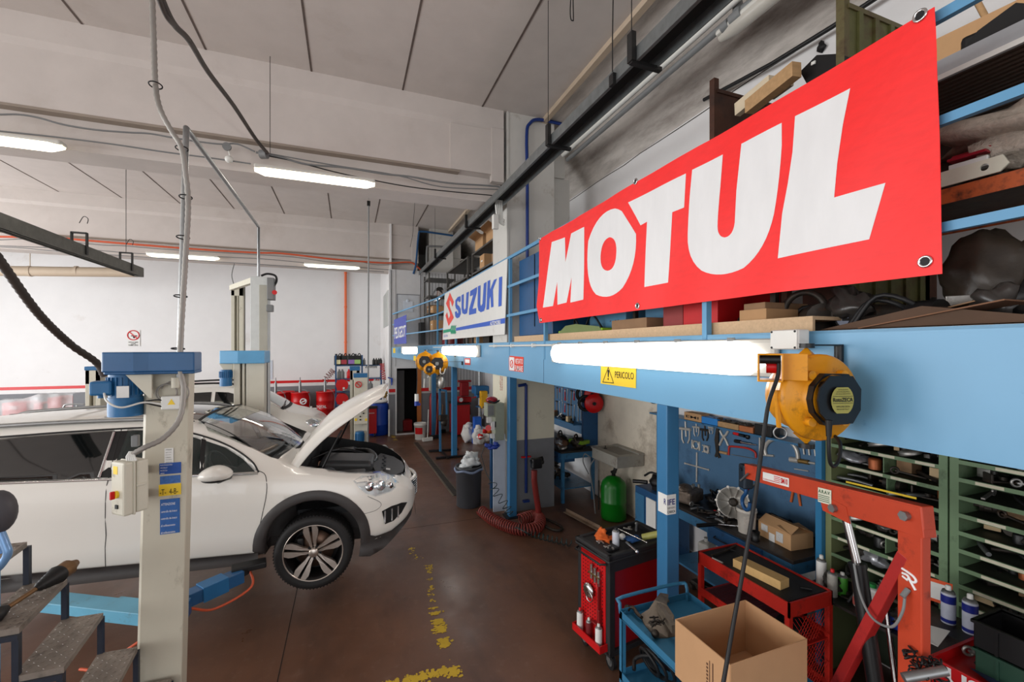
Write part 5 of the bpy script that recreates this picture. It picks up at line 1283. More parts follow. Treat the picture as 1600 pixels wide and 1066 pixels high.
# --- tool board 1 and its shelf
m = MB(); m.bb(4.04,4.09,2.42,4.88,.80,1.70)
t = thing('tool_board','blue tool board on the right wall behind the near blue post','tool board',(4.06,3.8,.8)); m.build('board',M_peg,t)
m = MB(); m.bb(3.86,4.09,2.46,4.88,1.70,1.72); m.build('shelf',M_blue2,t)
for y in (2.44,4.86): m = MB(); m.bb(3.98,4.09,y - .02,y + .02,.80,1.72); m.build('side_panel',M_blue2,t)
m = MB(); m.bb(3.61,3.66,2.405,2.455,0,2.12); single(m,'rack_upright',mat('bright blue panel',(48,122,168),.4,var=.06),'narrow bright blue upright between the tool board and the green shelving','panel')
def TP(x,y,X=XT): return P(1040 + x / 4.846,640 + y / 4.846,X=X)
def tool(name,label,build,mats=M_steel,cat='tool',group=None):
    m = MB(); build(m); return single(m,name,mats,label,cat,group=group)
def tl(m,pts,r,mi=0,k=0,n=8): m.tube([TP(x,y) for x,y in pts],r * 1.25,n,k=k,mi=mi)
for i,(x,y,s,lab) in enumerate(((155,180,1.25,'large three-leg puller hanging leftmost on the blue board'),(235,155,.8,'small puller second from the left on the blue board'),(300,180,.95,'dark puller third from the left on the blue board'),(345,150,.6,'smallest puller fourth from the left on the blue board'))):
    def b(m,x=x,y=y,s=s):
        tl(m,[(x - 5 * s,y - 85 * s),(x,y + 20 * s)],.007 * s); tl(m,[(x - 36 * s,y - 30 * s),(x + 30 * s,y - 22 * s)],.013 * s)
        for dx in (-25,22): tl(m,[(x + dx * s,y - 30 * s),(x + dx * s * .95,y + 35 * s),(x + dx * s * .5,y + 60 * s)],.007 * s)
    tool('gear_puller',lab,b,M_tst if i != 2 else M_iron)
def b(m): c = TP(230,270); m.torus(c,.052,.012,(1,0,0),6,6); [m.box(c + V((0,dy,0)),(.02,.02,.11),None,.003) for dy in (-.06,.06)]
tool('bearing_splitter','hexagonal grey bearing splitter on the blue board',b,M_tst)
def b(m): c = TP(312,300); m.poly([(-.04,-.045),(.04,-.045),(.04,.045),(-.04,.045)],c,(0,1,0),(0,0,1),t=-.015,holes=[[(.022 * math.cos(a * .7),.022 * math.sin(a * .7)) for a in range(9)]]); [m.cyl(c + V((0,dy,dz)),c + V((-.03,dy,dz)),.007) for dy in (-.04,.04) for dz in (-.04,.04)]
tool('bearing_splitter','square grey bearing splitter right of the hexagonal one',b,M_tst)
def b(m): m.poly([(TP(*p).y,TP(*p).z) for p in ((388,140),(405,138),(403,330),(420,362),(405,370),(398,350),(385,362),(375,352),(386,320),(375,230))],(XT,0,0),(0,1,0),(0,0,1),t=-.012)
tool('pry_bar','flat dark pry bar with forked foot on the blue board',b,M_iron)
def b(m):
    for pts in ([(412,160),(430,195),(448,215),(475,275)],[(476,160),(455,195),(435,215),(408,270)]): tl(m,pts,.011,k=3)
    m.ell(TP(442,205),(.012,.02,.022),8)
tool('crimping_pliers','worn steel cross-shaped pliers on the blue board',b,M_tst)
def b(m): tl(m,[(515,180),(575,195),(600,203)],.014,mi=0); tl(m,[(520,178),(560,190)],.017,mi=1); m.ell(TP(620,207),(.02,.028,.028),12)
tool('air_tool','red and black air tool on the blue board',b,[M_blackp,M_red])
def b(m): tl(m,[(525,238),(570,246)],.016,mi=1); tl(m,[(570,246),(650,262)],.012); tl(m,[(650,262),(692,270)],.008)
tool('ratchet','chrome ratchet with black handle below the air tool',b,[M_chrome,M_blackp])
def b(m): tl(m,[(478,345),(480,295),(495,280),(600,290),(655,308),(680,330),(684,365)],.009,mi=1,k=4); tl(m,[(500,342),(684,375)],.003); tl(m,[(412,322),(470,335)],.013,mi=2)
tool('hacksaw','hacksaw with bent red frame on the blue board',b,[M_steel,mat('red saw frame',(190,50,40),.4),M_wood])
def b(m): tl(m,[(148,408),(235,432),(325,457)],.008); tl(m,[(237,325),(235,545)],.008); [m.ell(TP(*p),.014,8) for p in ((148,408),(325,457),(235,545))]
tool('wheel_brace','chrome cross wheel brace hanging on the blue board',b,M_tst)
def b(m): tl(m,[(670,175),(760,190)],.006); tl(m,[(713,185),(712,360)],.007); m.ell(TP(716,200),.02,8)
tool('t_bar_wrench','tall steel T bar wrench under the right end of the board shelf',b,M_tst)
def b(m):
    tl(m,[(760,345),(752,300),(775,250),(820,225),(880,222),(950,250),(990,300),(1003,360),(1000,395)],.016,k=4)
    tl(m,[(745,345),(820,352)],.010); tl(m,[(945,378),(1010,388)],.022); tl(m,[(1010,388),(1085,402)],.018,mi=1); tl(m,[(1085,402),(1135,410)],.009)
tool('c_clamp','large aluminium C clamp on the right half of the blue board',b,[M_tst,mat('brass',(150,120,70),.4,.7)])
for i,x in enumerate((1040,1080,1125)):
    def b(m,x=x): tl(m,[(x - 15,262 + i * 6),(x + 10,268 + i * 6)],.008); tl(m,[(x,262 + i * 6),(x + 10,340 + i * 6)],.007); m.ell(TP(x - 6,268 + i * 6),.012,6)
    tool('hex_key','short chrome hex key hanging near the right edge of the blue board',b,M_tst,group='hex keys at the right edge of the blue board')
def b(m): tl(m,[(975,450),(1082,467)],.005)
tool('steel_rod','thin steel rod lying below the C clamp',b,M_tst)
def b(m): tl(m,[(965,620),(950,700)],.010,mi=0); tl(m,[(1005,625),(1022,730)],.010,mi=0); tl(m,[(965,620),(985,590),(1005,625)],.010,mi=1,k=3)
tool('pliers','pliers with orange handles below the crane arm',b,[mat('orange grip',(206,100,46),.5),M_iron])
def b(m): tl(m,[(615,612),(640,590)],.008,mi=1); tl(m,[(640,590),(690,560)],.011)
tool('screwdriver','small red tipped tool hanging under the crane arm',b,[M_steel,M_red])
# shelf items
def tb(nm,lab,x0,y0,x1,y1,ma,d=.12,cat='box'):
    a,c = TP(x0,y1,3.9),TP(x1,y0,3.9); m = MB(); m.bb(3.88,3.88 + d,c.y,a.y,1.721,1.721 + max(.03,(y1 - y0) / 4.846 * .0079),bev=.004); return single(m,nm,ma,lab,cat)
o = tb('cardboard_box','small cardboard box with black writing on the board shelf',150,25,280,82,M_card)
a = V((3.877,TP(165,60,3.9).y,1.75)); m = MB(); m.text('EMI',(a.x,a.y,a.z),(0,TP(260,60,3.9).y - a.y,0),(0,0,.03),.01); lt = m.build('lettering',M_ink); lt.parent = o; lt.location = -wl(o)
tb('blue_box','bright blue box beside the small cardboard box on the board shelf',282,68,402,115,mat('sky blue carton',(40,130,205),.5))
tb('wood_offcut','longer wood offcut on the board shelf',404,104,562,140,M_wood,cat='wood')
tb('wood_offcut','orange wood offcut right of the longer one',566,130,672,166,mat('orange wood',(188,112,66),.6),cat='wood')
tb('black_case','black case at the right end of the board shelf',684,118,812,185,M_blackp,cat='case')
def b(m):
    r_ = random.Random(4)
    for k in range(10): c = TP(r_.uniform(400,650),r_.uniform(80,110),3.95); m.box((c.x,c.y,1.76 + r_.random() * .04),(.05,.08,.03),r_.random() * 3,.004); m.tube([(c.x,c.y,1.75),(c.x - .04,c.y + .05,1.80),(c.x,c.y + .12,1.76)],.006,6,k=3)
m = MB(); b(m); single(m,'spare_parts',M_iron,'tangle of dark brackets and hoses on the board shelf behind the offcuts','spare parts')
# --- bench 1
def bench(x0,x1,y0,y1,h,label,shelf=True,name='work_bench',drawer=None):
    t = thing(name,label,'bench',((x0 + x1) / 2,(y0 + y1) / 2,0))
    m = MB(); m.bb(x0,x1,y0,y1,h - .03,h,bev=.004); m.build('top',M_top,t)
    m = MB(); m.bb(x0 + .01,x0 + .04,y0 + .02,y1 - .02,h - .13,h - .03); m.bb(x1 - .04,x1 - .01,y0 + .02,y1 - .02,h - .13,h - .03); m.bb(x0 + .02,x1 - .02,y0 + .01,y0 + .04,h - .13,h - .03); m.bb(x0 + .02,x1 - .02,y1 - .04,y1 - .01,h - .13,h - .03); m.build('apron',M_blue2,t)
    for x in (x0 + .03,x1 - .07):
        for y in (y0 + .03,y1 - .08): m = MB(); m.bb(x,x + .05,y,y + .05,.0,h - .03); m.build('leg',M_blue2,t)
    if shelf: m = MB(); m.bb(x0 + .04,x1 - .03,y0 + .05,y1 - .05,.22,.24); m.build('lower_shelf',M_blue2,t)
    if drawer:
        a,b_ = drawer; m = MB(); m.bb(x0 - .012,x0 + .3,a,b_,h - .20,h - .035,bev=.004); d = m.build('drawer',M_dblue,t)
        m = MB(); m.tube([(x0 - .014,a + .1,h - .11),(x0 - .04,a + .1,h - .12),(x0 - .04,b_ - .1,h - .12),(x0 - .014,b_ - .1,h - .11)],.006,6); m.build('handle',M_dsteel,d)
    return t
bench(3.37,4.02,2.47,3.98,.87,'blue framed work bench with oily dark top in front of the tool board',drawer=(2.75,3.35))
HB = .871
def BP(x,y,z=HB): return P(1040 + x / 4.846,640 + y / 4.846,Z=z)
# gearbox lump
c = BP(205,725); c = V((3.58,3.84,HB))
t = thing('gearbox','oily cast gearbox housing on the bench right beside the blue post','gearbox',c)
m = MB(); m.box(c + V((0,0,.08)),(.30,.20,.14),.3,.03); m.ell(c + V((-.05,.02,.14)),(.10,.09,.06),12,lump=.1)
for k in range(7): m.box(c + V((-.12 + .04 * k,-.10 + .012 * k,.09)),(.008,.02,.12),.3)
m.build('housing',mat('oily casting',(112,100,90),.5,.5,var=.3,scale=16,dirt=(48,38,32),dirt_amt=.6,dirt_scale=9),t)
m = MB(); [m.cyl(c + V((-.12 + .05 * k,.02 - .03 * (k % 2),.15)),c + V((-.12 + .05 * k,.02 - .03 * (k % 2),.185)),.016) for k in range(6)]; m.build('fittings',M_alu,t)
c = V((3.82,3.66,HB)); m = MB(); r_ = random.Random(9)
for k in range(9): m.ell(c + V((r_.uniform(-.12,.1),r_.uniform(-.14,.14),r_.uniform(.03,.09))),(r_.uniform(.03,.07),r_.uniform(.03,.07),.03),8,lump=.2,seed=k)
for k in range(5): m.tube([c + V((r_.uniform(-.1,.1),r_.uniform(-.1,.1),.01)),c + V((r_.uniform(-.1,.1),r_.uniform(-.1,.1),.16)),c + V((r_.uniform(-.1,.1),r_.uniform(-.1,.1),.03))],.008,6,k=4)
single(m,'wiring_heap',M_black,'black heap of hoses and wiring at the back of the bench','hoses')
# bell housing standing on edge
c = V((3.66,3.32,HB)); ax = V((-.75,-.6,.25)).normalized()
t = thing('bell_housing','light alloy bell housing standing on edge on the bench below the crane hook','bell housing',c)
cc = c + V((0,0,.155)); m = MB(); m.lathe([(.150,0),(.156,.0),(.156,.014),(.146,.014),(.13,-.03),(.06,-.07),(.045,-.07)],cc,ax,36,caps=False)
fx,fy,fz = frame(ax)
for k in range(10):
    a = 2 * PI * k / 10; p = cc + (fx * math.cos(a) + fy * math.sin(a)) * .155; m.cyl(p - ax * .004,p + ax * .02,.013,n=8)
    q = cc + (fx * math.cos(a) + fy * math.sin(a)) * .05 - ax * .06; m.bar(q,cc + (fx * math.cos(a) + fy * math.sin(a)) * .14 - ax * .005,.006,.03,up=ax)
m.build('housing',mat('pale alloy',(196,192,184),.4,.5,var=.12,scale=14),t)
m = MB(); m.lathe([(.044,-.07),(.04,-.03),(.02,-.03)],cc,ax,20); m.build('input_boss',M_iron,t)
# bucket on the bench
def bucket(c,r,h,label,handle=False,ma=None,lab_mat=None,loc=None,content=None):
    c = V(c); t = thing('bucket',label,'bucket',c)
    m = MB(); m.lathe([(r * .82,0),(r * .97,h * .86),(r * 1.04,h * .87),(r * 1.04,h * .93),(r,h * .94),(r * 1.02,h),(r * .96,h),(r * .78,.01)],c,n=28,caps=False); m.lathe([(0,.004),(r * .82,.004)],c,n=28); m.build('pail',ma or M_wpl,t)
    if lab_mat:
        m = MB(); n_ = 8
        for i in range(n_):
            a0 = -PI / 2 - .7 + 1.4 * i / n_ - .45; a1 = a0 + 1.4 / n_
            q = [c + V((math.cos(a) * r * k_,math.sin(a) * r * k_,h * z)) for a,k_,z in ((a0,.905,.35),(a1,.905,.35),(a1,.96,.75),(a0,.96,.75))]; m.add(q,[(0,1,2,3)])
        m.build('label',lab_mat,t)
    if handle: m = MB(); m.tube([c + V((r * math.cos(a),r * .3 * math.sin(a) - r * .8,h * .88 - abs(math.sin(a)) * h * .3)) for a in [PI * k / 12 for k in range(13)]],.004,6); m.build('handle',M_steel,t)
    if content: m = MB(); m.ell(c + V((0,0,h * .7)),(r * .85,r * .85,h * .2),14,lump=.15); m.build('content',content,t)
    return t
bk = BP(628,915); bucket((3.50,3.02,HB),.085,.225,'white plastic bucket with grubby label on the bench',ma=mat('grubby white plastic',(206,200,190),.45,var=.05,dirt=(150,110,90),dirt_amt=.25,dirt_scale=8),lab_mat=mat('grubby label',(186,178,168),.6,var=.2,scale=40))
c = V((3.42,2.86,HB)); t = thing('oil_mug','small black mug in front of the white bucket','mug',c); m = MB(); m.lathe([(.035,0),(.038,.08),(.033,.08),(.03,.01)],c,n=16); m.build('cup',M_blackp,t); m = MB(); m.torus(c + V((-.04,.02,.045)),.024,.006,(.4,1,0),14,6); m.build('handle',M_blackp,t)
# opened cardboard box with labels
c = V((3.70,2.72,HB)); R = rotz(-.15)
def open_box(c,sx,sy,h,rot,label,ma=M_card,flaps=.6,name='cardboard_box',labels=(),group=None,t=.004,fl=None):
    c = V(c); R = rotz(rot); th_ = thing(name,label,'box',c,group)
    m = MB()
    for dx,dy,w_,d_ in ((-sx / 2,0,t,sy),(sx / 2,0,t,sy),(0,-sy / 2,sx,t),(0,sy / 2,sx,t)): m.box(c + R @ V((dx,dy,h / 2)),(w_,d_,h),R)
    m.box(c + V((0,0,t)),(sx,sy,t),R); m.build('carton',ma,th_)
    for k,(dx,dy,ang) in enumerate(((-1,0,flaps),(1,0,flaps),(0,-1,flaps),(0,1,flaps))):
        if fl and k not in fl: continue
        if flaps <= 0: continue
        L = (sy if dx == 0 else sx) * .42; n_ = V((dx,dy,0)); u = V((-dy,dx,0)); w_ = sx if dx == 0 else sy
        a = c + R @ (V((dx * sx / 2,dy * sy / 2,h)) - u * w_ / 2); b2 = c + R @ (V((dx * sx / 2,dy * sy / 2,h)) + u * w_ / 2)
        d = R @ (n_ * math.cos(ang + k * .2)) * L + V((0,0,math.sin(ang + k * .2) * L))
        mm = MB(); q = [a,b2,b2 + d,a + d]; mm.add(q + [p + V((0,0,t)) for p in q],[(0,1,2,3),(7,6,5,4),(0,4,5,1),(1,5,6,2),(2,6,7,3),(3,7,4,0)]); mm.build('flap',ma,th_)
    for (fx_,fz_,w_,hh,side,ma_) in labels:
        mm = MB()
        if side == 'x': mm.box(c + R @ V((-sx / 2 - t,fx_,fz_)),(.002,w_,hh),R)
        else: mm.box(c + R @ V((fx_,-sy / 2 - t,fz_)),(w_,.002,hh),R)
        mm.build('label',ma_,th_)
    return th_
M_lab2 = mat('grey address label',(198,198,196),.6,var=.15,scale=60)
open_box((3.66,2.76,HB),.24,.34,.13,-.1,'open cardboard parcel box with address labels at the right end of the bench',flaps=2.55,labels=[(.10,.09,.07,.06,'x',M_lab2),(-.06,.07,.07,.08,'x',M_lab2),(.02,.035,.06,.07,'x',M_paper)])
# loose tools on the bench
def barlike(nm,lab,pts,r,ma,cat='tool',z=HB): m = MB(); m.tube([V((BP(x,y,z).x,BP(x,y,z).y,z + r)) for x,y in pts],r,8); return single(m,nm,ma,lab,cat)
t = thing('torque_wrench','torque wrench with black grip overhanging the bench edge','wrench',BP(300,880)); m = MB(); q0,q1,q2 = BP(240,880,HB + .02),BP(390,868,HB + .02),BP(550,884,HB + .02); m.cyl(q0,q1,.019); m.build('grip',M_blackp,t); m = MB(); m.cyl(q1,q2,.008); m.ell(q2,.014,8); m.build('shaft',M_chrome,t)
barlike('spanner','chrome spanner on the bench beside the bell housing',[(330,812),(460,808)],.007,M_chrome)
barlike('spanner','second chrome spanner lying crosswise near the bench front',[(310,825),(385,818)],.006,M_chrome)
barlike('extension_bar','dark extension bar near the middle of the bench',[(400,845),(560,832)],.009,M_iron)
m = MB(); c = BP(340,785); m.box(c + V((0,0,.02)),(.05,.14,.03),.6,.008); m.box(c + V((.03,-.05,.022)),(.03,.06,.035),.2,.008,mi=1); single(m,'cutting_pliers',[M_blackp,M_red],'black and red pliers on the bench near the gearbox','tool')
m = MB(); c = BP(830,800); m.ell(V((3.86,3.05,HB + .04)),(.05,.10,.04),10,lump=.3); single(m,'starter_motor',M_iron,'dark oily starter motor behind the parcel box','motor')
# things under bench 1
r_ = random.Random(21)
for k,(x,y,z,s,nm,lab,ma) in enumerate(((3.62,3.62,.24,.17,'canister','cloudy white canister under the bench near the post',M_clear),(3.70,3.30,.24,.15,'plastic_bag','pale plastic bag under the bench',M_film),(3.62,3.0,.24,.14,'metal_can','dark can under the bench',M_iron),(3.75,2.75,.24,.16,'carton','white carton beneath the bench at its right end',M_paper))):
    m = MB()
    if nm == 'canister': m.box((x,y,z + .14),(.16,.14,.26),.2,.03); m.cyl((x,y,z + .27),(x,y,z + .31),.03)
    elif nm == 'plastic_bag': m.ell((x,y,z + .09),(.14,.16,.09),14,lump=.3,seed=3)
    elif nm == 'metal_can': m.cyl((x,y,z),(x,y,z + .2),.08)
    else: m.box((x,y,z + .11),(.2,.28,.22),.1)
    single(m,nm,ma,lab,'container')
m = MB()
for k in range(12): c = V((3.55 + r_.uniform(-.1,.15),3.45 + r_.uniform(-.4,.35),.03)); m.box(c + V((0,0,r_.random() * .05)),(.10,.08,.05),r_.random() * 3,.01)
single(m,'scrap_parts',M_iron,'heap of dark scrap parts on the floor under the bench','scrap')['kind'] = 'stuff'
# --- sink with green tank
def SKq(x,y): return P(840 + x / 5.92,560 + y / 5.92,X=3.6)
t = thing('wash_basin','grey metal parts washing basin on the grimy wall','sink',(3.85,5.6,.80))
zt = 1.03
m = MB(); m.bb(3.60,4.08,5.27,5.95,.86,zt,bev=.012); m.bb(3.59,4.085,5.26,5.96,zt - .012,zt + .004,bev=.004); m.bb(3.98,4.08,5.27,5.95,zt,zt + .02,bev=.004); m.bb(3.70,3.96,5.36,5.86,zt + .003,zt + .005,mi=1)
m.build('basin',[mat('basin grey steel',(160,157,148),.45,.2,var=.12,dirt=(104,96,84),dirt_amt=.4,dirt_scale=6),mat('basin grate',(128,124,116),.5,.3)],t)
m = MB(); m.cyl((3.74,5.78,zt),(3.74,5.78,zt + .012),.03); m.tube([(3.74,5.78,zt),(3.74,5.78,zt + .05)],.008,6); m.build('drain_plug',M_dsteel,t)
m = MB(); m.tube([(3.8,5.6,.86),(3.8,5.6,.75),(3.75,5.6,.70)],.03,10,k=3); m.build('waste_pipe',M_dsteel,t)
m = MB(); m.tube([(3.62,5.9,.86),(3.55,5.92,.7),(3.6,5.9,.3),(3.62,5.88,.0)],.01,8,k=5); m.tube([(3.56,5.95,.88),(3.50,6.0,.92),(3.5,6.05,.78),(3.56,5.98,.6)],.008,8,k=5); m.build('hose',M_gpl,t)
c = V((3.78,5.62,0)); t = thing('waste_oil_tank','green cylindrical tank standing under the wash basin','tank',c)
m = MB(); m.lathe([(.14,0),(.18,.01),(.19,.03),(.19,.26),(.195,.27),(.19,.28),(.19,.50),(.17,.57),(.10,.63),(.02,.655)],c,n=32); m.build('tank_body',M_green2,t)
m = MB(); m.lathe([(.03,.64),(.03,.69),(.045,.70),(.045,.72)],c,n=14); m.build('cap',M_dsteel,t)
m = MB(); m.cyl(c + V((-.16,.16,.1)),c + V((-.16,.16,.55)),.012); m.build('sight_tube',M_dsteel,t)
m = MB(); m.poly([(-.05,-.05),(.05,-.05),(.05,.05),(-.05,.05)],c + V((-.150,.125,.42)),V((.60,.78,0)).normalized(),(0,0,1)); m.build('yellow_label',M_yel,t)
m = MB(); m.torus((4.06,5.05,1.95),.14,.006,(1,0,0),20,6,-2.2,-.2); single(m,'wall_cable',M_ink,'black cable arc on the grimy wall above the basin','cable')
# small blue cabinet with dark pump
t = thing('floor_cabinet','small blue and white cabinet behind the near post, beside the green tank','cabinet',(3.78,4.5,0)); m = MB(); m.bb(3.52,4.0,4.28,4.74,.02,.80,bev=.008); m.build('body',M_dblue,t)
m = MB(); m.bb(3.508,3.52,4.32,4.50,.12,.72); m.build('door',M_paper,t); m = MB(); m.bb(3.508,3.52,4.54,4.72,.12,.72); m.build('door',M_blue2,t)
m = MB(); m.ell((3.72,4.48,.90),(.13,.16,.10),14,lump=.15); m.cyl((3.62,4.62,.86),(3.52,4.78,.84),.025); m.box((3.7,4.4,.83),(.2,.2,.05)); m.tube([(3.7,4.4,.95),(3.6,4.5,1.02),(3.58,4.62,.95)],.014,8,k=4); single(m,'oil_pump',M_blackp,'black oil pump with spout on the small blue cabinet','pump')
# --- bench 2 and far tool board
bench(3.30,3.98,6.42,8.4,.87,'dark blue heavy bench beyond the concrete column',name='work_bench',drawer=(6.5,7.3))
t = thing('tool_board','blue tool board crowded with hand tools above the far bench','tool board',(4.06,7.6,1)); m = MB(); m.bb(4.045,4.09,6.62,8.9,1.0,2.14); m.build('board',M_peg,t); m = MB(); m.bb(3.80,4.09,6.56,6.62,.9,2.14); m.build('side_panel',M_dblue,t)
m = MB(); m.bb(3.85,4.09,7.0,8.6,1.18,1.20); m.build('shelf',M_blue2,t)
def hand_tool(kind,c,s,rnd):
    c = V(c); m = MB(); tilt = rnd.uniform(-.12,.12)
    def q(y,z): return c + V((0,y * s + tilt * z * s,z * s))
    if kind == 0: m.tube([q(0,0),q(0,-.8)],.018 * s,6); m.ell(q(0,0),(.02 * s,.07 * s,.07 * s),8); m.torus(q(0,-.85),.05 * s,.02 * s,(1,0,0),10,5)
    elif kind == 1: m.tube([q(-.02,0),q(.02,-.25),q(-.08,-.7)],.025 * s,6,k=3,mi=1); m.tube([q(.02,0),q(-.02,-.25),q(.08,-.7)],.025 * s,6,k=3,mi=1); m.ell(q(0,-.12),(.025 * s,.05 * s,.12 * s),8)
    elif kind == 2: m.cyl(q(0,0),q(0,-.35),.045 * s,n=8,mi=1); m.cyl(q(0,-.35),q(0,-.9),.014 * s,n=6)
    elif kind == 3: m.cyl(q(0,0),q(0,-.9),.022 * s,n=8,mi=1); m.box(q(0,-.02),(.07 * s,.26 * s,.08 * s),None,.01 * s)
    else: m.tube([q(-.1,0),q(.1,0)],.018 * s,6); m.tube([q(0,0),q(0,-.7)],.018 * s,6)
    return m
KN = [('spanner','chrome spanner'),('pliers','pliers'),('screwdriver','screwdriver'),('hammer','hammer'),('t_bar','T key')]
_tm = [[M_tst,M_red],[M_tst,M_red],[M_tst,M_orange],[M_iron,M_wood],[M_tst,M_blackp]]
rnd = random.Random(8); protos = {}
for row,z in enumerate((2.06,1.78,1.50)):
    for k in range(15):
        y = 6.80 + k * .125 + rnd.uniform(-.02,.02); kd = rnd.choice([0,0,1,1,2,3,4]); s = rnd.uniform(.24,.34)
        rn = ('top','middle','lowest')[row]; od = 'first second third fourth fifth sixth seventh eighth ninth tenth eleventh twelfth thirteenth fourteenth fifteenth'.split()[14 - k]
        m = hand_tool(kd,(4.035,y,z),s,rnd); single(m,KN[kd][0],_tm[kd],'%s, %s tool from the left in the %s row of the far tool board' % (KN[kd][1],od,rn),'tool',group='hand tools on the far tool board')
for k,(x,y,r) in enumerate(((520,418,.16),(500,335,.13))):
    c = P(840 + x / 5.92,560 + y / 5.92,X=3.9); t = thing('hose_reel',('red hose reel disc on the far tool board, the larger lower one','red reel partly hidden by the beam on the far tool board')[k],'reel',c)
    ax = V((-.35,-1,0)).normalized(); m = MB(); m.lathe([(r,0),(r * 1.02,.01),(r,.02),(r * .5,.03),(.03,.03)],c,ax,24); m.build('disc',M_red,t)
    m = MB(); m.lathe([(.03,.03),(.03,.06)],c,ax,12); m.build('hub',M_ink,t); m = MB(); m.torus(c - ax * .06 + V((-.12,.03,.0)),.12,.028,ax,20,8); m.build('cable_coil',M_black,t)
# clutter on bench 2
cl = [('orange_funnel','orange plastic funnel on the shelf of the far tool board',mat('orange plastic',(232,110,30),.4),(3.95,8.05,1.2),(.05,.07,.05)),('oil_bottle','white bottle with red lower half on the far bench',M_wpl,(3.45,8.05,.87),(.06,.06,.11)),('yellow_drill','yellow and black drill on the far bench',M_yellow,(3.45,7.2,.87),(.07,.12,.07)),('paper_carton','white paper carton on the far bench',M_paper,(3.8,7.2,.87),(.07,.12,.05)),('green_tray','lime green tray on the far bench',mat('lime plastic',(126,168,44),.4),(3.75,6.62,.95),(.10,.16,.03)),
      ('rag_heap','brown rag heap at the front of the far bench',M_brown,(3.45,6.75,.87),(.12,.17,.08)),('bench_vice','blue bench vice on the far bench',M_dblue,(3.5,7.55,.87),(.09,.14,.10)),('engine_part','dark oily engine part at the end of the far bench',M_iron,(3.72,6.6,.87),(.12,.13,.09)),('engine_part','blackened engine part in the middle of the far bench',M_iron,(3.62,7.0,.87),(.10,.13,.07))]
for k,(nm,lab,ma,c,s) in enumerate(cl):
    m = MB(); c = V(c)
    if nm == 'oil_bottle': m.lathe([(.05,0),(.055,.02),(.055,.15),(.02,.19),(.02,.22)],c,n=14); m.lathe([(.056,.02),(.0565,.09)],c,n=14,mi=1,caps=False)
    elif nm == 'orange_funnel': m.lathe([(.015,0),(.02,.05),(.08,.11)],c,n=14)
    elif nm == 'bench_vice': m.box(c + V((0,0,.03)),(.14,.2,.06),None,.01); m.box(c + V((0,-.05,.11)),(.14,.06,.12),None,.01); m.box(c + V((0,.07,.11)),(.14,.06,.12),None,.01); m.cyl(c + V((0,-.2,.09)),c + V((0,.1,.09)),.018)
    elif nm == 'yellow_drill': m.cyl(c + V((0,-.1,.08)),c + V((0,.1,.08)),.04); m.box(c + V((0,.06,.03)),(.04,.05,.08),None,.01); m.cyl(c + V((0,-.16,.08)),c + V((0,-.1,.08)),.02,mi=1)
    elif nm in ('paper_carton','green_tray'): m.box(c + V((0,0,s[2])),(s[0] * 2,s[1] * 2,s[2] * 2),.3,.008)
    else:
        m.ell(c + V((0,0,s[2])),s,14,lump=.35,seed=k * 3)
        if nm == 'engine_part': m.box(c + V((0,.05,s[2])),(s[0],s[1],s[2] * 1.8),.4,.02); m.tube([c + V((-.05,-.1,.05)),c + V((-.1,-.05,.2)),c + V((0,.05,.22)),c + V((.06,.1,.08))],.014,8,k=4)
    single(m,nm,[ma,M_red],lab,nm.replace('_',' ').split()[-1])
for k in range(9):
    m = MB(); y = 7.4 + .10 * k; x = 3.36; m.cyl((x + .02 * k,y,.64 - .03 * (k % 3)),(x + .5,y - .1,.52 - .02 * k % 3),.014,n=8); single(m,'steel_tube',M_chrome,'bright steel tube in the sheaf under the far bench top','tube',group='steel tubes under the far bench')
m = MB(); r_ = random.Random(33)
for k in range(22): c = V((r_.uniform(3.4,3.9),r_.uniform(6.5,8.2),.26 + r_.random() * .12)); m.ell(c,(r_.uniform(.04,.1),r_.uniform(.05,.12),.05),8,lump=.4,seed=k)
single(m,'scrap_parts',M_iron,'dark heap of scrap on the lower shelf of the far bench','scrap')['kind'] = 'stuff'
# ================================================================ things standing on the floor on the right
M_tdark = mat('tool trolley black plastic',(38,38,39),.55,var=.12,scale=14)
# --- red tool trolley
ph = .14; U,W_ = V((math.cos(ph),math.sin(ph),0)),V((-math.sin(ph),math.cos(ph),0)); T0 = V((1.945,2.945,0)); Rt = Matrix((U,W_,V((0,0,1)))).transposed()
tt = thing('tool_trolley','red and black wheeled tool trolley with perforated side panel beside the near post','tool trolley',T0 + U * .35 + W_ * .2)
def TT(u,w,z): return T0 + U * u + W_ * w + V((0,0,z))
def tbx(m,u0,u1,w0,w1,z0,z1,bev=0,mi=0): return m.box(TT((u0 + u1) / 2,(w0 + w1) / 2,(z0 + z1) / 2),(u1 - u0,w1 - w0,z1 - z0),Rt,bev,mi)
m = MB(); tbx(m,.05,.66,.03,.385,.15,.87); m.build('cabinet',mat('deep red enamel',(150,14,22),.35,var=.05),tt)
m = MB(); tbx(m,.0,.06,.0,.05,.13,.88,.008); tbx(m,.0,.06,.365,.415,.13,.88,.008); tbx(m,.64,.70,.0,.05,.13,.88,.008); tbx(m,.64,.70,.365,.415,.13,.88,.008); tbx(m,.0,.70,.0,.415,.12,.165,.006); tbx(m,0,.7,0,.03,.80,.88); m.build('corner_frame',M_tdark,tt)
m = MB(); tbx(m,-.02,.72,-.015,.43,.88,.905,.01); tbx(m,-.02,.72,-.015,.02,.9,.945,.01); tbx(m,-.02,.72,.395,.43,.9,.945,.01); tbx(m,-.02,.03,-.015,.43,.9,.945,.01); tbx(m,.67,.72,-.015,.43,.9,.945,.01); tbx(m,-.02,.2,.1,.43,.9,.93,.01); m.build('top_tray',M_tdark,tt)
m = MB(); tbx(m,.0,.012,.05,.365,.17,.87); pn = m.build('perforated_panel',M_tool,tt)
m = MB()
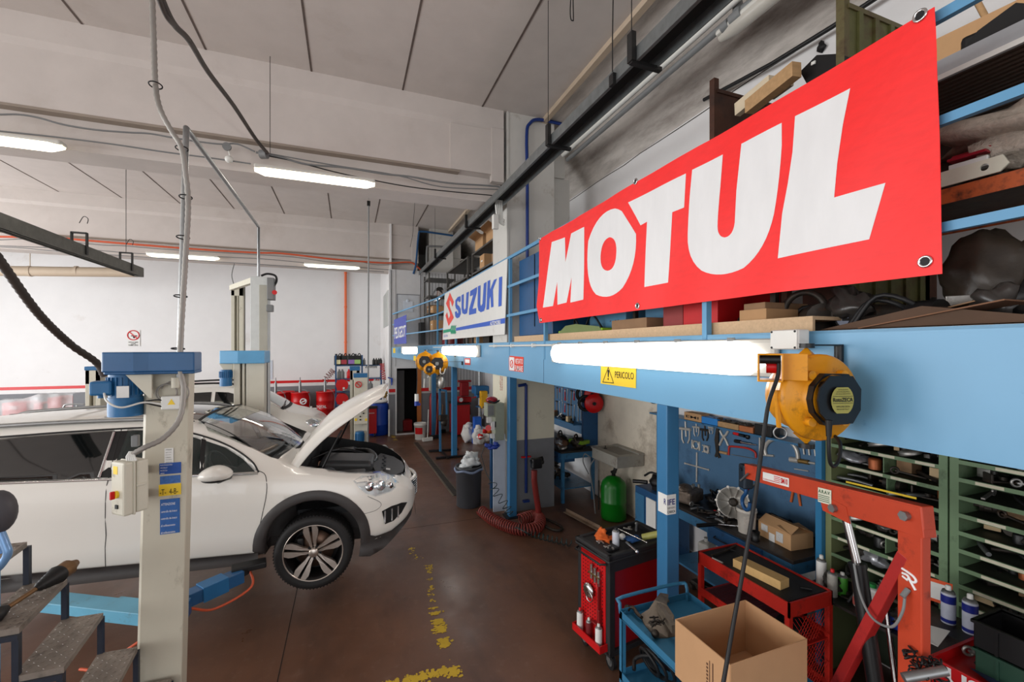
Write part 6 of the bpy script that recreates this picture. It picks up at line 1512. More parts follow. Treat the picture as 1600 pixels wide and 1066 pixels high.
for i in range(9):
    for j in range(18):
        c = TT(-.0015,.085 + .031 * i,.30 + .030 * j); m.box(c,(.003,.008,.008),Rt)
m.build('perforation',M_ink,pn)
m = MB(); tbx(m,-.075,.0,.03,.385,.165,.175); tbx(m,-.08,-.07,.03,.385,.165,.225); tbx(m,-.08,.0,.025,.033,.165,.225); tbx(m,-.08,.0,.38,.388,.165,.225); m.build('can_tray',M_tool,tt)
m = MB()
for k in range(9): m.box(TT(.095 + .016 * k,.0285,.812),(.011,.001,.016),Rt)
for k in range(5): m.box(TT(.155 + .013 * k,.0285,.788),(.009,.001,.010),Rt)
m.build('maker_mark',mat('pale print',(200,170,170),.6),tt)
def caster(parent,c,r=.055):
    c = V(c); m = MB(); m.cyl(c + V((-.014,0,r)),c + V((.014,0,r)),r,n=24); w = m.build('caster',M_black,parent)
    m = MB(); m.cyl(c + V((-.017,0,r)),c + V((.017,0,r)),r * .55,n=18); m.bb(c.x - .024,c.x - .019,c.y - .02,c.y + .03,c.z + r,c.z + r * 2.1); m.bb(c.x + .019,c.x + .024,c.y - .02,c.y + .03,c.z + r,c.z + r * 2.1); m.build('fork',M_steel,w)
for u,w in ((.05,.04),(.05,.37),(.65,.04),(.65,.37)): caster(tt,TT(u,w,0),.06)
m = MB(); m.tube([TT(-.01,.40,.86),TT(-.05,.38,.86),TT(-.05,.06,.86),TT(-.01,.03,.86)],.009,8); m.build('push_handle',M_blackp,tt)
def spray(c,r,h,label,ma,cap,base=None,top=None,name='spray_can'):
    c = V(c); t = thing(name,label,'spray can',c)
    m = MB(); m.lathe([(r * .95,0),(r,.004),(r,h * .78),(r * .96,h * .80)],c,n=18); m.build('can',ma,t)
    m = MB(); m.lathe([(r * .97,h * .79),(r * .8,h * .86),(r * .45,h * .88)],c,n=18); m.build('shoulder',M_steel,t)
    m = MB(); m.lathe([(r * .42,h * .87),(r * .40,h * .98),(r * .25,h)],c,n=12); m.build('cap',cap,t)
    return t
def cp(u,w,z=.176): return TT(u,w,z)
spray(cp(-.037,.335),.027,.19,'white spray can with red nozzle in the trolley side tray, farthest of three',M_paper,M_red)
spray(cp(-.037,.215),.026,.17,'dark red spray can in the middle of the trolley side tray',mat('dark red can',(110,30,34),.4),M_wpl)
spray(cp(-.037,.09),.028,.19,'white spray can nearest the camera in the trolley side tray',M_paper,M_wpl)
# things hung on the panel
m = MB()
for k in range(3): m.cyl(TT(-.02,.20 - .045 * k,.80 - .012 * k),TT(-.02,.20 - .045 * k,.68 - .012 * k),.014,n=12)
tbx(m,-.035,0,.08,.23,.72,.735); single(m,'socket_rack',[M_chrome],'row of three chrome socket bits on the perforated trolley panel','sockets')
m = MB(); c = TT(-.02,.235,.56); m.lathe([(.062,0),(.06,.012),(.045,.022),(.02,.024)],c,-U,24); m.torus(c - U * .03 + V((0,-.05,-.02)),.04,.004,U,18,6); single(m,'magnetic_tray',M_chrome,'round steel dish hanging on the perforated trolley panel','dish')
m = MB(); m.box(TT(-.02,.105,.50),(.03,.012,.36),Rt,.004); m.box(TT(-.03,.13,.34),(.03,.08,.012),Rt,.003); m.box(TT(-.02,.10,.40),(.035,.03,.14),Rt,.005); single(m,'red_clamp',mat('dark red tool',(130,24,26),.4),'dark red clamp bar hanging on the perforated trolley panel','clamp')
# on the trolley top
ZT2 = .906
def onT(x,y,z=ZT2): return P(800 + x / 3.9475,796 + y / 3.9475,Z=z)
m = MB(); c = onT(555,185,.93)
m.ell(c + V((0,0,.035)),(.055,.05,.045),18,lump=.5,seed=5); m.ell(c + V((.03,-.03,.012)),(.06,.05,.018),14,lump=.5,seed=9); single(m,'orange_rag',mat('orange cloth',(206,96,34),.8,var=.15,scale=30),'crumpled orange rag on the tool trolley','rag')
spray(onT(640,225),.030,.155,'white and blue spray can standing on the trolley top',mat('pale can print',(200,204,212),.4,var=.15,scale=40),M_blackp)
m = MB(); c = onT(680,190); m.ell(c + V((0,0,.03)),(.03,.03,.028),12); single(m,'white_cup',M_wpl,'small white cup beside the spray can on the trolley','cup')
for nm,lab,a,b_,r,ma in (('rod','long chrome rod lying across the trolley top',(655,120),(830,205),.005,M_chrome),('extension_bar','chrome ratchet lying at the near edge of the trolley top',(705,205),(770,262),.010,M_chrome),('chisel','upright grey chisel on the trolley top',(765,130),(768,90),.010,M_steel)):
    m = MB(); p0,p1 = onT(*a,z=.95),onT(*b_,z=.95); m.cyl(p0,p1,r,n=10); m.ell(p1,r * 1.7,8); single(m,nm,ma,lab,'tool')
c = onT(820,170,.95); m = MB(); d = V((.6,-.6,.35)).normalized(); m.cyl(c - d * .02,c + d * .13,.028,n=18); m.cyl(c + d * .13,c + d * .14,.026,n=18,mi=1); single(m,'parts_tin',[mat('olive tin',(168,166,90),.4,var=.2),M_ink],'olive and white tin tilted on the trolley top','tin')
m = MB(); c = onT(750,190,.92); m.ell(c + V((0,0,.012)),(.07,.05,.015),14,lump=.5,seed=2); single(m,'blue_cloth',mat('blue cloth',(38,84,140),.8,var=.2,scale=30),'blue cloth under the rods on the trolley','cloth')
for k,(x,y,lab) in enumerate(((545,210,'small grey spanner beside the orange rag'),(600,240,'pale bolts tray at the near corner of the trolley'),(720,125,'heap of small steel parts at the back of the trolley'))):
    m = MB(); c = onT(x,y,.93); r_ = random.Random(k)
    for q in range(5): m.box(c + V((r_.uniform(-.03,.03),r_.uniform(-.03,.03),.008)),(.035,.014,.012),r_.random() * 3,.003)
    single(m,'small_parts',M_alu,lab,'parts')
# --- long rail on the floor behind the trolley
m = MB(); a,b_ = P(883,800,Z=.03),P(936,828,Z=.03); m.bar(a,b_,.07,.006); m.bar(a + V((.03,.02,.02)),b_ + V((.03,.02,.02)),.006,.05); single(m,'angle_iron',mat('pale rusty angle',(150,128,108),.6,.2,var=.25,dirt=(80,56,40),dirt_amt=.5),'pale rusty angle iron lying on the floor behind the tool trolley','angle iron')
# --- light blue trolley
bt = thing('shelf_trolley','light blue two-shelf metal trolley in the foreground','trolley',(1.99,1.92,0)); X0,X1,Y0,Y1 = 1.68,2.26,1.28,2.43
M_tb = mat('trolley blue',(52,116,152),.38,var=.08,scale=4,dirt=(26,62,88),dirt_amt=.3,dirt_scale=6)
for z,nm in ((.82,'top_shelf'),(.42,'lower_shelf')):
    m = MB(); m.bb(X0,X1,Y0,Y1,z - .005,z); m.bb(X0,X0 + .004,Y0,Y1,z - .01,z + .045); m.bb(X1 - .004,X1,Y0,Y1,z - .01,z + .045); m.bb(X0,X1,Y1 - .004,Y1,z - .01,z + .045); m.bb(X0,X1,Y0,Y0 + .004,z - .01,z + .045); m.build(nm,M_tb,bt)
for x in (X0,X1 - .03):
    for y in (Y0,Y1 - .03): m = MB(); m.bb(x,x + .03,y,y + .004,.12,.86); m.bb(x,x + .004,y,y + .03,.12,.86); lg = m.build('leg',M_tb,bt); caster(bt,(x + .015,y + .015,0),.055)
m = MB(); m.tube([(X0 + .01,Y1,.84),(X0 + .01,Y1 + .01,.90),(X0 + .05,Y1 + .04,.915),(X1 - .05,Y1 + .04,.915),(X1 - .01,Y1 + .01,.90),(X1 - .01,Y1,.84)],.012,8,k=3); m.build('push_handle',M_tb,bt)
# suspension arm and bolts on it
def on8(x,y,z=.83): return P(800 + x / 3.9475,796 + y / 3.9475,Z=z)
M_cast = mat('oily grey bracket',(116,106,94),.5,.4,var=.2,scale=16,dirt=(52,42,34),dirt_amt=.45,dirt_scale=10)
m = MB(); o = [on8(*p,z=.84) for p in ((915,575),(965,575),(955,650),(1000,690),(1010,765),(960,775),(885,780),(820,700),(790,660),(845,650),(880,625))]
m.poly([(p.x,p.y) for p in o],(0,0,.86),(1,0,0),(0,1,0),t=.012,fn=lambda p: p + V((0,0,.05 * math.sin((p.x + p.y) * 9)))); 
c = on8(940,680,.87); m.bar(on8(905,600,.9),on8(1000,740,.9),.03,.05); m.cyl(on8(915,575,.85),on8(965,575,.85) + V((0,0,.02)),.015)
t = single(m,'suspension_bracket',M_cast,'oily grey suspension bracket on the top shelf of the light blue trolley','car part')
m = MB(); m.tube([on8(700,612,.85),on8(745,605,.86),on8(770,640,.85),on8(800,668,.85)],.012,8,k=3); m.ell(on8(712,610,.85),.022,10); m.ell(on8(883,768,.85),.025,10); single(m,'ball_joint',M_iron,'dark ball joint arm beside the bracket on the light blue trolley','car part')
r_ = random.Random(14); bolts = None
for k in range(16):
    c = on8(r_.uniform(850,930),r_.uniform(665,725),.905 + r_.random() * .012); d = V((r_.uniform(-1,1),r_.uniform(-1,1),.1)).normalized()
    m = MB(); m.cyl(c,c + d * .028,.005,n=6); m.cyl(c - d * .006,c,.009,n=6); single(m,'bolt',M_iron,'dark bolt in the heap on the grey suspension bracket','bolt',group='bolts heaped on the suspension bracket')
m = MB(); c = on8(860,1000,.47)
for k in range(4): m.torus(c + V((.02 * k,.02 - .03 * k,.05)),.085 + .01 * k,.011,(.9,.1 * k,.35),28,8)
m.tube([c + V((-.1,.05,0)),c + V((-.05,.1,.03)),c + V((0,0,.1)),c + V((.1,-.05,.02)),c + V((.2,0,0))],.012,8,k=5)
single(m,'rubber_hoses',M_black,'coiled black rubber hoses on the lower shelf of the light blue trolley','hose')
# big cardboard box
bx = open_box((1.915,1.70,.826),.51,.36,.30,.0,'large open cardboard box standing on the light blue trolley',ma=mat('big box cardboard',(190,148,108),.85,var=.05,scale=5),flaps=0,t=.006)
m = MB(); xL = 1.915 - .255 - .0045
m.box((xL,1.62,1.0),(.001,.006,.13)); m.box((xL,1.64,1.0),(.001,.004,.13)); 
for k in range(6): m.box((xL,1.655,.95 + .018 * k),(.001,.010,.010))
m.build('side_print',mat('faded print',(96,66,48),.8),bx)
m = MB(); m.box((xL,1.645,.875),(.001,.05,.03)); m.box((xL,1.655,.90),(.001,.02,.03)); m.build('red_mark',M_red,bx)
# --- red cart with black top
ct = thing('work_cart','red framed work cart with black top and mesh sides behind the light blue trolley','cart',(3.02,2.48,0)); cx0,cx1,cy0,cy1 = 2.80,3.24,2.08,2.90
M_cr = mat('cart red',(196,40,28),.45,var=.1,scale=6,dirt=(70,30,24),dirt_amt=.4,dirt_scale=8)
m = MB(); m.bb(cx0 + .01,cx1 - .01,cy0 + .01,cy1 - .01,.835,.85); m.bb(cx0 + .03,cx1 - .03,cy0 + .03,cy1 - .03,.848,.853); m.build('top',mat('black mat',(34,34,35),.6,var=.25,scale=8),ct)
m = MB(); m.bb(cx0,cx0 + .012,cy0,cy1,.76,.862); m.bb(cx1 - .012,cx1,cy0,cy1,.76,.862); m.bb(cx0,cx1,cy0,cy0 + .012,.76,.862); m.bb(cx0,cx1,cy1 - .012,cy1,.76,.862); m.build('rim',M_cr,ct)
for x in (cx0,cx1 - .035):
    for y in (cy0,cy1 - .035): m = MB(); m.bb(x,x + .035,y,y + .035,0,.84); m.build('leg',M_cr,ct)
for z in (.52,.16):
    m = MB(); m.bb(cx0 + .01,cx1 - .01,cy0 + .01,cy1 - .01,z,z + .01); m.bb(cx0,cx0 + .01,cy0,cy1,z - .02,z + .045); m.bb(cx1 - .01,cx1,cy0,cy1,z - .02,z + .045); m.build('shelf',M_cr,ct)
m = MB()
for i in range(12):
    for s in (-1,1):
        y = cy0 + .004; x = cx0 + .04 + (cx1 - cx0 - .08) * i / 11; x2 = x + s * .14
        if cx0 + .03 < x2 < cx1 - .03: m.bar((x,y,.56),(x2,y,.74),.003,.003)
        if cx0 + .03 < x2 < cx1 - .03: m.bar((x,y,.2),(x2,y,.38),.003,.003); m.bar((x,y,.36),(x2,y,.52),.003,.003)
m.build('mesh_side',M_cr,ct)
def on9(x,y,z=.855): return P(x,y,Z=z)
m = MB(); a,b_ = on9(1165,890),on9(1240,925); R_ = rotz(math.atan2((b_ - a).y,(b_ - a).x)); m.box((2.94,2.42,.854 + .032),(.105,.38,.064),.10,.003); single(m,'yellow_plank',mat('pale chipboard',(214,176,116),.75,var=.08,scale=30),'pale wooden block lying on the black cart top','wood')
for nm,lab,p,ma,r in (('wiper_tool','dark hooked bar lying at the back of the cart top',[(1112,868),(1132,862),(1150,852)],M_iron,.009),('spanner','pale spanner lying at the left of the cart top',[(1113,872),(1130,880)],M_alu,.008),('cable','black cable lying behind the wooden block',[(1135,858),(1150,862),(1165,878)],M_black,.006),('tool_grip','black grip lying at the near right of the cart top',[(1250,918),(1268,921)],M_black,.012)):
    m = MB(); m.tube([on9(x,y,.866) for x,y in p],r,8,k=3); single(m,nm,ma,lab,'tool')
m = MB(); m.bb(2.84,3.18,2.35,2.85,.532,.545); 
for i in range(10): m.bb(2.84,3.18,2.37 + i * .05,2.375 + i * .05,.545,.549)
single(m,'rubber_mat',mat('maroon mat',(92,44,50),.6,var=.2,scale=30),'maroon ribbed mat on the middle shelf of the red cart','mat')
m = MB(); m.ell((3.0,2.2,.58),(.12,.08,.05),12,lump=.4,seed=4); m.box((3.02,2.3,.57),(.2,.06,.06),.3,.01); single(m,'tool_bag',M_black,'black tool bag on the middle shelf of the red cart','bag')
m = MB(); m.box((3.0,2.5,.25),(.3,.5,.16),.05,.02); single(m,'tool_case',M_blackp,'black case on the lowest shelf of the red cart','case')
# --- red engine crane
K0 = V((2.37,1.175,0)); kt = V((.216,.976,0)).normalized(); kn = V((-kt.y,kt.x,0)); Rk = Matrix((kn * -1,kt,V((0,0,1)))).transposed()
kr = thing('engine_crane','orange red engine crane with long arm, ram and hook in the right foreground','crane',K0)
def KK(s,n,z): return K0 + kt * s + kn * n + V((0,0,z))
m = MB(); m.box(KK(0,0,.98),(.048,.106,1.80),Rk,.006); ms = m.build('mast',M_orange,kr)
m = MB(); m.bar(KK(-.062,0,1.861),KK(1.08,0,1.745),.062,.10,bev=.004); m.bar(KK(-.062,0,1.841),KK(.45,0,1.785),.066,.13,bev=.004); arm = m.build('arm',M_orange,kr)
m = MB(); m.poly([(-.066,1.775),(.09,1.765),(.13,1.80),(.12,1.885),(-.05,1.90)],K0 + kn * .034,kt,(0,0,1),t=.008); m.build('cheek_plate',M_orange,kr); m = MB(); m.poly([(.28,1.70),(.44,1.71),(.47,1.80),(.30,1.78)],K0 + kn * .036,kt,(0,0,1),t=.008); m.build('cheek_plate',M_orange,kr)
for s,z in ((.0,1.85),(.365,1.75)): m = MB(); m.cyl(KK(s,.055,z),KK(s,-.05,z),.018,n=14); m.cyl(KK(s,.060,z),KK(s,.05,z),.022,n=6); m.build('pivot_bolt',M_steel,kr)
m = MB(); m.bar(KK(.03,0,1.66),KK(.62,0,.20),.05,.05,bev=.004); m.build('brace',mat('brace red',(168,40,38),.42,var=.1,scale=6,dirt=(90,30,30),dirt_amt=.3,dirt_scale=8),kr)
for s in (-1,1): m = MB(); m.bar(KK(-.1,.08 * s,.12),KK(1.2,.18 * s,.12),.06,.08,bev=.004); lg = m.build('leg',M_orange,kr)
for s in (-1,1):
    caster(kr,KK(1.16,.18 * s,0),.045); caster(kr,KK(-.06,.10 * s,0),.045)
m = MB(); m.bar(KK(-.05,-.2,.12),KK(-.05,.09,.12),.08,.08); m.build('cross_member',M_orange,kr)
p0,p1 = P(1343,1066,d=2.15),P(1318,872,d=2.12); p2 = P(1311,797,d=2.10)
p0 = KK(.17,-.02,.80); p1 = KK(.285,-.02,1.47); p2 = KK(.345,0,1.74)
m = MB(); m.cyl(p0 - (p1 - p0) * .6,p1,.036,n=20); m.cyl(p1,p1 + (p2 - p1) * .08,.040,n=20); m.build('ram_cylinder',M_blackp,kr)
m = MB(); m.cyl(p1,p2,.020,n=18); m.build('ram_rod',M_chrome,kr)
m = MB(); m.tube([KK(-.0,.045,1.50),KK(.0,.06,1.42),KK(.04,.07,1.33),KK(.14,.06,1.31),KK(.22,.04,1.38),KK(.27,.02,1.5)],.006,8,k=6); m.cyl(KK(0,.03,1.52),KK(0,.06,1.49),.011); m.build('hydraulic_hose',M_gpl,kr)
# hook assembly
hb = KK(1.11,0,1.70)
m = MB(); m.box(hb,(.07,.07,.17),Rk,.012); m.cyl(hb + kn * .045 + V((0,0,.05)),hb - kn * .045 + V((0,0,.05)),.012); hk = m.build('hook_block',mat('dark blue grey steel',(40,50,60),.4,.4,var=.2),kr)
m = MB(); q = hb + V((0,0,-.09)); m.tube(smooth_path([q + V((0,0,.02)),q - V((0,0,.03)),q + kt * .03 + V((0,0,-.07)),q + kt * .035 + V((0,0,-.115)),q + V((0,0,-.145)),q - kt * .035 + V((0,0,-.125)),q - kt * .045 + V((0,0,-.08))],5),.013,10)
m.build('hook',mat('hook blue',(30,74,120),.4,.3),hk)
m = MB(); m.tube([hb + kn * .04 + V((0,0,-.03)),KK(1.02,.05,1.745)],.007,6); m.build('lock_pin',M_steel,hk)
# stickers on the arm
def arms(s0,s1,h0,h1,ma,nm,parent=arm):
    m = MB()
    def q(s,h): zc = 1.865 - .1017 * (s + .10) - .0; return KK(s,.0345,zc + h)
    m.quad(q(s0,h0),q(s1,h0),q(s1,h1),q(s0,h1)); return m.build(nm,ma,parent),q
o,q = arms(.68,.90,-.026,.028,M_paper,'sticker'); m = MB(); dd = kn * .002
m.text('SM10',q(.745,-.014) + dd,q(.69,-.014) - q(.745,-.014),(0,0,.034),.015); m.build('lettering',M_red,o)
m = MB()
for k in range(4): m.bar(q(.80,.018 - .011 * k) + dd,q(.75,.018 - .011 * k) + dd,.001,.004)
m.text('GRU IDRAULICA MANUALE',q(.895,-.02) + dd,q(.80,-.02) - q(.895,-.02),(0,0,.009),0); m.build('small_print',M_red,o)
def arms2(s0,s1,h0,h1,ma,nm):
    m = MB()
    def q(s,h): zc = 1.845 - .109 * (s + .10); return KK(s,.0375,zc + h)
    m.quad(q(s0,h0),q(s1,h0),q(s1,h1),q(s0,h1)); return m.build(nm,ma,arm),q
o,q = arms2(.385,.47,-.035,.045,mat('cream sticker',(220,220,200),.5),'sticker'); m = MB(); m.text('A.R.A.V.',q(.465,.018) + dd,q(.39,.018) - q(.465,.018),(0,0,.018),.01)
for k in range(4): m.bar(q(.465,.006 - .010 * k) + dd,q(.395,.006 - .010 * k) + dd,.001,.003)
m.build('lettering',mat('green ink',(40,90,60),.6),o)
# white emblem on the mast
m = MB(); xs = KK(0,.0255,1.565)
def eq(a,b_): return xs - kt * a + V((0,0,b_))
def stroke(m,pts,w,h): m.tube([eq(*p) for p in pts],w,6)
m.tube(smooth_path([eq(-.030,.034),eq(-.005,.030),eq(.020,.022),eq(.030,.008),eq(.018,-.004),eq(-.005,.002)],4),.0055,6); m.tube(smooth_path([eq(-.028,.014),eq(-.005,.014),eq(.010,-.010),eq(.028,-.034)],4),.0055,6); m.tube([eq(-.028,.0),eq(-.004,-.008)],.005,6)
m.build('emblem',M_inkw,ms)
# chain and handle tube at the crane foot
c0 = P(1442,1040,d=1.86)
m = MB(); r_ = random.Random(6); t = thing('chain','dark steel chain bundled around the foot of the crane mast','chain',c0)
for k in range(34):
    c = c0 + V((r_.uniform(-.05,.05),r_.uniform(-.05,.05),r_.uniform(-.04,.04))); ax_ = V((r_.uniform(-1,1),r_.uniform(-1,1),r_.uniform(-1,1)))
    fx,fy,fz = frame(ax_); m.tube([c + fx * (.020 * math.cos(a)) + fy * (.011 * math.sin(a)) for a in [2 * PI * i / 12 for i in range(12)]],.0035,6,closed=True)
m.build('links',M_dsteel,t,); t['category'] = 'chain'
m = MB(); m.cyl(P(1412,1060,d=1.83),P(1478,1048,d=1.80),.020,n=18); single(m,'jack_handle',M_steel,'grey steel tube sticking out in front of the crane mast','tube')
# --- Things on the low table between crane and green shelving
t = thing('low_table','low dark table in front of the green shelving behind the crane','table',(3.43,1.9,0)); m = MB(); m.bb(3.28,3.60,1.35,2.36,.74,.76); m.build('top',M_top,t)
for x in (3.29,3.56):
    for y in (1.36,2.32): m = MB(); m.bb(x,x + .03,y,y + .03,0,.74); m.build('leg',M_dsteel,t)
def lt(x,y): return P(x,y,Z=.761)
spray((3.42,2.28,.761),.034,.24,'white cylinder can beside the blue upright on the low table',M_paper,M_wpl,name='aerosol_can')
spray((3.36,2.16,.761),.032,.20,'dusty spray can with red cap on the low table',mat('dusty can',(170,168,160),.4,var=.2,scale=30),M_red)
spray((3.44,2.14,.761),.034,.17,'green bottle behind the crane ram',mat('green bottle',(70,150,50),.35),M_wpl,name='green_bottle')
c = V((3.42,1.95,.761)); t = thing('liquid_canister','cloudy plastic canister with green cap and red liquid behind the crane ram','canister',c); m = MB(); m.box(c + V((0,0,.09)),(.12,.16,.18),.1,.02); m.build('canister_body',M_clear,t); m = MB(); m.box(c + V((0,0,.045)),(.122,.162,.07),.1,.015); m.build('liquid',mat('pink red liquid',(176,92,84),.4),t); m = MB(); m.cyl(c + V((-.02,-.03,.18)),c + V((-.02,-.03,.205)),.022); m.build('green_cap',mat('green cap',(30,130,60),.4),t)
m = MB(); m.box((3.44,1.70,.80),(.20,.22,.08),.2,.01); single(m,'blue_box',M_bluep,'blue plastic box behind the crane mast','box')
m = MB(); m.cyl((3.33,1.82,1.05),(3.2,1.62,.0),.018,n=12); single(m,'leaning_tube',M_chrome,'bright steel tube leaning behind the crane brace','tube')
m = MB(); m.box((2.98,1.72,.13),(.40,.34,.26),.3,.004); bx2 = single(m,'white_carton',mat('white carton',(196,194,190),.7,var=.05),'white printed carton on the floor behind the crane brace','box')
# --- red tool chest with crates and cans
t = thing('tool_chest','red USAG tool chest in the lower right corner','tool chest',(3.1,.95,0)); m = MB(); m.bb(2.85,3.38,.5,1.34,.02,.94,bev=.008); m.build('body',M_tool,t)
m = MB(); m.bb(2.845,2.86,.5,1.34,.93,.99,bev=.003); m.bb(3.37,3.38,.5,1.34,.93,.99); m.bb(2.85,3.38,1.33,1.345,.93,.99); m.build('rim',M_tool,t)
m = MB(); m.text('USAG',(2.8435,1.275,.905),(0,-.30,0),(0,0,.075),.03); m.build('lettering',M_inkw,t)
for k in range(4): m = MB(); m.bb(2.838,2.85,.54,1.30,.10 + .19 * k,.27 + .19 * k,bev=.004); d = m.build('drawer',M_tool,t)
def crate(c,sx,sy,h,rot,label,ma,name='storage_bin'):
    c = V(c); R = rotz(rot); t = thing(name,label,'bin',c)
    m = MB(); w = .006
    def bxx(dx,dy,dz,a,b_,cc): m.box(c + R @ V((dx,dy,dz)),(a,b_,cc),R,.003)
    bxx(0,0,w,sx,sy,w); bxx(-sx / 2,0,h / 2,w,sy,h); bxx(sx / 2,0,h / 2,w,sy,h); bxx(0,sy / 2,h / 2,sx,w,h); bxx(0,-sy / 2,h * .3,sx,w,h * .6)
    m.build('bin_body',ma,t)
    m = MB(); bxx2 = [(-sx / 2 - .004,0,h * .97,.014,sy + .02,.014),(sx / 2 + .004,0,h * .97,.014,sy + .02,.014),(0,sy / 2 + .004,h * .97,sx + .02,.014,.014)] + [(-sx / 2 - .004,-sy * .3 + sy * .3 * i,h / 2,.01,.012,h) for i in range(3)]
    for dx,dy,dz,a,b_,cc in bxx2: m.box(c + R @ V((dx,dy,dz)),(a,b_,cc),R)
    m.build('rim_ribs',ma,t)
    return t
crate((3.10,1.02,.96),.24,.40,.115,.0,'dark green storage bin under the black bin on the red chest',mat('dark green bin',(34,66,52),.45,var=.15))
crate((3.12,1.02,1.08),.26,.42,.13,.0,'black storage bin stacked on the dark green bin',M_blackp)
m = MB(); m.ell((3.0,.95,.965),(.10,.22,.015),14,lump=.3,seed=2); single(m,'blue_rag',mat('dark blue rag',(40,56,88),.8,var=.2),'dark blue rag lying under the green bin on the red chest','rag')
m = MB(); m.ell((2.98,.72,1.0),(.08,.10,.055),16,lump=.5,seed=8); single(m,'plastic_wrap',mat('grey plastic wrap',(170,172,178),.3,var=.3,scale=20),'crumpled pale plastic wrap at the right edge of the red chest','plastic')
M_cpr = mat('blue white can print',(188,194,210),.35,var=.1,scale=30)
for k,(x,y,lab) in enumerate(((3.30,1.47,'blue and white spray can left of the black bin'),(3.30,1.375,'blue and white spray can directly behind the black bin'))):
    c = V((x,y,.985)); t = spray(c,.033,.22,lab,M_cpr,M_wpl)
    m = MB(); m.lathe([(.0335,.12),(.0335,.165)],c,n=18,caps=False); m.build('blue_band',mat('navy print',(28,40,130),.4),t); m = MB(); m.lathe([(.0335,.01),(.0335,.03)],c,n=18,caps=False); m.build('blue_band',mat('navy print',(28,40,130),.4),t)
m = MB(); m.bb(3.15,3.42,1.35,1.62,.965,.985); m.bb(3.16,3.18,1.36,1.6,0,.965); m.bb(3.38,3.4,1.36,1.6,0,.965); single(m,'side_shelf',M_top,'dark stand carrying the blue and white spray cans','stand')
m = MB(); m.box((3.40,1.56,1.10),(.004,.12,.14),.3); o = single(m,'orange_sign_card',mat('orange card',(220,84,40),.5),'small orange bordered card behind the spray cans','card')
m = MB(); m.box((3.396,1.56,1.10),(.004,.09,.10),.3); lt_ = m.build('card_face',M_paper); lt_.parent = o; lt_.location = -wl(o)
m = MB(); m.poly([(0,0),(.16,.02),(.12,.15),(-.02,.12)],(3.0,1.38,1.0),(1,0,0),(0,1,0),t=.003,fn=lambda p: p + V((0,0,.03 * math.sin(p.x * 14)))); single(m,'paper_sheet',M_paper,'loose white paper sheet beside the crane mast','paper')
# --- column foot: trash can, coil hoses, jack
c = P(743,800,Z=0); c = V((c.x,c.y,0)); c = V((1.86,6.95,0))
t = thing('trash_can','round dark grey trash can with plastic rubbish left of the middle post','bin',c); m = MB(); m.lathe([(.19,0),(.20,.01),(.215,.62),(.225,.63),(.225,.66),(.205,.66),(.19,.02)],c,n=32); m.build('bin_body',mat('dark grey bin',(62,64,68),.4,var=.06),t)
m = MB(); m.tube([c + V((.225 * math.cos(a),.225 * math.sin(a),.60 + .015 * math.sin(5 * a))) for a in [2 * PI * k / 40 for k in range(40)]],.02,6,closed=True); m.build('bin_liner',mat('bin liner',(120,134,160),.3,var=.3,scale=20),t)
m = MB(); r_ = random.Random(2)
m.ell(c + V((.0,0,.70)),(.15,.15,.09),18,lump=.5,seed=1); m.ell(c + V((.02,0,.80)),(.09,.08,.09),16,lump=.6,seed=7); m.ell(c + V((.1,-.03,.72)),(.09,.08,.05),14,lump=.6,seed=5)
single(m,'plastic_rubbish',mat('crumpled film',(212,216,216),.3,var=.12,scale=20),'crumpled clear plastic rubbish filling the trash can','rubbish')
def coil(path,R,r,turns,k=10):
    q = smooth_path(path,k); pts = []; n = len(q); N = turns * 12
    for i in range(N):
        s = i / N * (n - 1); j = int(s); p = q[j] + (q[min(j + 1,n - 1)] - q[j]) * (s - j); t_ = (q[min(j + 1,n - 1)] - q[max(j - 1,0)]).normalized()
        x = t_.cross(V((0,0,1))); x = x.normalized() if x.length > .1 else V((1,0,0)); y = t_.cross(x); a = 2 * PI * i / 12
        pts.append(p + x * math.cos(a) * R + y * math.sin(a) * R)
    return pts
def fl(x,y,z=0): p = P(x,y,Z=z); return V((p.x,p.y,z))
m = MB(); m.tube(coil([fl(752,798,.08),fl(770,812,.08),fl(792,822,.08),fl(815,828,.08),fl(838,825,.08),fl(844,812,.08),fl(835,806,.08),fl(812,812,.08)],.075,.010,46),.011,6); single(m,'coil_hose',mat('brown red hose',(128,52,44),.45,var=.1),'thick brown red coiled air hose on the floor at the middle post','hose')
m = MB(); m.tube([fl(818,832,.10),fl(830,836,.06)] + coil([fl(806,822,.14),fl(830,834,.05),fl(860,842,.05),fl(895,850,.05)],.04,.006,14),.006,6); single(m,'coil_hose',mat('teal black hose',(36,60,60),.4),'thin dark teal spiral hose trailing to the tool trolley','hose')
m = MB(); m.tube([P(758,695,d=6.5),P(752,712,d=6.5),P(760,740,d=6.5)] + coil([P(768,752,d=6.4),P(775,770,d=6.4),P(790,790,d=6.35),P(797,805,d=6.3)],.06,.006,6),.006,6); single(m,'coil_hose',mat('dark teal hose',(30,52,58),.4),'dark spiral cord hanging between the trash can and the middle post','hose')
m = MB(); r_ = random.Random(12)
for k in range(7): m.ell(P(772 + r_.uniform(-10,9),697 + r_.uniform(-4,4),d=6.5),(.05,.04,.03),8,lump=.5,seed=k)
single(m,'cable_plug',mat('blue plug',(34,62,150),.4,var=.2),'bundle of blue plugs hanging on the pale post panel','plug')
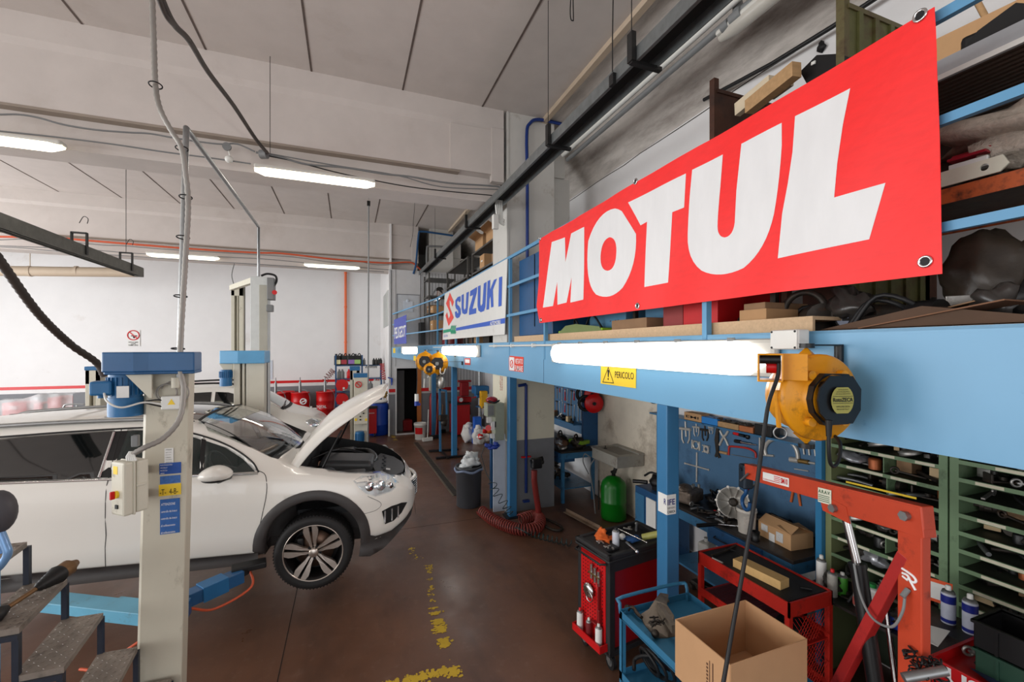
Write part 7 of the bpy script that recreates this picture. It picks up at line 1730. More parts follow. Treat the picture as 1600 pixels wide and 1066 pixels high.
# scissor jack stand with red tube in front of the column
c = fl(852,815)
t = thing('floor_jack','red tube jack with black head standing at the concrete column','jack',c); yj = c.y
def J(x,y): return P(x,y,Y=yj)
m = MB(); m.tube([J(835,735),J(835,752),J(838,775),J(841,795),J(842,808)],.045,10,k=3); m.build('tube',mat('dark red jack',(120,36,32),.4,var=.15),t)
m = MB(); m.box(J(838,724),(.16,.10,.15),None,.02); m.cyl(J(829,722) ,J(848,716),.03); m.ell(J(847,722),.035,8); m.build('head',M_blackp,t)
m = MB(); m.tube([fl(842,808,.03),fl(862,815,.03),fl(878,824,.03),fl(874,829,.03),fl(858,826,.03),fl(846,816,.03)],.02,8,closed=True,k=3); m.build('foot_loop',M_iron,t)
# ================================================================ yellow cable reels
M_reel = mat('reel yellow',(222,148,22),.38,var=.1,scale=9,dirt=(98,66,26),dirt_amt=.45,dirt_scale=9)
def reel(C,s,ax,label,detail=True):
    C = V(C); ax = V(ax).normalized(); side = ax.cross(V((0,0,1))).normalized(); up = V((0,0,1)); R = Matrix((ax,side,up)).transposed()
    t = thing('cable_reel',label,'cable reel',C)
    m = MB(); m.lathe([(.06,-.17),(.155,-.16),(.165,-.13),(.17,-.04),(.195,-.03),(.20,-.02),(.20,.0),(.19,.012),(.115,.014),(.115,.07),(.11,.075)],C,ax,40) if s == 1 else m.lathe([(r * s,h * s) for r,h in ((.06,-.15),(.17,-.14),(.17,-.03),(.20,-.02),(.20,0),(.115,.014),(.115,.07))],C,ax,28)
    for a in (.9,-.9,2.24,-2.24):
        p = C + side * (math.cos(a) * .135 * s) + up * (math.sin(a) * .135 * s); m.cyl(p,p + ax * .045 * s,.020 * s)
    m.build('drum_housing',M_reel,t)
    m = MB(); o = [(.112 * math.cos(a + PI / 8) * (1.0),.118 * math.sin(a + PI / 8)) for a in [2 * PI * k / 8 for k in range(8)]]
    o = [(x * s,y * s) for x,y in [(-.07,.112),(.05,.115),(.105,.06),(.118,-.0),(.105,-.06),(.05,-.115),(-.07,-.112),(-.112,-.05),(-.115,.05)]]
    m.poly(o,C + ax * .075 * s,side,up,t=.03 * s); m.poly([(x * .93,y * .93) for x,y in o],C + ax * .10 * s,side,up,t=.008 * s)
    cp_ = m.build('end_cap',M_blackp,t)
    n = side.cross(up).normalized(); sg = 1 if n.dot(ax) > 0 else -1
    m = MB(); q_ = s if detail else s * .6; ov = [(.056 * q_ * math.cos(a) * 1.0,.066 * q_ * max(-.86,min(.86,math.sin(a)))) for a in [2 * PI * k / 24 for k in range(24)]]
    zo = ax * (.109 if sg > 0 else .1) * s + ax * .001
    m.poly(ov,C + ax * .112 * s,side,up,t=.001); lb_ = m.build('oval_label',mat('olive label',(168,160,80),.5,var=.08) if detail else M_gpl,cp_)
    if detail:
        m = MB(); o0 = C + ax * .1145 * s; sx = side
        if sx.dot(V((.9354,-.3535,0))) < 0: sx = -sx
        m.text('RotoZECA',o0 - sx * .049 - up * .006,sx * .098,up * .018,.02); m.bar(o0 - sx * .05 + up * .018,o0 + sx * .05 + up * .018,.0005,.0015); m.bar(o0 - sx * .05 - up * .012,o0 + sx * .05 - up * .012,.0005,.0015)
        for k,w_ in enumerate((.05,.066,.074)): m.text('AVVOLGICAVO',o0 - sx * w_ / 2 + up * (.044 - .009 * k),sx * w_,up * .005,0)
        m.text('OFFICINE ZECA',o0 - sx * .034 - up * .030,sx * .068,up * .006,.01); m.text('MADE IN ITALY',o0 - sx * .03 - up * .041,sx * .06,up * .005,0)
        m.build('lettering',M_ink,lb_)
    for sg2 in (1,-1):
        m = MB(); b = C - ax * .08 * s; m.add([b + up * sg2 * .235 * s,b + side * .075 * s + up * sg2 * .175 * s,b - side * .075 * s + up * sg2 * .175 * s,b + ax * .05 * s + up * sg2 * .18 * s,b - ax * .05 * s + up * sg2 * .18 * s],[(0,1,3),(0,3,2),(0,2,4),(0,4,1),(1,4,2,3)]); m.build('swivel_foot',M_reel,t)
    m = MB(); b = C - ax * .08 * s; m.cyl(b + up * .228 * s,b + up * .25 * s,.034 * s); m.cyl(b - up * .25 * s,b - up * .228 * s,.034 * s); m.bar(b + up * .242 * s,V((2.298,b.y,b.z + .242 * s)),.03,.008); m.cyl(V((2.285,b.y,b.z + .12 * s)),V((2.285,b.y,b.z + .24 * s)),.02); m.build('bracket',M_blackp,t)
    return t,side,up,ax
RC = V((2.035,1.36,2.372)); rt,rs_,ru_,rx_ = reel(RC,1,(-.21,-.98,0),'large yellow and black cable reel hanging on the beam in the right foreground')
g = P(1205,574,d=1.97); Rg = Matrix((rx_,rx_.cross(V((0,0,1))),V((0,0,1)))).transposed()
fd = (V((0,0,CZ)) - g); fd.z = 0; fd.normalize(); gx = V((0,0,1)).cross(fd)
m = MB()
def gb(m,a0,a1,d0,d1,z0,z1): m.box(g + gx * (a0 + a1) / 2 + fd * (d0 + d1) / 2 + V((0,0,(z0 + z1) / 2)),(a1 - a0,d1 - d0,z1 - z0),Matrix((gx,fd,V((0,0,1)))).transposed(),.003)
gb(m,-.055,.045,-.12,.03,.055,.062); gb(m,-.055,.045,-.12,.03,-.066,-.058); gb(m,-.055,-.047,-.12,.03,-.06,.06); gb(m,.04,.047,-.12,.03,-.06,.06); gb(m,.04,.14,-.10,-.02,-.06,.062); m.build('cable_guide',M_reel,rt)
m = MB(); m.cyl(g + gx * -.045 + V((0,0,.035)),g + gx * .035 + V((0,0,.035)),.02); m.build('roller',M_blackp,rt); m = MB(); m.cyl(g - fd * .05 + gx * -.02 + V((0,0,0)),g - fd * .05 + gx * .03,.03); m.build('inner_roller',M_red,rt)
m = MB(); q = P(1219,677,d=2.0); m.torus(q,.026,.0035,fd,20,6); m.build('ring',M_steel,rt)
m = MB(); m.bar(P(1213,610,d=1.99),P(1217,668,d=1.99),.02,.012); m.build('catch',M_reel,rt)
m = MB(); m.tube([g + gx * .03 + V((0,0,.03)),g + gx * .025 - V((0,0,.04)) + fd * .02,P(1201,630,d=1.92),P(1192,690,d=1.90),P(1178,790,d=1.86),P(1163,880,d=1.83),P(1145,980,d=1.79),P(1128,1080,d=1.74),P(1110,1180,d=1.7)],.0085,8,k=6); single(m,'power_cable',M_black,'long black power cable dropping from the near reel past the cardboard box','cable')
m = MB(); q0 = P(1295,664,d=1.86); m.cyl(q0 + V((0,0,.02)),q0 - V((0,0,.05)),.014,.010); m.tube([q0,P(1295,700,d=1.86),P(1297,722,d=1.87),P(1303,729,d=1.88),P(1311,718,d=1.9),P(1313,695,d=1.93),P(1306,683,d=1.98),P(1296,678,d=2.05)],.0075,8,k=6); single(m,'feed_cable',M_black,'short black feed cable looping beneath the near reel cap','cable')
for (x,y,s,lab) in ((664,565,.78,'left yellow cable reel of the far pair on the beam'),(684,568,.86,'right yellow cable reel of the far pair on the beam')):
    c = P(x,y,X=2.06); reel(V(P(x,y,d=9.7)),s * 1.35,(-.30,-.95,0),lab,False)
for (x0,y0,x1,y1,lab) in ((668,582,668,584,'small yellow and black reel under the left far reel'),):
    reel(P(671,577,d=9.0),.62,(-.30,-.95,0),lab,False)
m = MB(); m.tube([P(668,590,d=9.4),P(672,587,d=9.4),P(678,580,d=9.4),P(680,572,d=9.4)],.012,6,k=4); m.tube([P(688,575,d=9.4),P(688,583,d=9.4),P(693,584,d=9.4),P(696,576,d=9.4)],.012,6,k=4); single(m,'cable',M_wpl,'pale cable loops under the far yellow reels','cable')
t = thing('inspection_lamp','round metal lamp hanging beneath the right far reel','lamp',P(690,600,d=9.4)); m = MB(); c = P(690,598,d=9.4); m.lathe([(.05,-.12),(.075,-.08),(.08,.03),(.05,.09),(.02,.12)],c,n=16); m.build('lamp_body',M_alu,t); m = MB(); m.cyl(c + V((0,0,.1)),P(691,580,d=9.4),.01); m.build('cord',M_black,t)
t = thing('pendant_plug','grey and blue pendant plug hanging in front of the dark doorway','plug',P(651,633,d=9.6)); m = MB(); m.cyl(P(651,627,d=9.6),P(651,616,d=9.6),.045); m.build('socket',M_wpl,t); m = MB(); m.cyl(P(651,634,d=9.6),P(651,627,d=9.6),.05); m.box(P(653,632,d=9.6),(.1,.06,.05)); m.build('plug_end',mat('blue plug',(34,62,150),.4,var=.2),t); m = MB(); m.tube([P(651,616,d=9.6),P(652,590,d=9.6),P(651,562,d=9.6)],.008,6); m.build('cord',M_black,t)
# ================================================================ green parts shelving under the mezzanine
M_strip = mat('label strip',(206,200,176),.6,var=.08,scale=30)
M_olive = mat('olive green paint',(126,134,92),.5,var=.06)
rk = [0]
def green_unit(y0,y1,z0,dz,n,label,olive_post=False):
    t = thing('parts_shelving',label,'shelving',(3.85,(y0 + y1) / 2,0)); XF,XBk = 3.65,4.05
    m = MB(); m.bb(XF,XBk,y1,y1 + .045,0,2.1); m.build('side_panel',M_olive if olive_post else M_green,t)
    m = MB(); m.bb(XF,XBk,y0 - .045,y0,0,2.1); m.build('side_panel',M_green,t)
    m = MB(); m.bb(XBk - .01,XBk,y0,y1,.05,2.05); m.build('back_panel',mat('dark back',(50,60,46),.6,var=.2),t)  # back panel colour darkened to paint in the shade inside the shelves
    for k in range(n):
        z = z0 - dz * k; m = MB(); m.bb(XF + .012,XBk - .01,y0,y1,z - .02,z - .012,mi=1); m.bb(XF,XF + .012,y0,y1,z - .026,z); s_ = m.build('shelf',[M_green,mat('oily green sheet in painted shade',(52,58,46),.6,var=.2,scale=9)],t)  # sheets darker than the lip: dirt plus the shade between shelves, painted in
        r_ = random.Random(k + int(y0 * 10))
        if k in (0,2,3) and r_.random() < .3: continue
        m = MB(); y = y1 - r_.uniform(.02,.2)
        while y > y0 + .12:
            L = r_.uniform(.10,.28); L = min(L,y - y0 - .02); m.bb(XF - .002,XF,y - L,y,z - .022,z - .003); y -= L + r_.choice([.0,.05,.12])
        m.build('label_strip',M_strip,s_)
    for k in range(0,n - 1):
        z = z0 - dz * k; r_ = random.Random(40 + k)
        yy = y0 + (y1 - y0) * r_.uniform(.3,.7); m = MB(); m.bb(XF + .03,XBk - .01,yy,yy + .006,z - dz,z - .02); m.build('divider',M_green,t)
    return t
ZA = (1.828,.1465,9); ZBb = (1.884,.1135,13)
green_unit(1.675,2.355,*ZA,'green parts shelving left unit behind the engine crane',True)
green_unit(.62,1.575,*ZBb,'green parts shelving right unit at the right edge with narrow shelves')
M_foil = mat('foil bag',(170,172,176),.25,.5,var=.4,scale=18)
M_dbag = mat('dark plastic bag',(54,50,47),.3,var=.4,scale=12)
M_cop = mat('copper part',(166,92,54),.45,.5,var=.2)
ORD = ['top','second','third','fourth','fifth','sixth','seventh','eighth','ninth','tenth','eleventh','twelfth','thirteenth']
def clutter(kind,c,s,rnd,h):
    """one loose spare part resting at c; s overall size, h free height"""
    c = V(c); m = MB(); a = rnd.random() * PI; cs = V((math.cos(a),math.sin(a),0)); sn = V((-cs.y,cs.x,0)); u = V((0,0,1)); h = min(h,s)
    if kind == 'hose': m.tube([c - cs * s * .6 + u * .02,c - cs * s * .2 + sn * s * .3 + u * h * .6,c + cs * s * .3 + u * h * .8,c + cs * s * .7 - sn * s * .2 + u * .02],.012,7,k=4)
    elif kind == 'bracket': m.box(c + u * .012,(s,s * .4,.012),a,.003); m.box(c + cs * s * .45 + u * h * .35,(.012,s * .4,h * .7),a,.003); m.cyl(c + u * .02,c + u * .04,.02)
    elif kind == 'pulley': m.lathe([(.2 * s,0),(.5 * s,.005),(.46 * s,.015),(.5 * s,.03),(.15 * s,.035)],c + u * .004,(cs.x * .3,cs.y * .3,1),20)
    elif kind == 'motor': m.cyl(c - cs * s * .4 + u * h * .42,c + cs * s * .3 + u * h * .42,h * .4,n=14); m.cyl(c + cs * s * .3 + u * h * .42,c + cs * s * .55 + u * h * .42,h * .12,n=10); m.box(c + sn * s * .2 + u * h * .4,(s * .3,s * .2,h * .3),a,.006)
    elif kind == 'bag': m.ell(c + u * h * .42,(s * .55,s * .42,h * .45),14,lump=.5,seed=rnd.random() * 50,R=rotz(a))
    elif kind == 'carton': m.box(c + u * h * .4,(s * .8,s * .6,h * .78),a * .12,.003)
    elif kind == 'gasket': m.torus(c + u * .012 + u * s * .1,s * .45,.012,(cs.x * .4,cs.y * .4,1),24,5)
    elif kind == 'lever': m.bar(c - cs * s * .6 + u * .015,c + cs * s * .5 + u * h * .4,.018,.010); m.torus(c + cs * s * .5 + u * h * .4,.022,.008,sn,12,6)
    elif kind == 'tube': m.tube([c - cs * s * .7 + u * .02,c + u * .03 + sn * s * .08,c + cs * s * .7 + u * .02],.014,8,k=3)
    elif kind == 'filter': m.lathe([(h * .35,0),(h * .36,h * .6),(h * .3,h * .7),(h * .1,h * .72)],c,n=16)
    return m
KNAME = {'hose': ('rubber_hose','hose'),'bracket': ('bracket','bracket'),'pulley': ('pulley','pulley'),'motor': ('electric_motor','motor'),'bag': ('plastic_bag','bag'),'carton': ('carton','box'),'gasket': ('gasket','ring'),'lever': ('lever','lever'),'tube': ('metal_tube','tube'),'filter': ('oil_filter','filter')}
KM = {'hose': [(M_black,'black')],'bracket': [(M_iron,'dark oily'),(M_alu,'pale alloy')],'pulley': [(M_alu,'grey alloy'),(M_iron,'dark iron'),(M_iron,'blackened')],'motor': [(M_iron,'dark oily'),(M_blackp,'black')],'bag': [(M_dbag,'dark'),(M_foil,'silvery'),(M_dbag,'crumpled dark')],'carton': [(M_card2,'dusty brown'),(mat('cream carton',(206,180,140),.8),'cream')],'gasket': [(M_iron,'dark'),(mat('pale gasket',(140,132,120),.6),'pale')],'lever': [(M_iron,'dark'),(M_alu,'bright')],'tube': [(M_iron,'dark'),(M_steel,'grey')],'filter': [(M_blackp,'black'),(M_cop,'copper coloured')]}
used = {}
def fill(unit,y0,y1,z,h,per,seed,row,xr=(3.72,3.95)):
    r_ = random.Random(seed); n = per + 3
    for k in range(n):
        y = y1 - (y1 - y0) * (k + .5 + r_.uniform(-.25,.25)) / n; kd = r_.choice(['hose','bracket','pulley','motor','bag','bag','carton','gasket','lever','tube','filter','motor','bracket'])
        ma,adj = r_.choice(KM[kd]); s = r_.uniform(.12,.21); m = clutter(kd,(r_.uniform(*xr),y,z + .001),s,r_,h - .03)
        zmin = min(p[2] for p in m.v); m.v = [(p[0],p[1],p[2] - zmin + z + .001) for p in m.v]
        pos = ['far left end','left end','left part','left of centre','middle','right of centre','right part','right end','far right end','last place right','outermost right','rim'][min(11,k)]
        lab = '%s %s at the %s, %s shelf, %s' % (adj,KNAME[kd][1],pos,row,unit)
        single(m,KNAME[kd][0],ma,lab,KNAME[kd][1],group='%s %ss on the %s' % (adj,KNAME[kd][1],unit) if False else None)
for k in range(9): fill('left green unit',1.70,2.33,ZA[0] - ZA[1] * k,ZA[1],6,100 + k,ORD[k])
for k in range(10): fill('right green unit',.80,1.54,ZBb[0] - ZBb[1] * k,ZBb[1],6,300 + k,ORD[k])
for k in range(1): fill('green shelving top board',.9,2.3,2.10,.12,9,500,'uppermost')
m = MB(); m.bb(3.66,4.04,.6,2.38,2.085,2.10); single(m,'top_board',M_green,'green top board lying over both green shelving units','board')
m = MB(); m.bar(P(1322,753,X=3.63),P(1432,779,X=3.63),.004,.014); single(m,'folding_rule',M_yel,'long yellow rule lying along the third shelf above the crane arm','rule')
# ================================================================ things on the mezzanine
Zd = 2.697
M_drust = mat('dark rust frame',(74,44,30),.7,.2,var=.3,scale=12,dirt=(30,22,18),dirt_amt=.5)
M_oli = mat('olive rusty sheet',(84,84,44),.6,.1,var=.25,scale=8,dirt=(70,40,24),dirt_amt=.6,dirt_scale=6)
def rack(x0,x1,y0,y1,zs,ztop,label,mp,ms,name='storage_rack',beam=None,w=.04,bh=.03):
    t = thing(name,label,'rack',((x0 + x1) / 2,(y0 + y1) / 2,Zd))
    for x in (x0,x1 - w):
        for y in (y0,y1 - w): m = MB(); m.bb(x,x + w,y,y + w,Zd,ztop); m.build('upright',mp,t)
    for z in zs: m = MB(); m.bb(x0,x1,y0,y1,z - .012,z); m.bb(x0 - .004,x0,y0,y1,z - bh,z + .004,mi=1); m.bb(x1,x1 + .004,y0,y1,z - bh,z + .004,mi=1); m.build('shelf',[ms,beam or ms],t)
    return t
# near rack right of the banner: rust beam and aluminium deck
rack(2.75,3.5,.55,2.1,[3.38],3.94,'rusty orange shelf rack right of the red banner on the mezzanine',M_drust,M_iron,beam=M_rust,bh=.07)
t = thing('ribbed_deck','aluminium deck plate with ribbed brown underside above the rusty rack','deck plate',(3.1,1.3,3.94)); m = MB(); m.bb(2.75,3.5,.3,2.05,3.96,3.98); m.bb(2.745,2.76,.3,2.05,3.93,4.03); m.bb(2.740,2.745,.3,2.05,3.93,3.955,mi=1); m.build('deck',[mat('brushed aluminium',(176,180,184),.4,.4,var=.12),M_wpl],t)
m = MB()
for k in range(16): m.bb(2.77 + k * .045,2.79 + k * .045,.3,2.05,3.935,3.96)
m.build('ribs',mat('brown ribs',(78,64,54),.6,.2),t)
m = MB(); m.poly([(.55,4.03),(1.85,4.03),(1.85,4.42),(.55,4.35)],(3.2,0,0),(0,1,0),(0,0,1),t=.01); single(m,'cardboard_sheet',M_card,'upright brown cardboard sheet on the aluminium deck','cardboard')
m = MB(); c = P(1530,70,X=2.95); m.poly([(0,0),(.10,.11),(.26,.16),(.33,.10),(.30,.0),(.14,-.05)],(2.9,1.24,4.05),(0,-.8,0),(0,0,.8),t=.05); m.box((2.98,1.1,4.10),(.2,.3,.10),.2,.02); single(m,'engine_bracket',M_blackp,'black angular engine bracket on the aluminium deck','car part')
m = MB(); m.box((2.92,.93,4.12),(.02,.28,.16),-.2,.003); single(m,'metal_sheet',M_steel,'grey metal sheet leaning behind the black bracket','sheet')
m = MB(); m.tube([P(1520,-10,X=3.3),P(1535,18,X=3.3),P(1546,38,X=3.3)],.015,6); single(m,'wood_stick',M_wood,'thin slanted wooden stick against the upper right wall','stick')
# on the rust shelf
zS = 3.381
m = MB(); m.box((2.86,1.52,zS + .11),(.14,.16,.2),.15,.004); m.box((2.80,1.52,zS + .11),(.01,.14,.16),.15); single(m,'battery_case',mat('dark grey casing',(84,86,90),.45,.3,var=.15),'dark grey battery case beside the banner edge','battery')
m = MB(); m.box((2.90,1.18,zS + .012),(.14,.26,.02),.05,.006); single(m,'mounting_plate',mat('cream steel plate',(222,222,204),.4,.1),'cream steel plate with two bushings on the rusty shelf','plate')
bpq = [o for o in bpy.data.objects if o.get('label','').startswith('cream steel plate')][0]
for y in (1.27,1.09): m = MB(); m.torus((2.86,y,zS + .03),.024,.010,(0,0,1),18,8); b_ = m.build('bushing',M_dsteel); b_.parent = bpq; b_.location = -wl(bpq)
m = MB(); m.poly([(1.04,zS + .012),(1.32,zS + .012),(1.34,zS + .05),(1.32,zS + .085),(1.03,zS + .085),(1.01,zS + .04)],(2.742,0,0),(0,1,0),(0,0,1),t=-.01,holes=[[(y0_ + .016 * math.cos(a),zS + .05 + .016 * math.sin(a)) for a in [2 * PI * k / 12 for k in range(12)]] for y0_ in (1.09,1.26)]); single(m,'link_plate',mat('cream steel plate',(222,222,204),.4,.1),'cream link plate with two round holes standing at the shelf front','plate')
t = thing('red_white_bracket','red and white folded bracket on the rusty shelf','bracket',(2.84,1.18,zS + .08)); m = MB(); m.box((2.83,1.18,zS + .105),(.05,.14,.05),.05,.004); m.build('white_base',M_paper,t); m = MB(); m.box((2.82,1.18,zS + .150),(.06,.14,.014),.05,.003); m.box((2.84,1.18,zS + .165),(.012,.14,.03),.05,.003); m.build('red_flange',mat('dark red flange',(150,24,40),.4),t)
m = MB(); m.ell((2.98,.98,zS + .27),(.20,.32,.10),24,lump=.35,seed=12); m.ell((2.93,1.10,zS + .17),(.10,.13,.09),16,lump=.5,seed=3); single(m,'bubble_wrap',mat('grubby bubble wrap',(184,172,158),.35,var=.25,scale=50,bump=.6),'grubby bubble wrap bundle heaped on the rusty shelf','wrap')
for k,(x,y,z,s,kd,lab) in enumerate(((3.1,1.55,0,.2,'motor','dark motor behind the battery case on the rusty shelf'),(3.15,1.25,0,.2,'bracket','dark bracket under the bubble wrap'),(3.0,.72,0,.2,'carton','grey carton with steel clamp at the right edge of the rusty shelf'),(2.95,1.40,0,.18,'pulley','black pulley grid lying beside the battery case'),(2.88,.82,0,.2,'bracket','grey folded bracket at the right edge of the picture'))):
    m = clutter(kd,(x,y,zS + .003),s,random.Random(k),.2); single(m,KNAME[kd][0],M_iron if k != 4 else M_steel,lab,KNAME[kd][1])
for k in range(4):
    m = MB(); m.bb(3.0,3.4,.75 + .28 * k,.98 + .28 * k,zS,zS + .35 + .05 * (k % 2),bev=.01); single(m,'dark_casing',M_iron,['rightmost dark casing behind the bubble wrap','second dark casing from the right behind the bubble wrap','third dark casing from the right behind the bubble wrap','dark casing nearest the banner on the rusty shelf'][k],'casing')
# on the deck, right of banner and under it
m = MB(); m.ell((2.97,1.18,2.96),(.15,.16,.235),28,lump=.14,seed=20); m.ell((3.06,1.02,2.93),(.15,.15,.21),24,lump=.14,seed=6); single(m,'plastic_sack',mat('dark translucent sack',(62,54,46),.35,var=.4,scale=8,bump=.4),'large dark plastic sack on the mezzanine floor right of the banner','sack')
for k,(a_,b_,ma,lab) in enumerate((((2.75,1.35,2.75),(2.85,.55,2.95),M_card2,'flattened cardboard flap sloping up at the right edge behind the beam'),((2.55,1.42,2.70),(2.55,.9,2.79),mat('brown board',(120,84,60),.8),'thin brown board edge just above the beam at the right'))):
    m = MB(); m.bar(V(a_),V(b_),.3,.006); single(m,'cardboard_flap',ma,lab,'cardboard')
m = MB(); m.add([(2.42,1.62,2.70),(2.42,1.17,2.79),(2.42,.70,2.70),(2.9,.78,2.70),(2.9,1.2,2.80),(2.9,1.6,2.70)],[(0,1,4,5),(1,2,3,4),(0,2,1),(5,4,3)]); single(m,'folded_carton',mat('dark brown carton',(84,62,46),.8,var=.15),'folded dark brown carton forming a low ridge above the beam','carton')
m = MB()
for k in range(26):
    a0 = 2 * PI * k / 26
m.torus((2.72,1.92,2.84),.115,.02,(1,.25,0),30,8); single(m,'clamp_ring',M_iron,'dark iron ring standing on the mezzanine edge behind the junction box','ring')
c = V((2.62,1.60,2.765)); t = thing('oil_filter','dark tin with pale blue printed lid lying on the mezzanine edge','tin',c); axn = V((-.75,-.6,.2)).normalized(); m = MB(); m.cyl(c - axn * .1,c,.062,n=26); m.build('tin_body',M_blackp,t); m = MB(); m.cyl(c,c + axn * .004,.054,n=26); ld = m.build('lid',mat('pale blue lid',(150,158,176),.4),t)
fx,fy,fz = frame(axn); m = MB(); m.poly([(-.028,-.014),(.028,-.014),(.028,.014),(.006,.014),(.006,.002),(-.028,.002)],c + axn * .0052,fx,fy); m.build('logo_mark',M_ink,ld)
r_ = random.Random(77)
sp = [('hose',2.62,1.42,.22),('hose',2.80,1.25,.3),('filter',2.75,1.72,.2),('motor',2.72,1.50,.18),('hose',2.70,2.25,.3),('bag',2.85,2.15,.2),('motor',2.9,1.9,.22),('bracket',2.7,1.12,.2),('tube',2.6,1.26,.2),('pulley',2.95,1.6,.2),('lever',2.7,2.05,.2),('bag',2.75,.95,.2)]
nmz = ['curled','long arched','upright','oily','sagging','lumpy','large oily','flat','short','wide','thin','glossy']
for k,(kd,x,y,s) in enumerate(sp):
    m = clutter(kd,(x,y,Zd + .002),s,r_,.2); zmin = min(p[2] for p in m.v); m.v = [(p[0],p[1],p[2] - zmin + Zd + .001) for p in m.v]
    single(m,KNAME[kd][0],M_black if kd in ('hose','bag') else M_iron,'%s dark %s in the heap on the mezzanine edge below the banner' % (nmz[k],KNAME[kd][1]),KNAME[kd][1])
m = MB(); m.bb(3.1,3.9,1.8,2.2,Zd,3.6); single(m,'rusty_crate',M_drust,'dark rusty crate wall behind the heap of parts','crate')
for k,(x0,x1,y0,y1,h,ma,lab) in enumerate(((2.46,2.75,1.98,2.18,.075,M_card,'long low brown carton behind the junction box'),(2.50,2.9,2.02,2.18,.12,M_card2,'dusty brown carton next to the iron ring'),(2.55,3.2,2.45,2.80,.9,mat('bright red box',(196,20,24),.5),'bright red box under the banner right of the rail post'),(2.60,3.2,2.86,3.10,.9,mat('dull red box',(150,60,58),.6),'dull red box under the banner left of the rail post'),(2.50,2.8,3.2,3.75,.10,M_card2,'low brown carton with faint print under the banner'))):
    m = MB(); m.bb(x0,x1,y0,y1,Zd + (.08 if y0 > 1.6 and x0 > 2.48 else 0),Zd + h + (.08 if y0 > 1.6 else 0),bev=.004); single(m,'storage_box',ma,lab,'box')
t = thing('steel_cabinet','light blue steel cabinet behind the middle of the red banner','cabinet',(2.95,3.9,Zd)); m = MB(); m.bb(2.72,3.3,3.82,4.55,Zd + .08,3.9,bev=.008); m.build('body',mat('light steel blue',(94,150,186),.45,var=.08),t); m = MB(); [m.cyl((2.715,y,2.90),(2.72,y,2.90),.008,n=8,mi=0) for y in (3.95,4.0,4.1)]; m.build('rivets',M_chrome,t)
m = MB(); m.bb(2.78,3.3,3.30,3.58,Zd + .08,3.9,bev=.008); single(m,'steel_cabinet',mat('light steel blue',(94,150,186),.45,var=.08),'narrow light blue steel cabinet right of the wider one behind the banner','cabinet')
m = MB(); m.poly([(0,0),(1.0,0),(.95,.05),(.45,.10),(.2,.09)],(2.45,4.85,Zd + .08),(0,-1,0),(0,0,1),t=.004); m.box((2.60,4.35,Zd + .10),(.3,1.0,.03),0,.01,mi=1); single(m,'green_carton',[mat('green flap',(120,136,84),.7),mat('lime green carton',(150,196,40),.6)],'flat lime green carton with raised lid under the banner','box')
m = MB(); m.tube([(2.6,4.7,Zd + .08),(2.55,4.6,2.95),(2.6,4.5,Zd + .1),(2.6,4.3,2.98),(2.7,4.2,Zd + .1)],.012,7,k=5); single(m,'hose',M_black,'black hose rising behind the green carton','hose')
# tall crates behind the banner top
def flat_wall(xp0,yp0,xp1,yp1,X,th): pass
def crate_frame(name,label,X,ya,yb,zt,ma,mb_,ribs):
    t = thing(name,label,'crate',(X + .3,(ya + yb) / 2,Zd)); m = MB(); m.bb(X,X + .05,ya,ya + .05,Zd,zt + .12); m.build('corner_post',mb_,t)
    m = MB(); m.bb(X + .05,X + .9,ya,ya + .03,Zd,zt); m.build('side_sheet',ma,t)
    if ribs:
        for k in range(5): m = MB(); m.bb(X + .12 + .16 * k,X + .16 + .16 * k,ya - .015,ya,Zd,zt); m.build('rib',ma,t)
    m = MB(); m.bb(X + .03,X + .92,ya - .01,ya + .04,zt,zt + .03); m.build('top_rail',mb_,t)
    m = MB(); m.bb(X + .85,X + .9,ya,ya + .05,Zd,zt + .12); m.build('corner_post',mb_,t)
    return t
pt = P(1314,60,X=2.9); crate_frame('steel_crate','tall olive rusty crate end rising behind the top of the banner',2.9,P(1314,60,X=2.9).y - .02,3,P(1328,14,X=2.95).z,M_oli,mat('olive post',(92,84,52),.6,.1,var=.25,dirt=(60,36,24),dirt_amt=.5,dirt_scale=6),True)
crate_frame('steel_crate','dark brown crate end behind the banner beside the wall rod',2.8,P(1113,150,X=2.8).y - .02,3,P(1120,148,X=2.85).z,M_drust,M_drust,False)
zc_ = P(1190,130,X=3.0).z
m = MB(); m.bb(2.7,3.6,2.1,3.7,4.02,4.05); 
for x in (2.72,3.55):
    for y in (2.12,3.66): m.bb(x,x + .04,y,y + .04,Zd,4.02)
single(m,'storage_rack',M_iron,'dark rack standing behind the red banner carrying wood and plates','rack')
for k,(a,b_,w_,h_,ma,lab) in enumerate(((P(1152,172,X=2.95),P(1206,128,X=2.9),.05,.10,mat('cream wood',(208,192,164),.7),'upper cream board sloping behind the banner top'),(P(1170,168,X=2.88),P(1245,108,X=2.8),.07,.10,M_wood,'longer raw timber sloping behind the banner top'),(P(1205,150,X=2.95),P(1235,128,X=2.9),.05,.05,mat('cream wood',(208,192,164),.7),'short cream offcut below the long timber'))):
    m = MB(); m.bar(a,b_,w_,h_); single(m,'timber',ma,lab,'wood')
m = MB(); q = [P(1250,112,X=2.9),P(1276,86,X=2.9),P(1308,84,X=2.9),P(1330,90,X=2.9),P(1330,120,X=2.9),P(1260,130,X=2.9)]; m.poly([(p.y,p.z) for p in q],(2.9,0,0),(0,1,0),(0,0,1),t=.04); m.bar(P(1268,100,X=2.89),P(1274,97,X=2.89),.01,.02,mi=1); single(m,'black_plate',[M_blackp,M_wpl],'black drilled plate standing behind the banner right of the timbers','plate')
m = MB(); m.ell(P(1283,73,X=4.08),(.02,.04,.05),8,lump=.4); single(m,'wall_hole',M_ink,'dark hole in the white wall above the banner','hole')
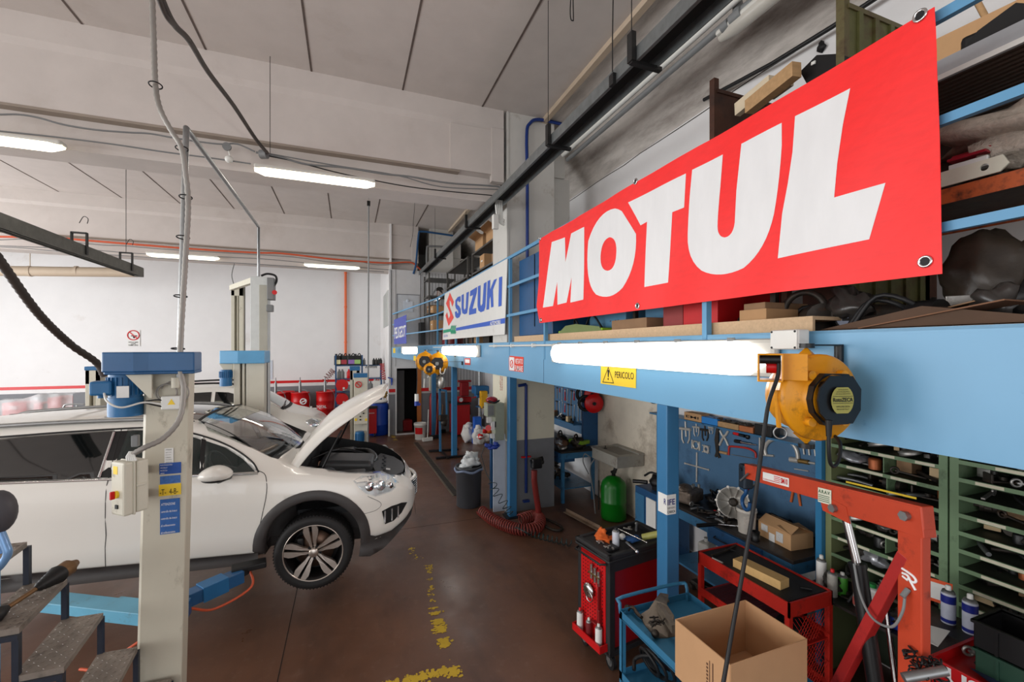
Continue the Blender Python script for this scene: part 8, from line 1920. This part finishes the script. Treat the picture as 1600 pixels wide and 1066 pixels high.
# grey shelving behind the SUZUKI board
M_gr = mat('grey rack steel',(92,90,86),.5,.4,var=.15)
def rk_box(c,s,label,ma=M_card,rot=0,top=False): return open_box(c,s[0],s[1],s[2],rot,label,ma=ma,flaps=.5 if top else 0)
rack(2.46,2.98,7.2,8.95,[3.2,3.7,4.18,4.60],4.62,'grey steel shelving behind the right half of the white sign board',M_gr,M_gr)
rack(2.46,2.98,9.3,11.5,[3.2,3.7,4.2,4.62],4.64,'grey steel shelving behind the left half of the white sign board',M_gr,M_gr)
rack(2.12,2.9,12.3,13.15,[3.1,3.6,4.1,4.6],4.75,'far grey steel shelving beside the mezzanine end wall',M_gr,M_gr)
rk_box((2.72,8.6,4.601),(.4,.55,.26),'open brown box on top of the grey shelving, the left of two',top=True); rk_box((2.72,7.8,4.601),(.4,.6,.24),'brown box on top of the grey shelving, the right of two',top=True)
rr_ = random.Random(91)
bxs = [(8.5,3.2,'lowest shelf of the right grey rack, left'),(7.7,3.2,'lowest shelf of the right grey rack, right'),(8.4,3.7,'middle shelf of the right grey rack, left'),(7.6,4.18,'upper shelf of the right grey rack, right'),(8.45,4.18,'upper shelf of the right grey rack, left'),(10.9,3.2,'lowest shelf of the left grey rack, left'),(9.8,3.2,'lowest shelf of the left grey rack, right'),(10.9,3.7,'middle shelf of the left grey rack, left'),(9.9,3.7,'middle shelf of the left grey rack, right'),(12.9,3.1,'lowest shelf of the farthest grey rack, left'),(12.5,3.6,'middle shelf of the farthest grey rack, right'),(12.5,3.1,'lowest shelf of the farthest grey rack, right'),(12.95,3.6,'middle shelf of the farthest grey rack, left')]
for k,(y,z,w_) in enumerate(bxs):
    m = MB(); s_ = (rr_.uniform(.25,.4),rr_.uniform(.3,.5),rr_.uniform(.18,.32)); xb_ = 2.72 if y < 12 else 2.4; m.box((xb_,y,z + s_[2] / 2 + .001),s_,rr_.uniform(-.1,.1),.004); m.box((xb_ - s_[0] / 2,y,z + s_[2] * .6),(.012,.10,.03),0,mi=1); single(m,'cardboard_box',[M_card if k % 3 else M_card2,M_paper],'closed cardboard box on the ' + w_,'box')
for k in range(12):
    y = 7.35 + .42 * k; z = [4.181,3.701,4.201,3.751][k % 4] if y < 9 or y > 9.3 else 3.701
    y += .15 if 8.9 < y < 9.3 else 0
    z = (4.181 if k % 2 else 3.701) if y < 8.95 else (4.201 if k % 2 else 3.701) if y < 11.4 else 4.621
    if k > 9: y -= 1.2
    kd = ['bracket','motor','hose','lever'][k % 4]; m = clutter(kd,(2.66,y,z),.26,rr_,.2); zm = min(p[2] for p in m.v); m.v = [(p[0],p[1],p[2] - zm + z + .001) for p in m.v]
    single(m,KNAME[kd][0],M_iron if k % 3 else M_alu,'loose %s, number %s from the column on the grey shelving' % (KNAME[kd][1],['one','two','three','four','five','six','seven','eight','nine','ten','eleven','twelve'][k]) ,KNAME[kd][1])
m = MB(); m.lathe([(.0,-.02),(.24,-.02),(.25,0),(.24,.03),(.1,.05),(0,.05)],P(684,461,X=2.42),(-.8,-.4,.3),28); single(m,'hub_cap',M_chrome,'shiny round disc on the grey shelving left of the sign board','disc')
m = MB(); m.lathe([(.30,0),(.31,.3),(.28,.42),(.1,.45)],(2.75,12.0,Zd + .01),n=24); single(m,'red_drum',mat('dark red drum',(110,20,28),.4),'dark red drum on the mezzanine left of the sign board','drum')
m = MB(); m.bb(1.95,2.1,12.75,13.1,Zd + .002,3.35,bev=.01); single(m,'black_cabinet',M_blackp,'black cabinet on the mezzanine behind the far rails','cabinet')
for k,y in enumerate((7.15,7.6,8.4,9.1,9.7)):
    m = MB(); m.box((2.75,y,Zd + .11),(.3,.32,.2),.1,.005); single(m,'storage_box',[M_card2,M_dblue,M_iron,M_card,mat('brown box',(96,70,52),.8)][k],['dusty box on the mezzanine floor nearest the column','deep blue box on the mezzanine floor below the sign board','dark iron box below the middle of the sign board','brown box below the left half of the sign board','dark brown box below the left end of the sign board'][k],'box')
# ================================================================ far end of the workshop
def Pd(x,y,Y): return P(x,y,Y=Y)
M_drum = mat('red oil drum',(206,24,26),.35,var=.04,scale=5)
def drum(c,r,h,label,pump=True,mark=None,white=False):
    c = V(c); t = thing('oil_drum',label,'oil drum',c); m = MB()
    m.lathe([(r,0),(r * 1.03,.01),(r * 1.03,.02),(r,.03),(r,h * .33),(r * 1.035,h * .35),(r,h * .37),(r,h * .64),(r * 1.035,h * .66),(r,h * .68),(r,h * .97),(r * 1.03,h * .98),(r * 1.03,h),(r * .95,h),(r * .95,h * .98),(0,h * .98)],c,n=28); m.build('drum_body',M_drum,t)
    if pump: m = MB(); m.cyl(c + V((.0,-.05,h)),c + V((.0,-.05,h + .36)),.05,.04,n=12); m.cyl(c + V((0,-.05,h + .3)),c + V((0,-.05,h + .52)),.018); m.tube([c + V((0,-.05,h + .1)),c + V((.2,-.1,h + .05)),c + V((.32,-.12,h - .2)),c + V((.3,-.15,h - .6))],.014,6,k=5); m.build('hand_pump',M_steel,t)
    if white: m = MB(); m.grid(6,2,lambda u,v: c + V((r * 1.01 * math.sin(-1.0 + u * 1.1),-r * 1.01 * math.cos(-1.0 + u * 1.1),h * (.80 + .12 * v)))); m.build('white_label',M_paper,t)
    if mark: m = MB(); o = c + V((-r * .9,-r * 1.06,h * .40)); m.text(mark,o,V((r * 1.1,0,0)),V((0,0,.10)),.03); m.build('lettering',M_inkw,t)
    return t
def drow(x,Y): p = P(x,600,Y=Y); return p.x
zs0 = .15
for x,Y,pump,lab,mk,wh in ((431,16.6,1,'red oil drum with white label and pump, leftmost of the front row','TO',True),(446,17.08,0,'red oil drum behind the leftmost one',None,False),(469,16.6,1,'red oil drum with hand pump, middle of the front row',None,False),(508,16.6,1,'red oil drum with hand pump beside the blue rack','TOTAL',False),(522,17.08,0,'red oil drum half hidden by the blue rack',None,False)):
    drum((drow(x,Y),Y,zs0),.29,.92,lab,pump,mk,wh)
    if x in (469,):
        p = P(474,627.5,Y=16.27); m = MB(); m.torus(p,.09,.022,(0,1,0),18,5); m.bar(p - V((.1,.01,.05)),p + V((.1,-.01,.05)),.01,.04); single(m,'round_emblem',M_inkw,'white round emblem on the middle red drum','emblem')
for k,(x0,x1,ma,lab) in enumerate(((418,457,M_dblue,'blue drip stand under the left red drums'),(458,490,mat('orange stand',(170,70,40),.5),'orange red drip stand under the middle red drum'),(493,530,M_dblue,'blue drip stand under the right red drums'))):
    a,b_ = drow(x0,16.4),drow(x1,16.4); m = MB(); m.bb(a,b_,16.2,17.3,.02,.148,bev=.01); single(m,'drum_stand',ma,lab,'stand')
for k,(x,lab) in enumerate(((443,'grey jerrycan left of the pair at the drums'),(456,'grey jerrycan right of the pair at the drums'))):
    c = P(x,640,Y=15.9); c = V((c.x,15.9,.22)); m = MB(); m.box(c + V((0,0,.16)),(.27,.2,.32),None,.04); m.cyl(c + V((.06,0,.32)),c + V((.06,0,.37)),.03); single(m,'jerrycan',mat('grey jerrycan',(108,114,116),.5),lab,'jerrycan')
m = MB(); c = P(489,640,Y=15.9); m.box((c.x,15.9,.22 + .19),(.26,.2,.36),None,.03); m.cyl((c.x - .05,15.9,.6),(c.x - .05,15.9,.65),.03); single(m,'white_jerrycan',M_wpl,'white jerrycan between the middle and right red drums','jerrycan')
m = MB(); a,b_ = P(430,660,Y=15.9),P(496,660,Y=15.9); m.bb(a.x,b_.x,15.75,16.1,0,.218); single(m,'low_bench',M_drust,'low dark bench carrying the jerrycans','bench')
# blue bottle rack
YR = 15.2
xa,xb = P(524.5,600,Y=YR).x,P(596,600,Y=YR).x
t = thing('bottle_rack','blue metal rack with bottles and hose reels behind the raised bonnet','rack',((xa + xb) / 2,YR + .2,0))
for x in (xa,P(566,600,Y=YR).x,xb):
    for y in (YR,YR + .42): m = MB(); m.bb(x - .02,x + .02,y,y + .03,0,P(540,560,Y=YR).z + .1 if x < xb else P(540,571,Y=YR).z); m.build('upright',M_dblue,t)
SH = [P(540,y,Y=YR).z for y in (571,592,612,634,655)]
for z in SH: m = MB(); m.bb(xa,xb,YR,YR + .45,z - .03,z); m.build('shelf',M_dblue,t)
def bottle(c,s,label,ma,lab=None,jug=True,cat='bottle',cap=M_red):
    c = V(c); t = thing('oil_jug' if jug else 'bottle',label,cat,c); m = MB()
    if jug: m.box(c + V((0,0,.13 * s)),(.20 * s,.12 * s,.25 * s),None,.02 * s); m.cyl(c + V((-.05 * s,0,.25 * s)),c + V((-.05 * s,0,.30 * s)),.03 * s); m.tube([c + V((.0,0,.25 * s)),c + V((.05 * s,0,.31 * s)),c + V((.10 * s,0,.2 * s))],.015 * s,6,k=3)
    else: m.lathe([(.045 * s,0),(.05 * s,.01),(.05 * s,.16 * s),(.02 * s,.21 * s),(.02 * s,.24 * s)],c,n=14)
    m.build('bottle_body',ma,t)
    if lab: m = MB(); m.box(c + V((0,-.0605 * s - .002,.09 * s)),(.15 * s,.004,.11 * s)); m.build('bottle_label',lab,t)
    return t
for k,(x,lab_,lm) in enumerate(((528.5,'black oil jug with cream label, first from the left on the rack top',mat('cream label',(226,216,170),.5)),(537,'black oil jug with dark red label, second on the rack top',mat('red label',(170,60,70),.5)),(549,'black oil jug with violet label, third on the rack top',mat('violet label',(150,110,180),.5)),(558.5,'black oil jug with green label, fourth on the rack top',mat('pale green label',(160,200,120),.5)))):
    bottle((P(x,571,Y=YR + .1).x,YR + .1,SH[0]),1.25,lab_,M_blackp,lm)
for k,(x,ma,lab_) in enumerate(((541,M_wpl,'small white bottle between the second and third black jugs'),(565,M_gpl,'small grey bottle right of the black jugs'),(569,M_gpl,'second small grey bottle right of the black jugs'),(584,M_blackp,'first small black bottle at the rack right end'),(588,M_dbag,'second small black bottle at the rack right end'),(592,M_blackp,'third small black bottle at the rack right end'),(595,M_blackp,'last small black bottle at the rack right end'))):
    bottle((P(x,571,Y=YR + .1).x,YR + .1,SH[0]),.95,lab_,ma,None,False)
for k,(x,ma,lab_) in enumerate(((530,M_gpl,'grey dusty bottle on the second rack shelf, leftmost'),(535,M_gpl,'second dusty bottle on the second rack shelf'),(545,M_red,'red topped bottle on the second rack shelf'),(579,M_gpl,'dusty bottle with red cap on the rack behind the bonnet tip'),(589,M_wpl,'wide pale container on the rack behind the bonnet tip'))):
    bottle((P(x,592,Y=YR + .1).x,YR + .1,SH[1] if k < 3 else SH[2]),1.3,lab_,ma,None,k == 4)
for k,(x,y,lab_) in enumerate(((534.5,602,'upper red round hose drum on the blue rack'),(534.5,624,'lower red round hose drum on the blue rack'))):
    c = P(x,y,Y=YR - .05); t = thing('hose_drum',lab_,'reel',c); m = MB(); m.cyl(c,c + V((0,.3,0)),.19,n=28); m.build('drum_body',M_drum,t); m = MB(); m.cyl(c + V((.05,-.01,-.1)),c + V((.05,0,-.1)),.035,n=14); m.build('white_plug',M_wpl,t)
m = MB(); c = P(541,612,Y=YR - .05); m.ell(c + V((0,0,.05)),(.12,.1,.035),14); single(m,'metal_dish',M_steel,'pale metal dish at the edge of the rack shelf beneath the upper red drum','dish')
m = MB(); m.tube(coil([P(507,598,Y=16.9),P(512,588,Y=16.9),P(518,582,Y=16.9),P(521,578,Y=16.9)],.10,.01,7,k=6),.012,5); single(m,'coil_hose',mat('brown coil',(130,80,76),.5),'thin brown coiled air line on the far wall left of the rack','hose')
m = MB(); m.tube(coil([P(597,568,Y=14.8),P(598,580,Y=14.8),P(600,594,Y=14.8)],.07,.01,9,k=6),.012,5); single(m,'coil_hose',mat('red coil',(190,60,56),.5),'red coiled air line hanging beside the door pilaster','hose')
m = MB(); m.tube(coil([P(571,573,Y=YR),P(590,573,Y=YR)],.05,.01,8,k=6),.008,5); single(m,'coil_hose',M_black,'black coiled line under the rack top right end','hose')
# red tool cabinet, blue drum beside it
t = thing('tool_cabinet','red workshop tool cabinet beside the big blue drum','tool cabinet',P(580,683,Z=0)); a,b_ = P(571.5,684,Z=0),P(589,684,Z=0); m = MB(); m.bb(a.x,b_.x,a.y,a.y + .36,.1,P(580,639,Y=a.y).z,bev=.01); m.build('body',M_tool,t)
for x in (a.x + .05,b_.x - .05): caster(t,(x,a.y + .06,0),.045)
m = MB(); m.bb(a.x - .02,b_.x + .02,a.y - .02,a.y + .38,P(580,639,Y=a.y).z,P(580,637,Y=a.y).z + .03); m.build('top_tray',M_tdark,t); m = MB(); m.bar((a.x + .03,a.y - .004,.70),(a.x + .24,a.y - .004,.70),.002,.03); m.build('maker_mark',mat('pale print',(200,170,170),.6),t)
m = MB(); c = V((P(592,660,Y=13.6).x,13.6,0)); m.lathe([(.26,0),(.29,.03),(.30,.3),(.31,.32),(.30,.34),(.30,.80),(.27,.92),(.26,.94)],c,n=28); single(m,'plastic_drum',M_bluep,'large bright blue plastic drum between the red cabinet and the pilaster','drum')
m = MB(); m.ell((P(594,627,Y=13.6).x,13.55,.99),(.22,.12,.05),14,lump=.3); single(m,'white_rag',M_paper,'white cloth on top of the blue plastic drum','cloth')
m = MB(); r_ = random.Random(3); [m.ell(P(603 + r_.uniform(-2,2),617 + r_.uniform(-4,4),X=1.02),(.05,.03,.05),8,lump=.4,seed=k) for k in range(5)]; m.tube([P(603,612,X=1.10),P(604,640,X=1.10),P(602,660,X=1.10)],.01,6,k=4); single(m,'brass_fittings',mat('brass dull',(150,120,60),.4,.5),'brass fittings and hoses hanging left of the pilaster','fitting')
m = MB(); m.cyl(P(608,640,Y=13.2),V((P(608,640,Y=13.2).x,13.2,0)),.025); single(m,'white_pipe',M_wpl,'short white vertical pipe on the pilaster foot','pipe')
m = MB(); m.tube([P(606,590,Y=13.27),P(612,592,Y=13.27),P(612,602,Y=13.27)],.02,6); m.box(P(612,594,Y=13.27),(.05,.05,.12)); single(m,'air_regulator',M_bluep,'small blue air regulator beside the raised bonnet tip','regulator')
# doorway: bucket, brooms, red cylinders
p = P(656.5,686,Z=0); bucket((p.x,p.y,0),.175,.46,'white bucket with red label standing before the doorway',lab_mat=M_red)
m = MB(); a,b_ = P(640,668,Y=13.9),P(630,668,Y=13.9); m.box(((a.x + b_.x) / 2,13.9,.18),(.28,.3,.34),.2,.01); single(m,'red_crate',mat('dim red crate',(140,24,28),.5),'dim red crate inside the dark doorway','crate')
for k,(x0,y0,x1,y1,ma,hd,lab) in enumerate(((669.5,648,668,684,M_wpl,M_wpl,'white handled squeegee leaning right of the bucket'),(685,632,681,680,mat('red brown handle',(150,70,54),.5),M_blackp,'broom with red brown handle and black head'),(692,640,689,672,M_wood,M_blackp,'broom with wooden handle beside the red cylinders'))):
    t = thing('broom',lab,'broom',P(x1,y1,Y=11.7)); q = P(x1,y1,Z=.1); q0 = V((q.x,q.y,.1)); q1 = P(x0,y0 - 8,Y=q.y + .1); m = MB(); m.cyl(q0,q1,.014,n=8); m.build('handle',ma,t); m = MB(); m.box(q0 + V((0,0,-.045)),(.30,.08,.10),.3,.01); m.build('head',hd,t)
for k,(x,lab) in enumerate(((675.5,'left red gas cylinder behind the dark post'),(681,'right red gas cylinder behind the dark post'))):
    c = V((P(x,680,Y=13.0).x,13.0,0)); m = MB(); m.lathe([(.085,0),(.09,.02),(.09,1.12),(.06,1.22),(.02,1.26),(.02,1.32)],c,n=16); single(m,'gas_cylinder',mat('dull red cylinder',(156,30,34),.4),lab,'cylinder')
m = MB(); a = P(681,608,Y=12.95); m.box((a.x,13.1,1.62),(.34,.2,.62),None,.01); [m.box((a.x - .06 + .12 * (k % 2),12.99,1.45 + .16 * (k // 2)),(.09,.012,.11),mi=1) for k in range(6)]; single(m,'fuse_box',[M_beige,mat('grey front',(150,154,150),.5)],'cream fuse box on the wall between the blue posts','fuse box')
m = MB(); m.tube([P(664,592,Y=12.7),P(663,606,Y=12.7)],.035,8); single(m,'grab_rail',M_wpl,'white handle on the dark post beside the doorway','handle')
# floor stand (blue hoist frame) left of the far post
t = thing('hoist_stand','thin blue floor stand with black feet and vice left of the far mezzanine post','stand',P(688,708,Z=0)); c = P(688,708,Z=0)
m = MB(); m.bar((c.x,c.y,.04),(P(687,608,Y=c.y).x,c.y,P(687,608,Y=c.y).z),.05,.05,up=(0,1,0)); m.bar(P(686,609,Y=c.y),P(698,611,Y=c.y),.05,.05); m.bar(P(697,611,Y=c.y),P(698,650,Y=c.y),.04,.04,up=(0,1,0)); m.build('frame',M_blue2,t)
m = MB(); m.bar(P(670,705,Z=.03),P(716,702,Z=.03),.08,.04); m.bar(P(681,716,Z=.03),P(728,712,Z=.03),.08,.04); m.bar((P(689,704,Z=.03)),P(700,716,Z=.03),.06,.03); m.build('feet',M_blackp,t)
m = MB(); m.box(P(692,653,Y=c.y),(.22,.14,.16),.2,.03); m.ell(P(694,660,Y=c.y),(.10,.09,.10),10,lump=.2); m.build('clamp_head',M_iron,t)
# red bench with vice / compressor behind the far post
t = thing('red_cabinet','red steel cabinet with dark worktop behind the far mezzanine post','cabinet',P(724,682,Z=0)); a,b_ = P(709,683,Z=0),P(737,683,Z=0); m = MB(); m.bb(a.x,b_.x,a.y,a.y + .6,.05,.93,bev=.01); m.build('body',mat('red cabinet',(176,20,24),.4),t); m = MB(); m.bb(a.x - .02,b_.x + .02,a.y - .03,a.y + .62,.93,.97); m.build('worktop',M_top,t); ya_ = a.y
m = MB(); m.cyl((P(720,640,Y=ya_).x,ya_ - .02,1.08),(P(720,640,Y=ya_).x,ya_ + .2,1.08),.09,n=18); m.cyl((P(720,640,Y=ya_).x,ya_ - .03,1.08),(P(720,640,Y=ya_).x,ya_ - .02,1.08),.06,mi=1); m.box((P(728,640,Y=ya_).x,ya_ + .2,1.06),(.4,.25,.16),None,.03); single(m,'red_compressor',[mat('red compressor',(170,20,26),.35),M_chrome],'red compressor head with bright ring on the red cabinet','compressor')
m = MB(); m.box((P(726,632,Y=ya_ + .3).x,ya_ + .35,1.36),(.26,.2,.42),None,.03); m.box((P(726,625,Y=ya_ + .3).x,ya_ + .33,1.6),(.4,.15,.06),None,.01); m.tube([P(731,625,Y=ya_ + .1),P(734,635,Y=ya_ + .1),P(735,648,Y=ya_ + .1)],.02,6,k=3,mi=1); single(m,'red_press',[mat('dull red press',(150,30,36),.4),M_blackp],'dull red arbor press with black lever behind the compressor','press')
# drill press
c = V((P(752,670,Y=11.8).x,11.8,0)); t = thing('drill_press','blue pillar drill with yellow guard left of the grey fuse box','drill press',c)
m = MB(); m.cyl(c + V((0,.15,.04)),c + V((0,.15,2.05)),.05,n=14); m.build('pillar',M_steel,t); m = MB(); m.box(c + V((0,.1,.03)),(.35,.5,.06),None,.01); m.build('base',M_dblue,t)
za,zb_ = P(752,603,Y=11.8).z,P(752,616,Y=11.8).z; m = MB(); m.box((c.x,c.y + .1,(za + zb_) / 2),(.42,.42,za - zb_),None,.03); m.box((c.x - .0,c.y + .1,zb_ - .05),(.3,.3,.1),None,.03); m.build('belt_cover',M_motor,t)
m = MB(); z1,z2 = P(752,611,Y=11.55).z,P(752,638,Y=11.55).z; m.box((P(755.5,625,Y=11.55).x,11.55,(z1 + z2) / 2),(.20,.18,z1 - z2),None,.03); m.build('guard',M_yellow,t)
m = MB(); m.cyl((P(754,640,Y=11.55).x,11.55,z2),(P(754,640,Y=11.55).x,11.55,z2 - .16),.04,.025); m.cyl((P(754,640,Y=11.55).x,11.55,z2 - .16),(P(754,640,Y=11.55).x,11.55,z2 - .30),.01); m.build('chuck',M_chrome,t)
m = MB(); m.cyl(c + V((0,-.15,.95)),c + V((0,-.15,.98)),.2,n=24); m.build('table',M_dblue,t)
m = MB(); m.tube([P(744,620,Y=11.5),P(738,622,Y=11.5)],.014,6); m.build('feed_lever',M_red,t)
m = MB(); a = P(747,663,Y=11.3); m.box((a.x,11.4,.55),(.2,.2,.34),None,.02); m.bb(a.x - .12,a.x + .12,11.3,11.5,0,.38); single(m,'blue_container',[mat('bright blue can',(30,98,200),.4)],'bright blue container behind the white sacks','container')
# white sacks
for k,(x,y,s,lab) in enumerate(((733,692,1.0,'white knotted sack, leftmost of three on the floor'),(748,695,.95,'white sack in the middle, dirty printed side'),(758,693,.8,'smaller pale sack with rubbish, rightmost of three'))):
    c = P(x,y,Z=0); m = MB(); m.ell(c + V((0,.1,.22 * s)),(.17 * s,.17 * s,.24 * s),18,lump=.3,seed=k * 5 + 2); m.ell(c + V((0,.1,.46 * s)),(.10 * s,.10 * s,.08),10,lump=.4,seed=k); single(m,'white_sack',mat('white sack',(232,230,226),.6,var=.08,scale=10),lab,'sack')
m = MB(); c = P(757,680,Y=8.6); r_ = random.Random(4)
for k in range(8): m.ell(c + V((r_.uniform(-.16,.14),r_.uniform(-.1,.1),r_.uniform(-.06,.1))),(.07,.06,.04),8,lump=.5,seed=k,mi=k % 3)
single(m,'rubbish_heap',[M_paper,M_red,mat('orange plastic',(232,110,30),.4)],'mixed rubbish with red and orange bits on the rightmost sack','rubbish')
# fuse box with red telephone-like helmet on the column side
t = thing('switch_cabinet','tall grey green electric cabinet with meters left of the middle post','electric cabinet',P(774,690,d=6.75)); Yq = 6.36
a,b_ = P(762,690,Y=Yq),P(788,630,Y=Yq)
m = MB(); m.bb(P(774,650,Y=Yq).x,b_.x,Yq,Yq + .18,a.z,b_.z,bev=.006); m.bb(a.x,P(774,650,Y=Yq).x,Yq + .02,Yq + .20,P(766,652,Y=Yq).z,b_.z,bev=.006); m.build('housing',mat('grey green cabinet',(150,156,138),.5),t)
m = MB(); m.bb(P(763,650,Y=Yq).x,P(772,650,Y=Yq).x,Yq + .012,Yq + .02,P(766,650,Y=Yq).z,P(766,634,Y=Yq).z); m.build('screen',M_gpl,t)
for k,(x0,y0,x1,y1,ma) in enumerate(((761,661,768,652,M_wpl),(768,672,773,659,M_paper),(773.5,668,775,659,M_ink),(767,685,773,678,M_paper))):
    m = MB(); q0,q1 = P(x0,y0,Y=Yq - .01),P(x1,y1,Y=Yq - .01); m.bb(q0.x,q1.x,Yq - .012,Yq + .02,q0.z,q1.z); m.build('meter',ma,t)
m = MB(); m.cyl(P(763,669,Y=Yq),P(763,669,Y=Yq - .06),.045,n=16); m.build('red_socket',M_red,t)
m = MB(); c = P(771,626,Y=Yq); m.ell(c + V((0,.08,.0)),(.095,.10,.055),18); m.tube([c + V((-.09,-.02,.0)),c + V((0,-.05,-.03)),c + V((.09,-.02,0))],.014,6,k=3,mi=1); single(m,'red_helmet',[mat('dark red gloss',(140,16,34),.25),M_blackp],'dark red helmet on top of the grey electric cabinet','helmet')
m = MB(); m.bb(P(771.5,700,Y=Yq).x,P(790,700,Y=Yq).x,Yq + .02,Yq + .04,.05,1.25); single(m,'post_panel',mat('pale blue grey panel',(190,198,208),.6),'pale panel on the column under the electric cabinet','panel')
m = MB(); m.bb(P(767,700,Y=Yq + .3).x,P(771,700,Y=Yq + .3).x,Yq + .3,Yq + .36,0,1.2); single(m,'blue_strut',M_dblue,'dark blue strut behind the trash can','strut')
for k,x in enumerate((782.5,785)):
    m = MB(); q = P(x,600,Y=Yq + .02); m.text(('CARICO','PORTATA MAX')[k],q + V((0,-.012,-.10)),(0,0,.22),(-.018,0,0),.02) ; single(m,'vertical_lettering',M_red,('short vertical red writing on the column panel','long vertical red writing on the column panel')[k],'lettering')
# red boxes under plastic film at the far left
t = thing('wrapped_boxes','red tool boxes beneath clear plastic film at the far left','boxes',P(50,660,Y=14)); zt_ = .9
for k,(x0,x1,y0) in enumerate(((3,42,629),(52,66,630),(74,96,621))):
    a,b_ = P(x0,660,Y=14.0),P(x1,y0,Y=14.0); m = MB(); m.bb(a.x,b_.x,14.0,14.5,.0,b_.z,bev=.02); m.build('red_box',mat('red case',(190,40,48),.45),t)
a,b_ = P(66,660,Y=14.0),P(75,631,Y=14.0); m = MB(); m.bb(a.x,b_.x,14.05,14.5,0,b_.z); m.build('grey_box',M_gpl,t)
m = MB()
def film(u,v):
    x = -4 + 118 * u; top = 626 - 8 * min(1,max(0,(u - .3) * 4)) - 3 * u if True else 0
    q = P(x,top,Y=13.9); w_ = noise.noise(V((u * 6,v * 3,1)))
    return V((q.x + .03 * w_,13.88 + .7 * max(0,v - .45) - .03 * w_ * 3,(q.z * min(1,v * 2.2 + .0) if v < .45 else q.z) + .03 * w_)) if v > .02 else V((q.x,13.85,.35))
m.grid(30,12,film); m.build('plastic_film',M_film,t)
m = MB(); [m.bar(P(14,636 + 3 * k,Y=13.97),P(26,636 + 3 * k,Y=13.97),.004,.03) for k in range(2)]; m.build('faint_print',mat('pale print',(200,170,170),.6),t)
m = MB(); m.tube([P(98,642,Y=12),P(100,635,Y=12),P(106,632,Y=12),P(132,632,Y=12)],.018,6,k=3); m.cyl(P(120,633,Y=12),(P(120,633,Y=12).x,12,0),.014); single(m,'tube_frame',M_steel,'bent tube frame behind the estate car roof at the left','frame')

# more loose things on the benches
rb = random.Random(61)
OD = ['first','second','third','fourth','fifth','sixth','seventh','eighth','ninth','tenth','eleventh','twelfth','thirteenth','fourteenth']
def scatter(n,x0,x1,y0,y1,z,where,kinds,smin=.12,smax=.2,h=.14):
    for k in range(n):
        kd = kinds[k % len(kinds)]; ma,adj = rb.choice(KM[kd]); c = (rb.uniform(x0,x1),y1 - (y1 - y0) * (k + .5) / n,z); m = clutter(kd,c,rb.uniform(smin,smax),rb,h)
        zm = min(p[2] for p in m.v); m.v = [(p[0],p[1],p[2] - zm + z + .001) for p in m.v]
        single(m,KNAME[kd][0],ma,'%s %s, %s loose part from the left %s' % (adj,KNAME[kd][1],OD[k],where),KNAME[kd][1])
scatter(14,3.38,3.85,6.5,8.3,.871,'on the far bench top',['motor','hose','bracket','filter','lever','bag','pulley'])
scatter(8,3.88,4.0,7.05,8.5,1.201,'on the far board shelf',['filter','motor','carton','bracket'],.10,.15)
scatter(10,3.75,3.95,2.6,3.6,.871,'at the back of the near bench',['hose','motor','bracket','lever','pulley'],.10,.16)
scatter(8,3.42,3.60,3.05,3.75,.871,'at the front of the near bench',['lever','tube','bracket','gasket'],.07,.11)
scatter(9,2.95,3.3,.55,1.3,.961,'in the red tool chest tray',['lever','hose','bracket','tube','bag'],.08,.13)
scatter(9,3.34,3.54,1.40,2.25,.762,'on the low table behind the crane',['bag','bracket','hose','motor','filter'],.09,.14)
scatter(12,2.88,3.4,.65,2.0,3.385,'on the rusty mezzanine shelf',['motor','hose','bracket','tube','pulley'],.16,.24,.22)
scatter(12,2.55,3.0,.6,2.0,2.698,'behind the near end of the beam',['hose','motor','bracket','bag','pulley'],.16,.24,.22)
